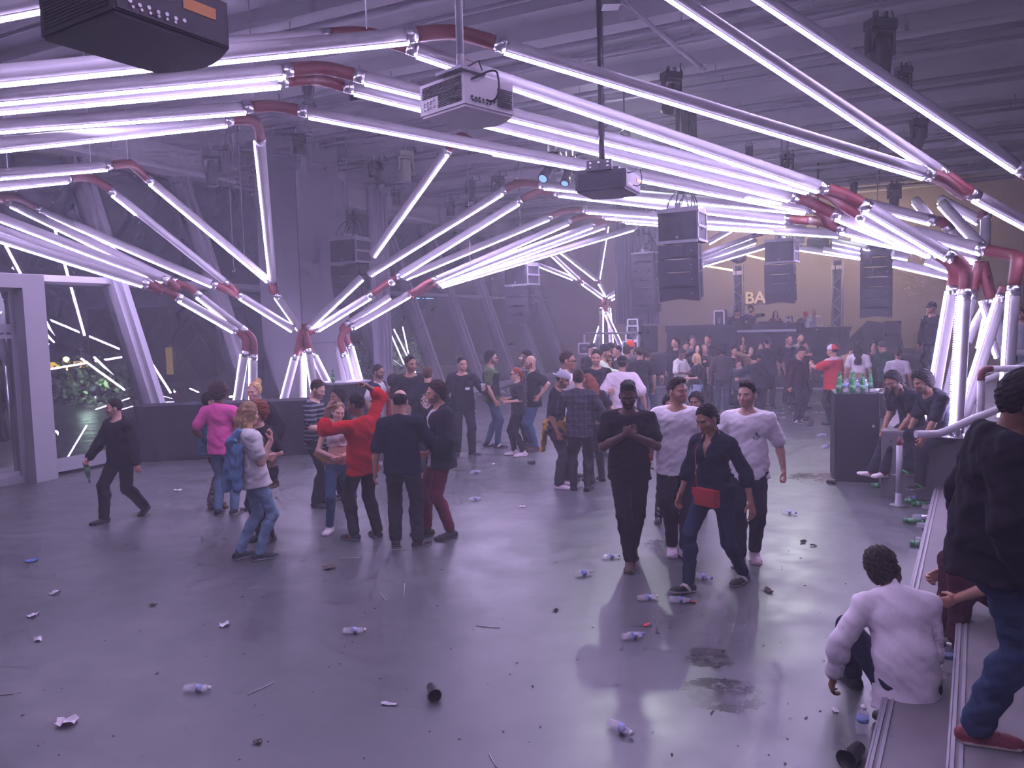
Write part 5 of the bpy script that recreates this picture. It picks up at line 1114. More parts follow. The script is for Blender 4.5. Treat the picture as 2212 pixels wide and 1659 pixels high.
GPC = 'people standing and dancing in the crowd before the stage'
def person(label, foot, top, face, p, group=None, res=None, d=None, z0=0.0):
    """foot: photo position of the point on the floor under the pelvis (or a Vector); top: photo height of the head top; face: 0 towards the camera, 90 to the right of the photo, 180 away"""
    base = foot if isinstance(foot, Vector) else ground(foot[0], foot[1], z0)
    c = Vector((CAM.x - base.x, CAM.y - base.y, 0)).normalized(); rt = Vector((-c.y, c.x, 0)); a = math.radians(face); f = c * math.cos(a) + rt * math.sin(a); yaw = math.atan2(-f.x, f.y)
    K = skeleton(p); topz = (K['atl'] + K['RH'] @ [0, -.01, .213])[2] + p.get('top_extra', .012); dist = (base - CAM).dot(FWD)
    if isinstance(top, (int, float)) and top > 3: Hw = at(foot[0] if not isinstance(foot, Vector) else project(base)[0], top, dist).z - base.z; sc = Hw / topz
    else: sc = top / 1.75
    sc *= p.get('scale', 1.0)
    root = thing('person', label, 'person', base, yaw, group); far = dist > 15; h = res or (.0085 if dist < 8 else .0105 if dist < 12 else .013 if dist < 16 else .019)
    sk = np.array(SKIN[p.get('skin', 'mid')]); lo, hi = bounds(K)
    # body
    F = Field(lo, hi, h * 1.25); torso(F, K, p); shoulders(F, K, p, -.004)
    for sd in 'RL': arm(F, K, sd, p, fore=(0, 0, 1.0)); leg(F, K, sd, p, shin=(0, 0, 1.0));
    for sd in 'RL': foot_sdf(F, K, sd, -.006)
    F.cone(K['neck'] + K['R3'] @ [0, -.012, -.05], K['atl'], .056, .052, .04)
    P1, F1 = F.mesh(); C1 = np.tile(sk, (len(P1), 1)); fine = dist < 17
    if p.get('tights'):
        m = (P1[:, 2] < K['pel'][2]) & (np.abs(P1[:, 0] - K['pel'][0]) < .24); C1[m] = p['tights']
    o = K['atl']; Fh = Field(np.minimum(o - .16, K['neck'] - .1), np.maximum(o + K['RH'] @ [0, 0, .12] + .16, K['neck'] + .1), max(.0048, h * .5) if fine else h * .8); head_field(Fh, K, p, fine)
    P2, F2 = Fh.mesh(); C2 = head_colors(P2, K, p) if fine else np.tile(sk, (len(P2), 1))
    if not fine and p.get('beard'): q = (P2 - o) @ K['RH']; C2[(q[:, 2] < .04) & (q[:, 1] > .02)] = np.array(HAIR[p.get('hair_col', 'dark')]) * .6 + sk * .3
    PP, FF, CC = [P1, P2], [F1, F2 + len(P1)], [C1, C2]; nn = len(P1) + len(P2)
    for sd in 'RL':
        if p.get('hide' + sd): continue
        W, dd = K['W' + sd], K['hd' + sd]; q = W + dd * .09; Fd = Field(q - .13, q + .13, .0045 if dist < 8 else .0058 if dist < 13 else .009 if fine else .014); hand(Fd, K, sd, 1.0 if fine else 1.12); Fd.cone(W - nrm(W - K['E' + sd]) * .05, W, .029, .026, .01); P3, F3 = Fd.mesh(); C3 = np.tile(sk * [1.05, .92, .9], (len(P3), 1)); PP.append(P3); FF.append(F3 + nn); CC.append(C3); nn += len(P3)
    soft_obj('body', np.concatenate(PP), np.concatenate(FF), M['skin'], root, sc, np.concatenate(CC))
    hm = hair_mesh(K, p, max(.0055, h * .55) if fine else h * .9)
    if hm: soft_obj('hair', *hm[:2], M['hair'], root, sc, hm[2])
    # trousers, skirts
    b = p.get('bottom')
    if b:
        kind = b.get('kind', 'trousers'); F = Field(lo, hi, h); e = b.get('e', .012); es = b.get('es', e); 
        F.ell(K['pel'] + K['R1'] @ [0, 0, -.05], K['pel'] + K['R1'] @ [0, 0, .08], K['R1'] @ [1, 0, 0], ((.172 if p.get('fem') else .16) * p.get('wide', 1) + e, .112 * p.get('wide', 1) + e + p.get('belly', 0) * .5), ((.165 if p.get('fem') else .155) * p.get('wide', 1) + e, .108 * p.get('wide', 1) + e + p.get('belly', 0) * .6), .04)
        for sd in 'RL':
            if kind == 'skirt': leg(F, K, sd, p, e + b.get('flare', .03), e + b.get('flare', .03), b.get('len', .6), k=.10)
            elif kind == 'shorts': leg(F, K, sd, p, e, e + .015, b.get('len', .9))
            else: leg(F, K, sd, p, e, es, shin=(es, b.get('cuff', es + .012), b.get('len', .97)))
        F.ripple(b.get('fold', .0032), 42, 2); F.ripple(b.get('fold', .0032) * .5, 88, 3); (F.cut(K['pel'] + K['R1'] @ [0, 0, b.get('top', .015)], K['R1'] @ [0, 0, 1]) if max(K['KR'][2], K['KL'][2]) < K['pel'][2] - .12 else None)
        if kind in ('skirt', 'shorts'):
            for sd in 'RL':
                v = K['K' + sd] - K['H' + sd]; 
            zz = min((K['H' + s] + (K['K' + s] - K['H' + s]) * b.get('len', .9))[2] for s in 'RL')
            if not b.get('nocut'): F.cut((0, 0, zz + .03), (0, 0, -1))
        Pm, Fc = F.mesh(); soft_obj(b.get('name', {'trousers': 'trousers', 'skirt': 'skirt', 'shorts': 'shorts'}[kind]), Pm, Fc, M['cloth'], root, sc, shade(pattern(Pm, K, b['c']), Pm))
    # tops, in layers
    for ly in p.get('top', []):
        e = ly.get('e', .018); F = Field(lo, hi, h); hem = ly.get('hem', .07); fl = ly.get('flare', .022)
        torso(F, K, p, e, lo=max(0, hem), fl=fl if hem > 0 else 0, bust=not ly.get('nobust')); 
        if not ly.get('strapless'): shoulders(F, K, p, e)
        F.cone(K['neck'] + K['R3'] @ [0, -.012, -.07], K['neck'] + K['R3'] @ [0, -.012, -.01], .07 + e, .058 + e * .4, .03); 
        
        if hem > -.9: F.cut(K['pel'] + K['R1'] @ [0, 0, -hem - .04], K['R1'] @ [0, 0, -1])
        if ly.get('crop'): F.cut(K['waist'] + K['R1'] @ [0, 0, ly['crop']], K['R1'] @ [0, 0, -1])
        F.cut(K['neck'] + K['R3'] @ [0, -.01, ly.get('neck', .012)], K['R3'] @ [0, .42, 1])
        if ly.get('strapless'): F.cut(K['chest'] + K['R3'] @ [0, 0, .07], K['R3'] @ [0, 0, 1])
        for sd in 'RL':
            s_ = ly.get('sleeve' + sd, ly.get('sleeve', 'short'))
            if s_ == 'short': arm(F, K, sd, p, e + .004, e + ly.get('sw', .016), ly.get('sl', .62), k=.035)
            elif s_ == 'elbow': arm(F, K, sd, p, e + .002, e + .006, 1.0, (e + .006, e + .008, .18), k=.03)
            elif s_ == 'long': arm(F, K, sd, p, e + .002, e + .006, 1.0, (e + .004, e + .006, ly.get('cuff', .97)), k=.03)
            elif s_ == 'push': arm(F, K, sd, p, e + .004, e + .01, 1.0, (e + .006, e + .012, .45), k=.03)
        F.ripple(ly.get('fold', .0042), ly.get('ff', 33), ly.get('seed', 1)); F.ripple(ly.get('fold', .0042) * .45, 71, 5)
        if ly.get('vneck'): v = ly['vneck']; F.ell(K['neck'] + K['R3'] @ [0, .10, .03], K['neck'] + K['R3'] @ [0, .15, -v], K['R3'] @ [1, 0, 0], (.075, .12), (.008, .06), 0, 's')
        if ly.get('open'): w = ly['open']; F.ell(K['neck'] + K['R3'] @ [0, .16, .03], K['pel'] + K['R1'] @ [0, .17, -.25], K['R3'] @ [1, 0, 0], (w, .16), (w * 1.6, .16), .01, 's')
        if ly.get('hood'): F.ell(K['neck'] + K['R3'] @ [-.05, -.10, -.02], K['neck'] + K['R3'] @ [.05, -.10, -.02], K['R3'] @ [0, 0, 1], (.05, .045), (.05, .045), .03); F.cone(K['neck'] + K['R3'] @ [-.09, .0, .0], K['neck'] + K['R3'] @ [-.05, -.1, .01], .03, .045, .02); F.cone(K['neck'] + K['R3'] @ [.09, .0, .0], K['neck'] + K['R3'] @ [.05, -.1, .01], .03, .045, .02)
        if ly.get('collar'):
            for sg in (1, -1): F.ell(K['neck'] + K['R3'] @ [0, -.075, .03], K['neck'] + K['R3'] @ [sg * .06, .02, .02], K['R3'] @ [0, 0, 1], (.03, .012), (.03, .012), .01); F.ell(K['neck'] + K['R3'] @ [sg * .06, .02, .02], K['neck'] + K['R3'] @ [sg * .045, .085, -.03], K['R3'] @ [0, 0, 1], (.03, .012), (.022, .010), .01)
        Pm, Fc = F.mesh(); soft_obj(ly.get('name', 'shirt'), Pm, Fc, M['cloth'], root, sc, shade(pattern(Pm, K, ly['c']), Pm))
    # shoes
    sh = p.get('shoes')
    if sh:
        for sd in 'RL':
            if p.get('hidefoot' + sd): continue
            A = K['A' + sd]; F = Field(A - .26, A + .26 + np.array([0, 0, sh.get('up', 0)]), max(.006, h * .7)); foot_sdf(F, K, sd, sh.get('e', .008), up=sh.get('up', .01)); u, f_ = K['fu' + sd], K['fd' + sd]; b_ = A - u * .05; s_ = np.cross(f_, u); st = sh.get('st', .02)
            if sh.get('up', 0) > .06: F.cone(A, A + (K['K' + sd] - A) * (sh['up'] / .42), .045 + sh.get('e', .008), .055 + sh.get('e', .008), .02)
            F.ell(b_ - f_ * .05 - u * .022, b_ + f_ * .17 - u * .025, s_, (.042 + sh.get('e', .008), st), (.044 + sh.get('e', .008), st), .004); F.cut(A - u * .085, -u)
            Pm, Fc = F.mesh(); q = (Pm - b_) @ np.stack([s_, f_, u], 1); C = np.tile(np.array(sh['c'], float), (len(Pm), 1)); C[q[:, 2] < -.016] = sh.get('sole', (.3, .28, .28))
            if sh.get('accent') is not None: m = (np.abs(q[:, 1] - .03 - q[:, 2] * .8) < .02) & (q[:, 2] > -.014); C[m] = sh['accent']
            if sh.get('lace') is not None: m = (np.abs(q[:, 0]) < .02) & (q[:, 1] > .04) & (q[:, 1] < .11) & (q[:, 2] > 0) & (np.mod(q[:, 1], .022) < .011); C[m] = sh['lace']
            soft_obj('shoe', Pm, Fc, M['leather'], root, sc, C)
    R, o = K['RH'], K['atl']; PH_ = lambda x, y, z: Vector(o + R @ np.array([x, y, z])) * sc; X_, Y_, Z_ = (Vector(R @ np.array(v)) for v in ([1, 0, 0], [0, 1, 0], [0, 0, 1])); RM = Matrix((X_, Y_, Z_)).transposed()
    if p.get('glasses') and fine:
        dark = p['glasses'] == 'dark'; mb = MB()
        for sg in (1, -1):
            if dark: mb.box(PH_(sg * .034, .104, .088), (.052 * sc, .006 * sc, .034 * sc), RM, .012 * sc); mb.tube([PH_(sg * .058, .10, .096), PH_(sg * .080, .0, .09)], .004 * sc, 6)
            else:
                mb.tube([PH_(sg * .034 + .024 * math.cos(t), .106, .087 + .019 * math.sin(t)) for t in np.linspace(0, 2 * PI, 15)], .0026 * sc, 6, caps=False); mb.tube([PH_(sg * .058, .103, .092), PH_(sg * .080, .0, .09)], .0026 * sc, 6)
        mb.tube([PH_(-.012, .108, .092), PH_(.012, .108, .092)], .0032 * sc, 6); obj('sunglasses' if dark else 'glasses', mb, M['dark_lens'], root, False)
    if p.get('cap'):
        c_ = p['cap']; F = Field(o + R @ [0, 0, .15] - .26, o + R @ [0, 0, .15] + .26, max(.006, h * .6)); Pw = lambda x, y, z: o + R @ np.array([x, y, z]); k_ = c_.get('kind', 'cap')
        F.blob(Pw(0, -.008, .13), R, (.09, .11, .105), .02)
        if k_ == 'beanie': F.blob(Pw(0, -.03, .19), R, (.075, .085, .07), .03)
        if k_ == 'hat': F.ell(Pw(0, -.03, .19), Pw(0, .03, .19), R @ [1, 0, 0], (.085, .055), (.085, .055), .02)
        zc = c_.get('z', .115); F.cut(Pw(0, 0, zc), R @ [0, c_.get('tilt', .15), -1])
        if k_ == 'cap': sg = -1 if c_.get('back') else 1; F.ell(Pw(0, sg * .08, zc + .01), Pw(0, sg * .165, zc - .005), R @ [1, 0, 0], (.075, .012), (.05, .008), .01)
        if k_ == 'hat': F.blob(Pw(0, -.005, zc + .01), R, (.165, .185, .014), .015)
        Pm, Fc = F.mesh(); q = (Pm - o) @ R; C = np.tile(np.array(c_['c'], float), (len(Pm), 1))
        if c_.get('c2') is not None: C[(q[:, 1] * (1 if not c_.get('back') else -1)) > c_.get('split', .05)] = c_['c2']
        if k_ == 'hat': C[(q[:, 2] < zc + .045) & (np.hypot(q[:, 0], q[:, 1]) < .125)] = (.008, .008, .009)
        soft_obj(dict(cap='cap', beanie='beanie', hat='brimmed_hat')[k_], Pm, Fc, M['cloth'], root, sc, C)
    def wpt(v): return base + Matrix.Rotation(yaw, 3, 'Z') @ (Vector(v) * sc)
    return dict(root=root, K=K, sc=sc, w=wpt, base=base, yaw=yaw, f=f)
def extra(P, name, build, m=None, color=(.1, .1, .1), h=.008, ripple=.003, tagit=None):
    """a further soft garment or bag: build(F, K) fills the field; a child of the person, or a thing of its own when tagit is given"""
    K = P['K']; lo, hi = bounds(K, .35); F = Field(lo, hi, h); build(F, K)
    if ripple: F.ripple(ripple, 38, 4)
    Pm, Fc = F.mesh(); C = color(Pm, K) if callable(color) else shade(np.tile(np.array(color, float), (len(Pm), 1)), Pm)
    if tagit is None: return soft_obj(name, Pm, Fc, m or M['cloth'], P['root'], P['sc'], C)
    c = (Pm.min(0) + Pm.max(0)) / 2; c[2] = Pm[:, 2].min(); o = soft_obj(name, Pm - c, Fc, m or M['cloth'], None, P['sc'], C); o.location = P['w'](c); o.rotation_euler = (0, 0, P['yaw']); return tag(o, *tagit)
# ------------------------------------------------------------------ everybody in the hall
BLK, NVY, WHT, OFF, GRY = (.011, .011, .016), (.011, .014, .03), (.74, .70, .74), (.55, .52, .55), (.10, .10, .11)
DEN, LDEN, DDEN, RED, BURG = (.055, .10, .17), (.17, .27, .38), (.022, .03, .055), (.48, .022, .022), (.15, .028, .045)
def T(c, **k): return dict(c=c, **k)
def B(c, **k): return dict(c=c, **k)
SNK = dict(c=(.55, .46, .52), sole=(.55, .5, .53), lace=(.4, .33, .38)); DSH = dict(c=(.018, .018, .022), sole=(.05, .05, .055)); DWS = dict(c=(.016, .017, .025), sole=(.5, .46, .48), accent=(.4, .38, .4))
walk = dict(fR=(.07, .27, 0), fL=(.07, -.27, .04), pitL=28, hip=(0, 0, -.035))
# --- left
W1 = person('man in black sweater and trousers striding at left before the glass wall', (270, 1120), 857, -52, dict(walk, skin='pale', hair_col='black', hair_t=.012, beard=.2, lean=5, head=(35, 2, 0), wide=1.12, arm=1.12, aR=dict(t=(.16, .26, -.42), curl=1.1), aL=dict(t=(.17, .08, -.52), n=(-.4, -.9, 0)), top=[T(BLK, sleeve='long', name='sweater', e=.024)], bottom=B(BLK, e=.02, es=.022), shoes=DSH))
person('person in blue quilted jacket, leopard print trousers and glasses at left', (462, 1096), 846, 95, dict(skin='mid', hair='short', hair_t=.022, hair_col='black', glasses='clear', head=(5, 3, 0), aR=dict(t=(.1, .12, -.45)), aL=dict(t=(.1, .16, -.42)), top=[T(('quilt', (.035, .13, .20), (.02, .075, .12)), sleeve='long', e=.05, name='jacket', collar=1, hem=.06)], bottom=B(('spots', (.02, .018, .02), (.45, .36, .32)), e=.016, es=.016, cuff=.055), shoes=dict(c=(.16, .075, .05), sole=(.12, .08, .06))))
person('person in pink T-shirt with round dark curls, seen from behind', (487, 1112), 818, 150, dict(skin='brown', hair='afro', hair_col='dark', hair_r=.128, top_extra=.05, aL=dict(t=(.12, .16, -.40)), aR=dict(t=(.08, .3, -.3)), toeR=5, fR=(.1, .05, 0), top=[T((.66, .085, .30), sl=.7)], bottom=B((.12, .19, .28), e=.012), shoes=DWS))
P4 = person('person with long fair hair, white T-shirt and pale jeans, denim jacket over the back', (548, 1206), 864, 104, dict(skin='pale', hair='long', hair_col='light', hair_tip='blonde', hair_len=.16, lean=-4, head=(-12, 14, 0), pelvis=-6, fR=(.09, .04, 0), fL=(.09, -.12, 0), kR=(.1, 1, 0), toeR=4, hip=(0, .05, -.02), aR=dict(t=(.02, .20, -.06), e=(.15, .1, -1), curl=1.3, hd=(-.1, .2, 1), n=(-.3, -1, 0)), aL=dict(t=(.05, .2, -.3)), top=[T((.52, .50, .50), fold=.006, e=.026, flare=.03)], bottom=B(LDEN, e=.006, es=.006, fold=.005), shoes=dict(c=(.02, .028, .045), sole=(.62, .58, .6))))
person('blonde woman with a bun and hairband in black jacket, facing left', (566, 1098), 815, -35, dict(fem=1, skin='pale', hair='bun', hair_col='blonde', top_extra=.06, head=(5, 2, 0), aL=dict(t=(.12, .1, -.45)), top=[T(BLK, sleeve='long', e=.045, name='jacket', collar=1)], bottom=B(BLK), shoes=DSH))
person('woman with a cloud of red curls and glasses in black, standing behind the pale jeans', (574, 1168), 860, -55, dict(fem=1, skin='pale', hair='afro', hair_col='auburn', hair_r=.135, glasses='clear', top_extra=.05, head=(10, 5, 0), aL=dict(t=(.04, .2, -.28)), aR=dict(t=(.02, .22, -.25)), tights=(.014, .013, .016), top=[T(BLK, sl=.75), dict(c=('plaid', (.10, .06, .055), (.26, .18, .16)), e=.035, strapless=1, sleeve='none', hem=.2, name='tied_shirt', nobust=1)], bottom=B(BLK, kind='skirt', len=.45), shoes=dict(c=(.018, .016, .018), up=.2, sole=(.03, .03, .03))))
# --- dancing group left of the middle
person('man in striped grey T-shirt looking down at his drink', (689, 1092), 819, 72, dict(skin='pale', hair='fade', hair_col='dark', beard=.45, head=(8, 22, 0), wide=1.1, arm=1.1, aR=dict(t=(.02, .30, -.30), curl=1), aL=dict(t=(.05, .32, -.28), curl=1), top=[T(('stripes', (.016, .018, .025), (.16, .165, .19), .058, .36), sl=.7)], bottom=B((.016, .015, .017), e=.022, es=.026), shoes=dict(DSH, up=.08)))
P8 = person('woman in white crop top and blue jeans with her arms crossed', (738, 1146), 866, 8, dict(fem=1, skin='pale', hair='bun', bun=(0, -.10, .14), hair_col='light', head=(-8, 8, -10), aR=dict(t=(-.10, .20, -.34), e=(1, -.2, -.4), n=(0, -1, .2)), aL=dict(t=(-.14, .24, -.32), e=(1, -.2, -.4), n=(0, -1, .2)), fR=(.16, .02, 0), fL=(.15, .0, 0), toeR=30, toeL=4, top=[dict(c=(.62, .60, .58), crop=.085, sleeve='none', e=.012, hem=-.95, name='crop_top')], bottom=B(DEN, e=.007, es=.006, top=.12, len=.93), shoes=dict(SNK, c=(.62, .58, .58))))
person('man in bright red sweater with both arms raised, dancing with his back turned', (790, 1162), 846, -142, dict(skin='brown', hair='short', hair_col='black', wide=1.08, side=-7, lean=-3, head=(-25, 6, 8), shrugR=.04, shrugL=.03, aR=dict(t=(.00, .06, .40), e=(1, -.1, .0), curl=1, hd=(-.9, .2, .4)), aL=dict(t=(.17, .10, .24), e=(1, .2, -.7), curl=.8, hd=(-.6, .1, .6)), fR=(.12, -.08, 0), fL=(.12, .06, 0), top=[T((.46, .012, .014), sleeve='elbow', e=.024, name='sweater', hem=.10, fold=.006)], bottom=B((.022, .022, .026), e=.016, es=.018), shoes=dict(c=(.02, .022, .03), sole=(.5, .46, .46), accent=(.22, .08, .04))))
person('dark haired person in black hidden behind the man in the red sweater', (742, 1078), 836, -70, dict(skin='tan', hair='curly', hair_col='black', hair_t=.02, top=[T(BLK)], bottom=B(BLK, e=.008), shoes=dict(c=(.05, .045, .06), sole=(.5, .46, .5), lace=(.5, .45, .5))))
person('balding man in navy T-shirt and charcoal jeans, seen from behind', (876, 1182), 838, 172, dict(skin='mid', hair='bald', hair_col='black', head=(8, 0, 0), wide=1.1, arm=1.05, fR=(.14, .0, 0), fL=(.12, .10, 0), toeL=8, toeR=40, aL=dict(t=(.12, .03, -.52)), aR=dict(t=(.12, .30, -.36), curl=.8), top=[T((.010, .014, .028), sl=.9, hem=.06)], bottom=B((.030, .031, .036), e=.018, es=.022, fold=.005), shoes=dict(c=(.025, .026, .03), sole=(.4, .37, .38), accent=(.20, .075, .04))))
person('man in open dark jacket and dark red trousers, talking to the balding man', (958, 1158), 820, -76, dict(skin='mid', hair='curly', hair_t=.018, hair_col='dark', beard=.6, head=(0, 4, 0), fR=(.1, .16, 0), fL=(.1, -.06, 0), aL=dict(t=(.03, .24, -.38), curl=1), aR=dict(t=(.0, .34, -.22), curl=1), top=[T((.45, .44, .45), hem=.09), dict(c=(.014, .017, .025), e=.045, open=.075, sleeve='push', name='jacket', hem=.10, hood=1)], bottom=B(BURG, e=.012, es=.012, len=.9), shoes=dict(c=(.03, .027, .027), sole=(.12, .11, .11))))
# --- second row
person('bearded man with glasses in white T-shirt and draped navy jumper', (822, 1002), 786, 62, dict(skin='tan', hair='short', hair_col='black', beard=.7, glasses='clear', head=(5, 4, 0), aR=dict(t=(.1, .1, -.48)), top=[T((.68, .65, .68), hem=.1), dict(c=NVY, e=.035, sleeve='none', name='jumper', hem=-.9, crop=.02, open=.10)], bottom=B((.20, .19, .20), e=.02, es=.02), shoes=dict(SNK, c=(.4, .34, .38))))
person('dark haired person in red top behind the balding man', (856, 1000), 806, 105, dict(skin='brown', hair='curly', hair_t=.028, hair_col='dark', top_extra=.03, top=[T((.42, .03, .035), sleeve='short')], bottom=B(BLK), shoes=DSH))
person('tall man in black turning his head, behind the balding man', (893, 1012), 766, 15, dict(skin='tan', hair='short', hair_col='black', beard=.5, head=(-20, 5, 0), wide=1.15, aL=dict(t=(.14, .05, -.5)), top=[T(BLK, sl=.8, e=.024)], bottom=B(BLK, e=.02), shoes=DSH))
person('person in black T-shirt with a white and orange back print', (931, 1020), 790, 176, dict(skin='pale', hair='short', hair_col='brown', hair_t=.02, aL=dict(t=(.16, .05, -.48)), aR=dict(t=(.16, .08, -.46)), top=[T(('print', (.011, .011, .016), (.6, .42, .36), 0, .26, .12, .13, -.1, 1), sl=.75, e=.024)], bottom=B(BLK), shoes=DSH))
P16 = person('man in black sweatshirt with a small white chest badge, holding a cup', (1003, 984), 769, 8, dict(skin='mid', hair='short', hair_col='black', head=(-18, 3, 0), wide=1.12, aL=dict(t=(.16, .30, -.16), curl=1.1, e=(.6, -.5, -.8)), aR=dict(t=(.15, .03, -.5)), fR=(.12, -.02, 0), fL=(.14, .04, 0), toeL=40, top=[T(('logo', (.011, .012, .018), (.62, .60, .64), -.075, .27, .042, .02), sleeve='long', e=.026, name='sweatshirt')], bottom=B((.013, .014, .02), e=.02, es=.02), shoes=dict(c=(.02, .025, .04), sole=(.5, .46, .5))))
person('man with sunglasses in olive green T-shirt, a dark jumper tied at his hips', (1064, 966), 757, 84, dict(skin='pale', hair='curly', hair_t=.02, hair_col='black', beard=.7, glasses='dark', aR=dict(t=(.05, .12, -.5), curl=1), fR=(.1, .1, 0), fL=(.1, -.1, 0), top=[T((.075, .105, .045), hem=.04), dict(c=BLK, e=.04, strapless=1, sleeve='none', hem=.18, name='tied_jumper', nobust=1, crop=-.12)], bottom=B(DEN, e=.006, es=.006, len=.92), shoes=dict(DSH, accent=(.6, .55, .6))))
person('red haired woman in black with dark sunglasses and white trainers', (1122, 984), 792, -80, dict(fem=1, skin='pale', hair='ponytail', hair_len=.08, hair_col='red', glasses='dark', head=(0, 2, 0), aL=dict(t=(.02, .24, -.27), curl=.9), aR=dict(t=(.0, .26, -.25)), fR=(.1, .08, 0), fL=(.1, -.06, 0), top=[T((.02, .018, .022), sl=.85)], bottom=B(BLK, e=.005, es=.005, top=.1), shoes=dict(c=(.6, .54, .56), sole=(.6, .54, .56), e=.014)))
person('bald man with a ginger beard, open black shirt and blue jeans', (1154, 972), 766, -76, dict(skin='pale', hair='none', hair_col='red', beard=.9, glasses='clear', head=(-3, 3, 0), aL=dict(t=(.14, -.02, -.34), e=(.6, -1, 0)), top=[T(('plaid', (.20, .18, .19), (.03, .03, .04)), hem=.08), dict(c=BLK, e=.03, open=.06, sleeve='short', name='overshirt', hem=.08)], bottom=B((.06, .115, .22), e=.016, es=.016), shoes=dict(c=(.09, .055, .04), sole=(.1, .07, .05), up=.1)))
person('black haired man with sunglasses behind the bald bearded man', (1143, 960), 756, -62, dict(skin='tan', hair='curly', hair_t=.015, hair_col='black', beard=.6, glasses='dark', top=[T(('plaid', (.03, .03, .035), (.35, .32, .34)), sleeve='long')], bottom=B(BLK), shoes=DSH))
P21 = person('man in grey backward cap and black T-shirt, a mustard jumper tied at his hips', (1203, 1052), 797, 76, dict(skin='tan', hair='short', hair_col='dark', beard=.7, lean=10, head=(0, 20, 0), cap=dict(c=(.30, .30, .34), back=1), top_extra=.03, aR=dict(t=(.06, .14, -.50), curl=.5), fR=(.1, .06, 0), fL=(.12, .0, 0), top=[T(BLK, sl=.8)], bottom=B((.035, .037, .037), e=.026, es=.026, fold=.006), shoes=dict(SNK, c=(.6, .46, .54))))
person('man in dark checked shirt with his back turned, in the middle group', (1254, 1060), 796, 176, dict(skin='pale', hair='short', hair_t=.02, hair_col='dark', aL=dict(t=(.10, .26, -.36)), aR=dict(t=(.10, .26, -.36)), fR=(.1, 0, 0), fL=(.1, .04, 0), top=[T(('plaid', (.020, .022, .030), (.062, .064, .078)), sleeve='long', e=.024, hem=.10, name='checked_shirt', fold=.006)], bottom=B((.018, .017, .018), e=.008, es=.008), shoes=DSH))
person('man in white shirt with dark sunglasses behind the grey cap', (1227, 1034), 757, 80, dict(skin='tan', hair='fade', hair_col='dark', glasses='dark', head=(0, 3, 0), top=[T((.62, .56, .60), sleeve='long', collar=1, name='white_shirt')], bottom=B(BLK), shoes=DSH))
person('brown haired woman in black crop top, short skirt and tall boots', (1289, 1040), 806, -148, dict(fem=1, skin='pale', hair='bob', hair_len=.06, hair_col='auburn', lean=8, side=-6, head=(-10, 14, 0), tights=(.075, .045, .045), aL=dict(t=(.06, .25, -.3)), aR=dict(t=(.10, .12, -.45)), top=[T(BLK, crop=.0, hem=-.95)], bottom=B(BLK, kind='skirt', len=.62, e=.016, top=.10), shoes=dict(c=(.014, .014, .017), up=.36, sole=(.02, .02, .02))))
P25 = person('man in black T-shirt holding a can at his chest, looking left', (1291, 985), 754, 18, dict(skin='mid', hair='short', hair_col='black', hair_t=.018, beard=.5, head=(22, 4, 0), aR=dict(t=(.02, .26, -.26), curl=1.1), aL=dict(t=(.0, .26, -.28), curl=1), top=[T((.014, .016, .024))], bottom=B(BLK), shoes=DSH))
person('broad man in pale T-shirt, black shorts and black brimmed hat, seen from behind', (1347, 985), 766, 178, dict(skin='mid', hair='short', hair_col='dark', wide=1.22, arm=1.2, belly=.02, cap=dict(kind='hat', c=(.022, .022, .025), z=.135), top_extra=.04, aL=dict(t=(.2, .06, -.46)), aR=dict(t=(.2, .06, -.48)), top=[T((.66, .56, .62), sl=.85, e=.034, hem=.12, sw=.03)], bottom=B((.014, .014, .017), kind='shorts', len=.95, e=.035), shoes=dict(c=(.03, .03, .034), sole=(.55, .5, .52), accent=(.5, .45, .48))))
# --- third group left of the stage
G2 = [('man in black T-shirt with sunglasses pushed up on his cropped hair', (1384, 930), 748, -155, dict(skin='mid', hair='fade', hair_col='dark', aR=dict(t=(.14, .04, -.5)), top=[T(BLK)], bottom=B((.06, .10, .17))), ),
 ('man in black with a bent bare arm behind the cropped haired man', (1400, 924), 754, 160, dict(skin='mid', hair='short', hair_col='dark', aR=dict(t=(.10, .22, -.34)), top=[T(BLK)], bottom=B((.06, .09, .15)))),
 ('man in grey T-shirt with his back turned, right of the brimmed hat', (1356, 928), 744, 176, dict(skin='mid', hair='short', hair_col='dark', hair_t=.02, wide=1.1, top=[T((.05, .055, .055))], bottom=B(BLK))),
 ('person in vivid orange cap above the brimmed hat', (1364, 912), 737, 170, dict(skin='mid', hair='short', cap=dict(kind='beanie', c=(.75, .09, .03)), top=[T(GRY)], bottom=B(BLK))),
 ('person in black cap and pale sweater stretching one arm forward', (1300, 936), 746, 78, dict(skin='mid', hair='short', beard=.5, cap=dict(kind='beanie', c=BLK), lean=10, aR=dict(t=(.05, .50, -.10)), top=[T((.48, .52, .42), sleeve='long', name='sweater')], bottom=B(BLK))),
 ('woman with dark headscarf and glasses left of the brimmed hat', (1319, 935), 765, 0, dict(fem=1, skin='tan', hair='long', hair_len=.2, hair_col='black', glasses='clear', top=[T(BLK, sleeve='long')], bottom=B(BLK))),
 ('man in dark brimmed hat before the back corner pipes', (1322, 902), 741, 20, dict(skin='mid', hair='short', beard=.6, cap=dict(kind='hat', c=(.012, .012, .016), z=.13), top=[T(BLK)], bottom=B(BLK))),
 ('man in profile with pale earrings before the back corner pipes', (1338, 908), 745, -70, dict(skin='mid', hair='short', hair_col='black', top=[T((.3, .28, .3))], bottom=B(BLK))),
 ('person in black cap with a white mark, left of the outstretched arm', (1281, 905), 741, 30, dict(skin='mid', hair='short', cap=dict(c=BLK, c2=(.5, .48, .5), split=.10), top=[T(BLK)], bottom=B(BLK)))]
for a in G2: person(a[0], a[1], a[2], a[3], dict(a[4], shoes=DSH))
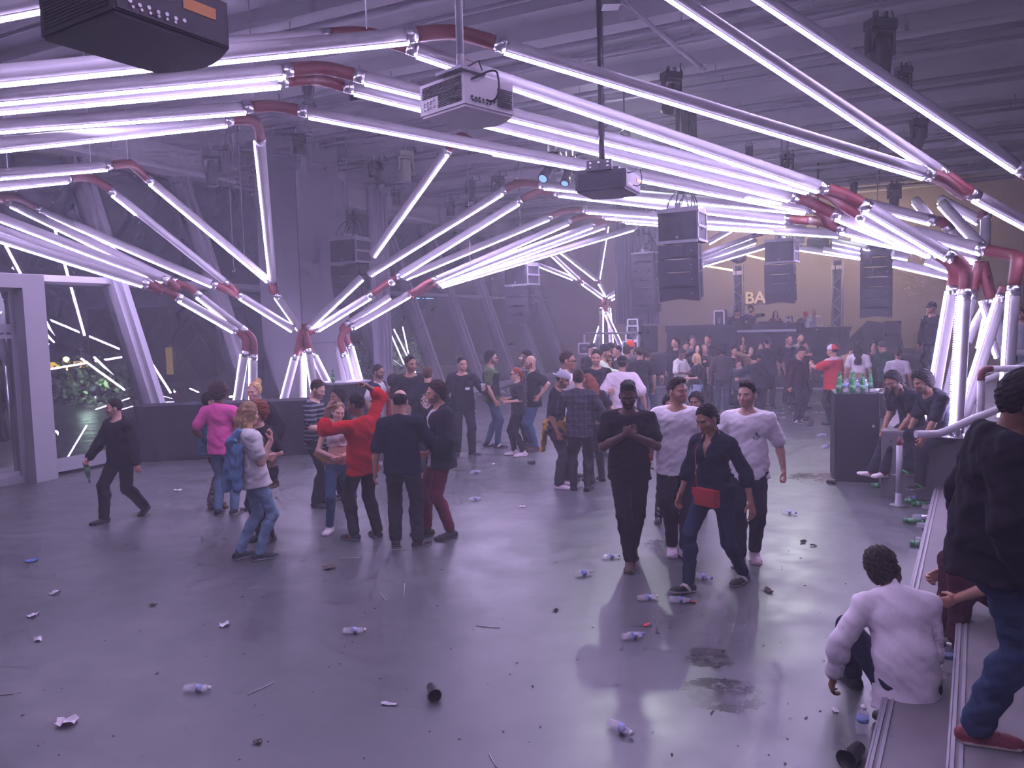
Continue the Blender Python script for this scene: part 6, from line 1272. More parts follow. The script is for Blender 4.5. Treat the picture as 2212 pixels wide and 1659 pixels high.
# --- the four walking towards the camera
person('man in black T-shirt and black trousers walking with clasped hands', (1362, 1212), 820, 0, dict(skin='dark', hair='flat', hair_col='black', beard=.8, head=(0, 20, 0), lean=3, wide=1.06, fR=(.00, .20, 0), fL=(.02, -.16, .03), pitL=18, toeR=4, toeL=4, aR=dict(t=(-.15, .24, -.10), e=(.9, -.1, -.9), curl=1.0, hd=(-.8, .1, .5), n=(-.2, -1, 0)), aL=dict(t=(-.13, .27, -.11), e=(.9, -.1, -.9), curl=1.0, hd=(-.8, 0, .5), n=(-.2, -1, 0)), top=[T((.008, .008, .011), sl=.68, sw=.016, e=.019, hem=.09)], bottom=B((.011, .011, .014), e=.02, es=.018), shoes=dict(c=(.075, .045, .032), sole=(.10, .075, .06))))
person('man in white T-shirt and black trousers, second of the walking four, looking right', (1464, 1192), 812, 8, dict(skin='mid', hair='quiff', hair_col='dark', beard=.3, head=(-38, 2, 0), wide=1.08, arm=1.06, fR=(.06, .04, 0), fL=(.05, .16, .0), toeR=8, aR=dict(t=(.15, .06, -.53), curl=.5), aL=dict(t=(.12, -.02, -.5)), top=[T(WHT, sl=.85, sw=.018, e=.020, hem=.09, fold=.005)], bottom=B((.012, .012, .019), e=.014, es=.012, len=.93), shoes=dict(SNK)))
P30 = person('woman in open necked navy blouse and dark jeans striding with a red bag', (1544, 1264), 868, -32, dict(fem=1, skin='tan', hair='curly', hair_t=.008, hair_col='black', lean=6, head=(10, 20, 6), hip=(0, 0, -.05), legw=1.04, fR=(.08, .30, .0), fL=(.14, -.26, 0), toeL=0, pitR=-8, aL=dict(t=(.20, .04, -.49), curl=.35, n=(-1, -.3, 0)), aR=dict(t=(.14, .12, -.48)), top=[T((.010, .013, .028), sleeve='elbow', vneck=.14, e=.020, hem=.02, collar=1, name='blouse', fold=.006)], bottom=B((.016, .028, .06), e=.007, es=.006, len=.95), shoes=dict(c=(.015, .014, .016), sole=(.42, .36, .36), accent=(.5, .44, .44), lace=(.45, .4, .4))))
person('man in white T-shirt with a small grey chest print, last of the walking four', (1616, 1204), 819, 2, dict(skin='pale', hair='quiff', hair_col='dark', beard=.25, head=(28, 2, 0), wide=1.06, fL=(.06, .05, .02), fR=(.08, .20, 0), pitL=10, toeL=5, aL=dict(t=(.15, -.04, -.50), curl=1.0), aR=dict(t=(.12, .04, -.5)), top=[T(('print', (.74, .70, .74), (.18, .17, .19), -.075, .30, .036, .036, .0), sl=.85, sw=.018, e=.020, hem=.09, fold=.005)], bottom=B((.014, .016, .028), e=.014, es=.014), shoes=dict(SNK, c=(.55, .42, .46))))
person('person in black with high-top shoes hidden behind the white T-shirts', (1450, 1126), 850, 10, dict(skin='mid', hair='curly', hair_col='black', aR=dict(t=(.1, .02, -.5)), top=[T((.35, .04, .035), sleeve='long')], bottom=B(BLK), fR=(.17, 0, 0), shoes=dict(c=(.02, .02, .024), sole=(.4, .36, .38), up=.12, lace=(.4, .36, .4))))
person('black curled head hidden between the two white T-shirts', (1506, 1108), 846, -20, dict(skin='tan', hair='curly', hair_t=.03, hair_col='black', top=[T(BLK)], bottom=B(BLK), shoes=DSH))
# --- right middle
P36 = person('man in dark plum sweater bending his head, black and white trainers', (1722, 912), 748, 58, dict(skin='mid', hair='fade', hair_col='dark', lean=8, head=(5, 24, 0), wide=1.06, aR=dict(t=(.12, .05, -.52)), fR=(.12, .05, 0), fL=(.1, .02, 0), top=[T((.030, .012, .022), sleeve='long', name='sweater', e=.024)], bottom=B((.016, .018, .026), e=.014), shoes=dict(c=(.02, .02, .022), sole=(.5, .46, .48), accent=(.5, .46, .48))))
person('heavy man in red jersey with white shoulder stripes and red and white cap', (1800, 917), 742, -118, dict(skin='mid', hair='short', hair_col='dark', wide=1.2, arm=1.2, belly=.035, cap=dict(c=(.62, .56, .60), c2=(.55, .03, .04), split=.03, back=1), top_extra=.03, head=(-10, 8, 0), aL=dict(t=(.10, .36, -.08), curl=.7, hd=(0, .3, 1)), aR=dict(t=(.1, .3, -.3)), top=[T(('yoke', (.55, .022, .028), (.62, .42, .46), .485), sl=.85, e=.03, hem=.12, name='jersey')], bottom=B((.022, .021, .027), e=.02), shoes=DSH))
FAR = [('dark haired woman in short white T-shirt and pale jeans, seen from behind', (1853, 905), 736, 176, dict(fem=1, skin='mid', hair='long', hair_len=.22, hair_col='black', top=[T((.66, .62, .62), crop=-.05)], bottom=B((.20, .27, .34)))),
 ('man in dark green sweater bowing his head near the cabinet', (1916, 903), 738, -140, dict(skin='mid', hair='short', lean=16, head=(0, 26, 0), wide=1.12, aL=dict(t=(.06, .32, -.26)), aR=dict(t=(.06, .32, -.26)), top=[T((.016, .06, .045), sleeve='long')], bottom=B(BLK))),
 ('person in tan shirt bending away beside the red jersey', (1828, 898), 742, 140, dict(skin='mid', hair='short', lean=24, top=[T((.30, .19, .12), sleeve='long')], bottom=B((.16, .12, .10)))),
 ('woman in dark clothes with white sunglasses on her hair', (1885, 896), 736, 5, dict(fem=1, skin='mid', hair='long', hair_len=.2, hair_col='black', head=(0, 12, 0), aR=dict(t=(-.02, .26, -.28)), aL=dict(t=(-.02, .26, -.28)), top=[T((.03, .028, .032), sleeve='long')], bottom=B(BLK))),
 ('person in pale T-shirt half hidden behind the green sweater', (1938, 908), 752, 170, dict(skin='tan', hair='short', top=[T((.5, .46, .5))], bottom=B(BLK))),
 ('leftmost dark dancer before the stage, leaning left', (1458, 880), 728, -60, dict(skin='mid', hair='short', side=-10, top=[T(BLK, sleeve='long')], bottom=B(BLK))),
 ('dancer in black with a flushed lowered face behind the white shirt', (1482, 884), 736, 30, dict(skin='mid', hair='short', head=(20, 20, 0), top=[T(BLK)], bottom=B(BLK))),
 ('round headed dancer with pale collar before the left end of the stage', (1497, 872), 725, 10, dict(skin='mid', hair='curly', hair_t=.02, top=[T(GRY)], bottom=B(BLK))),
 ('tall man in black looking left before the left end of the table', (1531, 872), 722, -30, dict(skin='mid', hair='short', top=[T(BLK, neck=.03)], bottom=B(BLK))),
 ('black haired woman facing the camera, behind the blonde woman', (1508, 888), 742, 0, dict(fem=1, skin='pale', hair='long', hair_len=.2, hair_col='black', top=[T(BLK)], bottom=B(BLK))),
 ('long haired woman with sunglasses in the crowd', (1523, 886), 742, 5, dict(fem=1, skin='pale', hair='long', hair_len=.24, hair_col='light', glasses='dark', top=[T((.08, .07, .07))], bottom=B(BLK), aR=dict(t=(-.05, .28, -.1)))),
 ('man in open white shirt looking down at his hands', (1471, 893), 754, 58, dict(skin='brown', hair='short', hair_col='black', head=(0, 25, 0), aR=dict(t=(.02, .30, -.26)), aL=dict(t=(.02, .30, -.26)), top=[T((.66, .66, .62), sl=.95, e=.03)], bottom=B((.3, .28, .34)))),
 ('blonde woman in black top and pale jeans, facing left', (1506, 906), 762, -70, dict(fem=1, skin='pale', hair='bob', hair_len=.08, hair_col='blonde', aL=dict(t=(.02, .28, -.26)), top=[T(BLK, sl=.9)], bottom=B((.28, .33, .45), e=.03, es=.04))),
 ('person with a big black mop of curls and a small backpack', (1560, 892), 740, 178, dict(skin='mid', hair='afro', hair_col='black', hair_r=.15, top_extra=.06, top=[T((.05, .045, .045), sleeve='long')], bottom=B((.05, .075, .10)))),
 ('dancer raising one bare arm above the crowd', (1586, 880), 748, 20, dict(skin='mid', hair='short', aL=dict(t=(.05, .10, .52)), top=[T(BLK)], bottom=B(BLK))),
 ('man in black cap beside the raised arm', (1606, 876), 735, -20, dict(skin='mid', hair='short', cap=dict(c=BLK), top=[T(BLK)], bottom=B(BLK))),
 ('dancer holding both pale fists up in the crowd', (1622, 882), 746, 10, dict(skin='pale', hair='long', hair_len=.15, aR=dict(t=(-.02, .28, .12), curl=1.2), aL=dict(t=(-.02, .30, .02), curl=1.2), top=[T((.25, .15, .08), sleeve='long')], bottom=B(BLK))),
 ('woman touching her face before the middle of the table', (1643, 876), 740, 0, dict(fem=1, skin='mid', hair='long', hair_len=.2, aR=dict(t=(-.10, .25, .06)), top=[T((.06, .03, .03), sleeve='long')], bottom=B(BLK))),
 ('broad man in black T-shirt with his back turned before the table', (1658, 884), 727, 176, dict(skin='mid', hair='short', hair_col='black', wide=1.16, arm=1.1, aL=dict(t=(.2, .08, -.44)), aR=dict(t=(.2, .1, -.44)), top=[T((.02, .02, .028), sl=.8)], bottom=B(BLK))),
 ('man in black with short hair before the right deck', (1702, 872), 722, 40, dict(skin='mid', hair='short', top=[T(BLK)], bottom=B(BLK))),
 ('man in grey T-shirt before the lower table', (1727, 868), 719, 30, dict(skin='mid', hair='short', top=[T((.16, .16, .18))], bottom=B(BLK))),
 ('man with a bent pale arm behind the plum sweater', (1734, 884), 736, 60, dict(skin='mid', hair='short', aR=dict(t=(.1, .3, .05), curl=1.2), top=[T(BLK)], bottom=B(BLK))),
 ('person in a dark red cap lifting a can', (1600, 906), 772, -40, dict(skin='pale', hair='short', cap=dict(c=(.06, .02, .022)), lean=8, head=(5, 14, 0), aL=dict(t=(.02, .30, -.18), curl=1.2), top=[T((.05, .06, .065), sleeve='long')], bottom=B(BLK))),
 ('large dark dancer bending over beside the dark red cap', (1637, 908), 766, -150, dict(skin='mid', hair='short', hair_col='black', wide=1.1, lean=20, head=(0, 15, 0), aL=dict(t=(.1, .32, -.1)), top=[T((.009, .01, .016), sleeve='long', e=.04)], bottom=B(BLK)))]
for a in FAR: person(a[0], a[1], a[2], a[3], dict(a[4], shoes=DSH), GPC)
# --- on the stage
DJ = [('dark haired helper behind the tall flight case on stage', 1566, 669, 20, dict(skin='mid', hair='short', top=[T(BLK)])),
 ('performer in black bending over the long table, left', 1592, 666, 0, dict(skin='mid', hair='short', lean=22, head=(0, 20, 0), wide=1.2, top=[T((.014, .014, .02), sleeve='long')])),
 ('performer with black curls holding his phone up on stage', 1622, 661, -10, dict(skin='pale', hair='curly', hair_col='black', beard=.6, wide=1.1, aR=dict(t=(-.02, .3, -.2)), aL=dict(t=(.05, .28, .05)), top=[T(BLK, sleeve='long')])),
 ('woman in dark red top on stage, hand at her chin', 1675, 671, 10, dict(fem=1, skin='pale', hair='long', hair_len=.15, hair_col='black', aR=dict(t=(-.12, .24, .02)), top=[T((.14, .03, .035), sleeve='long')])),
 ('man in red cap bowing on stage', 1734, 671, 30, dict(skin='mid', hair='short', cap=dict(c=(.6, .03, .04)), lean=20, head=(0, 20, 0), top=[T((.04, .045, .06), sleeve='long')])),
 ('performer in tan cap and pale jacket playing at the right table', 1758, 666, 5, dict(skin='mid', hair='short', cap=dict(c=(.40, .28, .14)), head=(0, 15, 0), aR=dict(t=(.0, .34, -.32)), aL=dict(t=(.0, .34, -.32)), top=[T((.30, .26, .32)), dict(c=(.50, .45, .36), e=.045, open=.06, sleeve='long', name='jacket')]))]
for lab, px, py, fc, p in DJ:
    q = sp(px, 705, SF + 1.75); base = Vector((q.x, q.y, 1.1)); d = (base - CAM).dot(FWD); person(lab, base, (at(px, py, d).z - 1.1) if (at(px, py, d).z - 1.1) < 3 else 1.75, fc, dict(p, bottom=B(BLK), shoes=DSH), 'performers on the stage')
for px, py, d, fc, lab, p in ((2014, 652, 16.5, -35, 'man in black cap standing dimly left of the right legs', dict(skin='mid', hair='short', cap=dict(c=BLK), beard=.6, top=[T(BLK, sleeve='long')], bottom=B(BLK))), (2203, 664, 13.5, -20, 'person in grey top standing at the right edge behind the pipes', dict(skin='mid', hair='short', top=[T((.20, .20, .24))], bottom=B((.05, .07, .10))))):
    q = at(px, 700, d); person(lab, Vector((q.x, q.y, PH)), at(px, py, d).z - PH, fc, dict(p, shoes=DSH))
# --- seated and standing at the right
q = ground(1972, 926, PH); person('bearded man with glasses sitting on the platform edge next to the cabinet, laughing', Vector((q.x, q.y, 0)), 1.68, -52, dict(skin='tan', hair='curly', hair_t=.022, hair_col='black', beard=.85, glasses='clear', hip=(0, 0, .02), lean=36, pelvis=-4, head=(-12, 12, 0), fR=(.08, .56, .24), fL=(.10, .50, .27), toeR=4, toeL=4, kR=(.05, 1, .6), kL=(.05, 1, .6), pitR=-12, aR=dict(t=(-.02, .42, -.30), curl=.9), aL=dict(t=(-.06, .42, -.30), curl=.9), top=[T((.014, .014, .022), hem=.02, collar=1)], bottom=B((.018, .019, .03), e=.02, es=.022), shoes=dict(SNK, c=(.6, .55, .56), accent=(.2, .03, .05))))
q = ground(2042, 938, PH); person('curly haired man sitting on the platform edge, right of the laughing man', Vector((q.x, q.y, 0)), 1.70, -58, dict(skin='tan', hair='curly', hair_t=.045, hair_col='black', beard=.5, hip=(0, 0, .02), lean=38, pelvis=-4, head=(-5, 0, 0), wide=1.12, fR=(.04, .46, .36), fL=(.06, .36, .20), toeR=6, kR=(.05, 1, .7), kL=(.05, 1, .7), aL=dict(t=(.02, .48, -.24), curl=.9, e=(.8, -.4, -.4)), aR=dict(t=(.02, .48, -.28), curl=.9), top=[T((.016, .017, .027), hem=.02, sl=.85, e=.026)], bottom=B((.016, .017, .026), e=.02, es=.02), shoes=dict(c=(.025, .025, .03), sole=(.45, .36, .36), accent=(.05, .45, .12), lace=(.5, .03, .04))))
q = ground(1958, 1492, .2); P32 = person('man in white shirt sitting on the lowest step, seen from behind', Vector((q.x, q.y, 0)), 1.66, -160, dict(skin='brown', hair='curly', hair_t=.022, hair_f=210, hair_col='dark', beard=.7, hip=(0, 0, -.65), lean=41, pelvis=-6, head=(48, -2, 0), wide=1.02, arm=1.0, fR=(.16, .52, 0), fL=(.16, .50, 0), kR=(.35, .5, 1), kL=(.45, .5, 1), aL=dict(t=(.19, .30, -.36), curl=.7, e=(.7, -.2, -.5)), aR=dict(t=(-.12, .36, -.26), curl=.7), top=[T(('yoke', (.66, .61, .65), (.69, .64, .68), .34), sleeve='long', cuff=.86, collar=1, hem=.13, e=.020, name='white_shirt', fold=.005, ff=28)], bottom=B((.014, .02, .045), e=.014, es=.014, top=.08), shoes=dict(c=(.012, .012, .015), sole=(.02, .02, .022), up=.08)), res=.0075)
q = ground(2088, 1588, .4); P33 = person('man in black jacket and blue jeans climbing the steps close at the right edge', Vector((q.x, q.y, .4)), 1.70, 104, dict(skin='brown', hair='short', hair_t=.03, hair_col='black', lean=9, wide=1.2, arm=1.2, head=(0, 14, 0), hip=(0, .10, -.01), fR=(.06, .02, 0), fL=(.08, .42, .2), toeR=2, kL=(.1, 1, .2), aR=dict(t=(.08, .16, -.48)), aL=dict(t=(.14, .10, -.48)), top=[T((.009, .009, .013), sleeve='long', e=.05, name='jacket', hood=1, hem=.08, fold=.008)], bottom=B((.022, .042, .085), e=.018, es=.022, fold=.007), shoes=dict(c=(.17, .03, .045), sole=(.45, .40, .34), accent=(.09, .015, .025), lace=(.05, .01, .015))), res=.008)
q = ground(2196, 1335, .4); person('person in maroon trousers sitting on the steps behind the man in the black jacket', Vector((q.x, q.y, .2)), 1.7, -78, dict(skin='mid', hair='short', hair_col='dark', hip=(0, 0, -.60), lean=20, fR=(.12, .40, 0), fL=(.14, .36, 0), kR=(.2, .6, 1), kL=(.2, .6, 1), aL=dict(t=(.05, .40, -.26), curl=.8), aR=dict(t=(.0, .42, -.22), curl=.8), top=[T(BLK)], bottom=B((.06, .016, .026), e=.016), shoes=DSH))
# ------------------------------------------------------------------ carried things
def bag_red(F, K):
    c = K['pel'] + K['R1'] @ np.array([-.06, .20, .02]); s = K['R1'] @ [1, .15, 0]
    F.ell(c - nrm(s) * .10, c + nrm(s) * .10, K['R1'] @ [0, 0, 1], (.085, .035), (.085, .035), .01)
mm('bag_leather', (1, 1, 1), .5, attr=True, noise=.08, nscale=40)
def red_bag():
    K, sc, w = P30['K'], P30['sc'], P30['w']; R1 = K['R1']; c = K['pel'] + R1 @ np.array([-.05, .205, -.01]); X, Y, Z = R1 @ [.98, -.12, 0], R1 @ [.12, .98, 0], R1 @ [0, 0, 1]; q = Matrix.Rotation(P30['yaw'], 3, 'Z')
    t = thing('shoulder_bag', 'small red flap bag at the hip of the woman in the navy blouse', 'bag', w(c)); RB = Matrix((q @ Vector(X), q @ Vector(Y), q @ Vector(Z))).transposed()
    mm('bag_red', (.36, .022, .022), .5, noise=.08, nscale=30)
    mb = MB(); mb.box((0, 0, 0), (.245 * sc, .075 * sc, .155 * sc), RB, .015 * sc); obj('bag_body', mb, M['bag_red'], t, False)
    mb = MB(); out = [(-.126, .082), (.126, .082), (.126, .02)] + [(.126 - .252 * k / 10, .02 - .045 * math.sin(PI * k / 10)) for k in range(1, 10)] + [(-.126, .02)]
    mb.prism([(a * sc, b * sc) for a, b in out], .012 * sc, (RB @ Vector((0, .036 * sc, 0)), RB @ Vector((1, 0, 0)), RB @ Vector((0, 0, 1)), RB @ Vector((0, 1, 0)))); obj('flap', mb, M['bag_red'], t, False)
    sh, bk = K['S' + 'R'], K['neck']; o = Vector(t.location); mb = MB()
    pts = [w(c + X * .11 + Z * .07), w(K['waist'] + R1 @ [.09, .15, .03]), w(K['chest'] + K['R3'] @ [.085, .15, .05]), w(K['neck'] + K['R3'] @ [.07, .055, -.012]), w(K['neck'] + K['R3'] @ [.07, -.06, -.015])]
    mb.tube([p - o for p in pts], .005, 6); obj('strap', mb, M['bag_red'], t, False)
red_bag()
def tan_bag():
    K, sc, w = P8['K'], P8['sc'], P8['w']; c = w(K['pel'] + K['R1'] @ [.22, .04, .12]); t = thing('handbag', 'small tan handbag under the arm of the woman in the crop top', 'bag', c); mm('bag_tan', (.42, .22, .05), .5, noise=.1, nscale=30)
    mb = MB(); mb.box((0, 0, 0), (.20 * sc, .07 * sc, .12 * sc), Matrix.Rotation(.7, 3, 'Y'), .018); obj('bag_body', mb, M['bag_tan'], t, False)
    mb = MB(); mb.tube([(.02, 0, -.04), (.05, .0, -.3), (.03, 0, -.42)], .006, 6); obj('strap', mb, M['white_paint'], t, False)
tan_bag()
def jacket_over(F, K):
    R = K['R3']; n = K['neck']; f = lambda x, y, z: n + R @ np.array([x, y, z])
    F.ell(f(.12, .03, -.02), f(.02, -.15, -.10), R @ [1, 0, 0], (.07, .022), (.13, .026), .03); F.ell(f(.02, -.15, -.10), f(.02, -.21, -.50), R @ [1, 0, 0], (.15, .03), (.17, .03), .04)
    F.cone(f(-.08, -.17, -.20), f(-.12, -.25, -.62), .045, .05, .03); F.cone(f(.14, -.13, -.18), f(.15, -.20, -.60), .045, .05, .03); F.cone(f(.0, -.19, -.13), f(.10, -.10, .0), .045, .04, .03)
extra(P4, 'denim_jacket', jacket_over, M['cloth'], (.10, .20, .34), h=.008, ripple=.008, tagit=('blue denim jacket slung over the back of the person with long fair hair', 'jacket'))
def mustard(F, K):
    R = K['R1']; p = K['pel']; f = lambda x, y, z: p + R @ np.array([x, y, z])
    F.ell(f(0, 0, .06), f(0, 0, -.02), R @ [1, 0, 0], (.185, .145), (.20, .15), .03); F.ell(f(-.02, -.15, .02), f(-.05, -.19, -.40), R @ [1, 0, 0], (.15, .035), (.11, .03), .04); F.cone(f(.06, .15, .03), f(.04, .19, -.30), .035, .03, .02); F.blob(f(.05, .155, .05), R, (.05, .04, .04), .02)
extra(P21, 'tied_jumper', mustard, M['cloth'], (.46, .25, .035), h=.009, ripple=.006)
# ------------------------------------------------------------------ bottles, cups and litter
mm('clear_plastic', (.75, .72, .80), .08, alpha=.26, spec=.9)
mm('label_blue', (.20, .27, .58), .5, noise=.5, nscale=50)
mm('cap_blue', (.12, .2, .6), .4); mm('cap_white', (.7, .68, .7), .4)
mm('green_glass', (.012, .20, .05), .06, alpha=.78, spec=.9)
mm('label_green', (.10, .28, .14), .5, noise=.3, nscale=60)
mm('cup_black', (.012, .012, .015), .3); mm('paper_white', (.62, .58, .62), .8, noise=.1, nscale=40); mm('paper_dark', (.02, .018, .02), .9)
mm('straw', (.45, .40, .42), .6); mm('paper_red', (.5, .03, .05), .5); mm('paper_brown', (.10, .075, .062), .8, noise=.2, nscale=40); mm('paper_blue', (.05, .14, .40), .6)
mm('can_silver', (.6, .58, .62), .3, metal=.9)
SYM = Matrix.Rotation(PI / 2, 3, 'X')
def lie(yaw): return Matrix.Rotation(yaw, 3, 'Z') @ Matrix.Rotation(PI / 2, 3, 'X')
def water_bottle(loc, R, label, group=None, crush=0.0, k=1.0, cap=True, r_=.033):
    t = thing('water_bottle', label, 'bottle', loc, 0, group); rr = random.Random(int(loc[0] * 997 + loc[1] * 331)); ZS = .78; pr = [(r_ * .85, 0), (r_, .012), (r_, .05)]
    for j in range(5): pr += [(r_ * .93, .055 + .008 * j), (r_, .059 + .008 * j)]
    pr += [(r_ * .97, .10), (r_ * .97, .14), (r_, .145), (r_ * .95, .165), (r_ * .45, .195), (.013, .2), (.013, .212)]
    def bend(v):
        if crush: v = Vector((v.x * (1 + crush * .5 * math.sin(v.z * 40 + 1)), v.y * (1 - crush * (.55 + .35 * math.sin(v.z * 55))), v.z))
        return R @ (Vector((v.x, v.y, v.z * ZS)) * k)
    def add(name, prof, m, n=16):
        mb = MB(); mb.lathe(prof, n=n); mb.v = [tuple(bend(Vector(v)) + Vector(OFF)) for v in mb.v]; obj(name, mb, m, t, False)
    OFF = (0, 0, r_ * k * (1 - crush * .4)) if abs(R[2][2]) < .5 else (0, 0, 0)
    add('bottle_body', pr, M['clear_plastic']); add('paper_label', [(r_ * .985, .104), (r_ * .985, .136)], M['label_blue'])
    if cap: add('cap', [(.0155, .205), (.0155, .222), (.0, .2225)], M['cap_blue'] if rr.random() < .4 else M['cap_white'], 12)
    return t
def beer_bottle(loc, R, label, group=None, k=1.0):
    t = thing('beer_bottle', label, 'bottle', loc, 0, group); up = abs(R[2][2]) > .5; O = Vector((0, 0, 0 if up else .030 * k))
    def add(name, prof, m, n=16):
        mb = MB(); mb.lathe(prof, n=n); mb.v = [tuple(R @ (Vector(v) * k) + O) for v in mb.v]; obj(name, mb, m, t, False)
    add('bottle_body', [(.027, 0), (.030, .006), (.030, .13), (.027, .15), (.0135, .185), (.0125, .225), (.0145, .228), (.0145, .24)], M['green_glass']); add('paper_label', [(.0306, .045), (.0306, .10)], M['label_green']); add('neck_label', [(.0150, .18), (.0135, .20)], M['label_green'])
    return t
def cup(loc, R, label, group=None, m=None, k=1.0):
    t = thing('cup', label, 'cup', loc, 0, group); up = abs(R[2][2]) > .5; O = Vector((0, 0, 0 if up else .036 * k)); mb = MB()
    mb.lathe([(.028, 0), (.040, .125), (.042, .13), (.038, .128), (.026, .006), (0, .006)], n=18, cap=False); mb.lathe([(.028, 0), (0, .001)], n=18, cap=False); mb.v = [tuple(R @ (Vector(v) * k) + O) for v in mb.v]; obj('cup_wall', mb, m or M['cup_black'], t, False)
    mb = MB(); mb.lathe([(.0415, .127), (.0435, .130), (.0415, .133)], n=18, cap=False); mb.v = [tuple(R @ (Vector(v) * k) + O) for v in mb.v]; obj('rim', mb, m or M['cup_black'], t, False); return t
def can(loc, R, label, m=None):
    t = thing('drink_can', label, 'can', loc); up = abs(R[2][2]) > .5; O = Vector((0, 0, 0 if up else .033)); mb = MB(); mb.lathe([(.024, 0), (.032, .008), (.033, .02), (.033, .15), (.027, .165), (.026, .168)], n=16); mb.v = [tuple(R @ Vector(v) + O) for v in mb.v]; obj('can_body', mb, m or M['can_silver'], t, False)
    mb = MB(); mb.lathe([(.026, .168), (.022, .164), (0, .164)], n=16, cap=False); mb.v = [tuple(R @ Vector(v) + O) for v in mb.v]; obj('can_lid', mb, M['steel'], t, False); return t
def on_floor(px, py, z=0.0): p = ground(px, py, z); return (p.x, p.y, z + .001)
U = Matrix.Identity(3)
# the scattered bottles on the open floor
for px, py, yaw, cr, lab in ((1242, 1247, 1.45, .25, 'water bottle lying left of the clasped-hands man\'s shadow'), (1378, 1298, 1.2, .55, 'crushed water bottle lying before the walking four, left of the pair'), (1446, 1302, .9, .3, 'water bottle with blue label lying before the walking four, right of the pair'), (1345, 1383, 1.35, .5, 'crushed water bottle below the shadow of the walking four'), (1319, 1568, .15, .5, 'crumpled water bottle lying at the bottom middle of the floor'), (1690, 1108, .3, .6, 'crushed water bottle right of the last white T-shirt'),
        (1016, 1025, 1.5, .2, 'water bottle lying right of the open dark jacket'), (1013, 1083, 1.4, .4, 'flattened clear bottle lying below the other one near the open dark jacket'), (742, 1369, 1.1, .6, 'crumpled clear bottle lying alone on the left floor'), (400, 1493, 1.0, .65, 'crumpled bottle with blue label lying at the lower left'), (1766, 943, 1.2, .3, 'small bottle lying left of the black cabinet, upper'), (1776, 968, 1.6, .4, 'small bottle lying left of the black cabinet, lower'), (1302, 1208, 1.2, .6, 'flattened clear wrapper bottle left of the brown shoes'), (1500, 1248, .4, .4, 'bottle lying beside the striding woman\'s front shoe')):
    water_bottle(on_floor(px, py), lie(yaw + .5), lab, None, cr)
for px, py, yaw, lab in ((1980, 1140, 1.25, 'water bottle lying against the step, upper one of the pile'), (1888, 1508, .1, 'standing-tilted water bottle behind the seated man\'s shoes'), (1972, 1122, 1.4, 'crushed bottle lying beside the silver can'), (1978, 1172, 1.1, 'clear bottle lying above the green one by the step'), (2012, 1086, .6, 'purple labelled water bottle leaning in the pile by the post'), (1992, 1100, 1.3, 'clear bottle in the middle of the pile by the post'), (1962, 1082, 1.8, 'bottle lying behind the green bottles by the post')):
    water_bottle(on_floor(px, py), lie(yaw), lab, None, .15)
water_bottle(on_floor(1861, 1585), Matrix.Rotation(.12, 3, 'X'), 'clear water bottle standing by the lowest step at the bottom right', None, 0)
water_bottle(on_floor(2049, 1450, .2), U, 'water bottle standing on the step beside the white shirt', None, 0)
for px, py, yaw, lab in ((1951, 1130, 1.2, 'green bottle lying with its neck towards the floor by the step'), (1965, 1180, 1.25, 'green bottle lying lowest by the step'), (1955, 1086, .8, 'green bottle lying nearest the foot of the white post'), (1970, 1094, 1.5, 'green bottle lying right of the foot of the white post'), (1882, 1052, 1.0, 'green bottle lying under the laughing man\'s shoes')):
    beer_bottle(on_floor(px, py), lie(yaw), lab)
can(on_floor(1990, 1124), lie(1.2), 'silver can lying in the pile by the step')
for px, py, yaw, k, lab in ((931, 1495, .3, 1.0, 'black cup lying alone at the bottom middle of the floor'), (1902, 1240, .8, .8, 'black cup lying before the seated man\'s head'), (1855, 1632, -.8, 1.25, 'large black cup lying at the bottom by the lowest step'), (1890, 1556, .5, 1.0, 'black cup behind the standing clear bottle by the step'), (1140, 1003, 1.4, .9, 'black cup lying below the white trainers'), (1786, 1044, .9, .9, 'black cup lying at the foot of the black cabinet'), (1995, 1150, .6, .9, 'black cup lying against the step between the bottles'), (1742, 920, 1.0, .9, 'black cup lying under the plum sweater man'), (1738, 905, .4, .9, 'black cup lying beside the plum sweater man\'s shoe'), (1670, 908, 1.2, .9, 'black cup lying left of the plum sweater man')):
    cup(on_floor(px, py), lie(yaw), lab, None, None, k)
# on the cabinet and the counter
GB = 'green bottles standing on the black cabinet'; GW2 = 'clear bottles among the green ones on the black cabinet'
for x, y in ((.06, .10), (.11, .42), (.24, .08), (.26, .36), (.30, .55), (.37, .10)): beer_bottle(CTOP(x, y), U, 'green beer bottle standing in the cluster on the black cabinet', GB, 1.15)
beer_bottle(CTOP(.52, .50), U, 'green beer bottle standing apart at the right on the black cabinet', None, 1.15)
for x, y in ((.16, .25), (.20, .5), (.31, .22), (.42, .2), (.44, .36)): water_bottle(CTOP(x, y), U, 'clear water bottle standing among the green bottles on the cabinet', GW2, 0, 1.0)
cup(CTOP(.56, .10), Matrix.Rotation(1.5, 3, 'X') @ Matrix.Rotation(.2, 3, 'Z'), 'white cup lying with its mouth to the camera on the cabinet', None, M['cap_white'], .9)
cup(CTOP(.46, .12), lie(1.2), 'pale crushed cup lying among the bottles on the cabinet', None, M['clear_plastic'], .9)
beer_bottle(COUNTER_TOP, U, 'green beer bottle standing on the bar counter', None, 1.1)
w_ = W1['K']; hb = W1['w'](w_['WR'] + w_['hdR'] * .085); beer_bottle(hb - Vector((0, 0, .02)), Matrix.Rotation(PI - .15, 3, 'Y'), 'green beer bottle held upside down by the man striding at left')
K_ = P16['K']; c_ = P16['w'](K_['WL'] + K_['hdL'] * .09 + K_['hnL'] * .03); cup(c_ - Vector((0, 0, .06)), U, 'clear cup held by the man with the white chest badge', None, M['clear_plastic'])
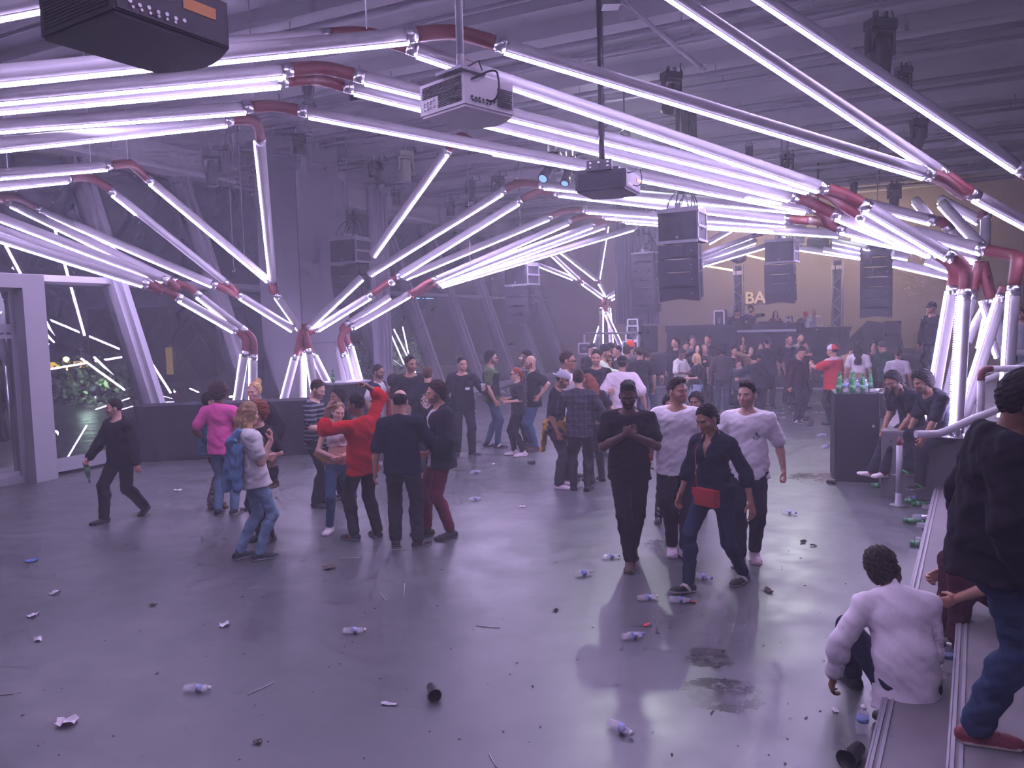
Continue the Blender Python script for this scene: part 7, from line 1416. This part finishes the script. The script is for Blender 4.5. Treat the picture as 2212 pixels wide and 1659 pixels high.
K_ = P25['K']; c_ = P25['w'](K_['WR'] + K_['hdR'] * .09 + K_['hnR'] * .03); mm('can_red', (.4, .03, .03), .35, metal=.3); can(c_ - Vector((0, 0, .08)), U, 'red can held by the man looking left', M['can_red'])
# paper scraps, straws, wrappers
def scrap(px, py, w, h, yaw, m, lab, name='paper_scrap', crumple=.35, cat='litter', group=None):
    p = ground(px, py); r_ = random.Random(int(px * 7 + py)); n = 5; vs = []
    for j in range(n):
        for i in range(n): vs.append(Vector(((i / (n - 1) - .5) * w + r_.uniform(-1, 1) * w * .07, (j / (n - 1) - .5) * h + r_.uniform(-1, 1) * h * .07, .003 + r_.random() * min(w, h) * crumple)))
    R_ = rotz(yaw); mb = MB(); mb.add([R_ @ v + p for v in vs], [(j * n + i, j * n + i + 1, (j + 1) * n + i + 1, (j + 1) * n + i) for j in range(n - 1) for i in range(n - 1)])
    return tag(obj(name, mb, m, None), lab, cat, group)
for px, py, w, h, m, lab in ((70, 1213, .12, .07, 'paper_blue', 'blue wrapper on the floor at the left edge'), (118, 1283, .07, .07, 'paper_white', 'white scrap at left, below the blue wrapper'), (72, 1331, .09, .06, 'paper_white', 'white ticket scrap at the far left floor'), (82, 1382, .10, .05, 'paper_white', 'pale torn strip at the far left floor, below the ticket'), (145, 1563, .11, .10, 'paper_white', 'crumpled white tissue at the lower left corner'), (485, 1352, .07, .07, 'paper_white', 'small white wad on the left floor'), (330, 1308, .07, .04, 'paper_brown', 'small brown scrap on the left floor'), (711, 1228, .10, .12, 'paper_brown', 'crumpled brownish tissue below the white trainers of the crop top woman'), (840, 1522, .10, .03, 'paper_white', 'white strip left of the black cup at the bottom'), (1493, 1301, .09, .04, 'paper_red', 'red and white wrapper before the striding woman'), (1470, 1296, .05, .03, 'paper_red', 'small red scrap before the striding woman'), (1660, 1277, .12, .06, 'paper_brown', 'brown crumpled leaf of paper right of the striding woman'), (1396, 1352, .05, .05, 'paper_red', 'small red disc of paper in the shadow of the walking four'), (556, 1604, .05, .05, 'paper_brown', 'tiny brown scrap at the bottom left'), (1200, 1320, .05, .04, 'paper_dark', 'dark scrap left of the crushed bottle pair'), (228, 1088, .10, .05, 'paper_white', 'white scrap behind the striding man'), (384, 1060, .10, .06, 'paper_white', 'white scrap between the striding man and the leopard trousers'), (1066, 1003, .12, .05, 'paper_white', 'white napkin strip below the olive T-shirt'), (1128, 1095, .08, .04, 'paper_white', 'white scrap left of the white trainers in the middle'), (1284, 1040, .14, .05, 'paper_white', 'white paper under the tall boots'), (1735, 1172, .08, .06, 'paper_dark', 'dark crumpled scrap right of the walking four'), (1757, 1180, .06, .05, 'paper_dark', 'small dark scrap beside the crumpled one'), (1880, 1420, .07, .03, 'paper_white', 'tiny white scrap left of the seated man'), (1804, 1536, .05, .03, 'paper_white', 'white speck left of the standing clear bottle')):
    scrap(px, py, w, h, px * .37, M[m], lab)
def straw(px, py, qx, qy, lab, group=None, r=.003):
    a, b = ground(px, py), ground(qx, qy); mb = MB(); m_ = a.lerp(b, .72); mb.tube([a + Vector((0, 0, .004)), m_ + Vector((0, 0, .004)), b + Vector((0, .01, .004))], r, 6); return tag(obj('straw', mb, M['straw'], None), lab, 'straw', group)
for a in ((535, 1502, 590, 1476, 'long pale straw at the lower left'), (1028, 1352, 1080, 1358, 'straw lying left of the walking four\'s shadow'), (1056, 1628, 1074, 1662, 'straw at the bottom edge'), (735, 1206, 778, 1206, 'straw right of the tissue'), (535, 1275, 560, 1268, 'bent straw under the pale jeans person'), (822, 1282, 836, 1300, 'short straw below the man in red'), (846, 1188, 880, 1188, 'straw before the balding man\'s shoes'), (0, 1502, 30, 1500, 'straw at the lower left edge'), (872, 1290, 874, 1262, 'upright lying straw below the balding man')): straw(*a)
GL_ = 'small crumbs of litter strewn over the floor'
mb = MB(); rr = random.Random(5)
for k in range(300):
    px, py = rr.uniform(30, 1850), rr.uniform(960, 1650) if rr.random() < .6 else rr.uniform(850, 1000)
    p = ground(px, py)
    if p.x > 4.4 or (p - G0).dot(NT) < .6: continue
    s = rr.uniform(.004, .012); a = rr.uniform(0, 6.28); u, v = Vector((math.cos(a), math.sin(a), 0)) * s * rr.uniform(.8, 2.4), Vector((-math.sin(a), math.cos(a), 0)) * s * .7
    mb.add([p - u + Vector((0, 0, .002)), p - v + Vector((0, 0, .006)), p + u + Vector((0, 0, .003)), p + v + Vector((0, 0, .002))], [(0, 1, 2, 3)])
tag(obj('litter_crumbs', mb, M['paper_dark'], None), 'tiny dark crumbs and shreds strewn over the whole floor', 'litter', None, 'stuff')
mb = MB()
for k in range(160):
    if rr.random() < .5: p = fac(rr.uniform(10, 17), 0) + NT * rr.uniform(.3, 1.0)
    else: p = ground(rr.uniform(1450, 1790), rr.uniform(868, 905))
    p = Vector((p.x, p.y, .02)); mb.box(p, (rr.uniform(.03, .2), .05, .04), rotz(rr.uniform(0, 3)))
tag(obj('trodden_litter', mb, M['clear_plastic'], None), 'trodden plastic litter under the far crowd and along the windows', 'litter', None, 'stuff')
# ------------------------------------------------------------------ light and haze
w = bpy.data.worlds.new('night'); scene.world = w; w.use_nodes = True
w.node_tree.nodes['Background'].inputs['Color'].default_value = (.012, .013, .03, 1); w.node_tree.nodes['Background'].inputs['Strength'].default_value = 1.0
def haze():
    b = MB(); b.box(rp(14, 7.5, 3.4), (58, 30, 8.0), RROOM)
    m = bpy.data.materials.new('haze'); m.use_nodes = True; nt = m.node_tree
    for n in list(nt.nodes): nt.nodes.remove(n)
    out = nt.nodes.new('ShaderNodeOutputMaterial'); v = nt.nodes.new('ShaderNodeVolumeScatter')
    v.inputs['Color'].default_value = (.92, .90, 1, 1); v.inputs['Density'].default_value = HAZE; v.inputs['Anisotropy'].default_value = .15
    nt.links.new(v.outputs[0], out.inputs['Volume'])
    o = obj('haze', b, m); tag(o, 'thin violet haze filling the whole hall', 'haze', kind='stuff')
if HAZE > 0: haze()
c = scene.cycles
c.max_bounces = 4; c.diffuse_bounces = 2; c.glossy_bounces = 3; c.transmission_bounces = 4; c.transparent_max_bounces = 8; c.volume_bounces = VOLB
c.use_denoising = True; c.sample_clamp_indirect = 4.0; c.sample_clamp_direct = 0; c.caustics_reflective = False; c.caustics_refractive = False
c.use_adaptive_sampling = True; c.adaptive_threshold = .14; c.adaptive_min_samples = 12; c.use_light_tree = False
try: c.volume_step_rate = 1.0
except Exception: pass
vs = scene.view_settings; vs.view_transform = 'Standard'; vs.look = 'None'; vs.gamma = 1.0; vs.use_curve_mapping = False; vs.exposure = EXPO
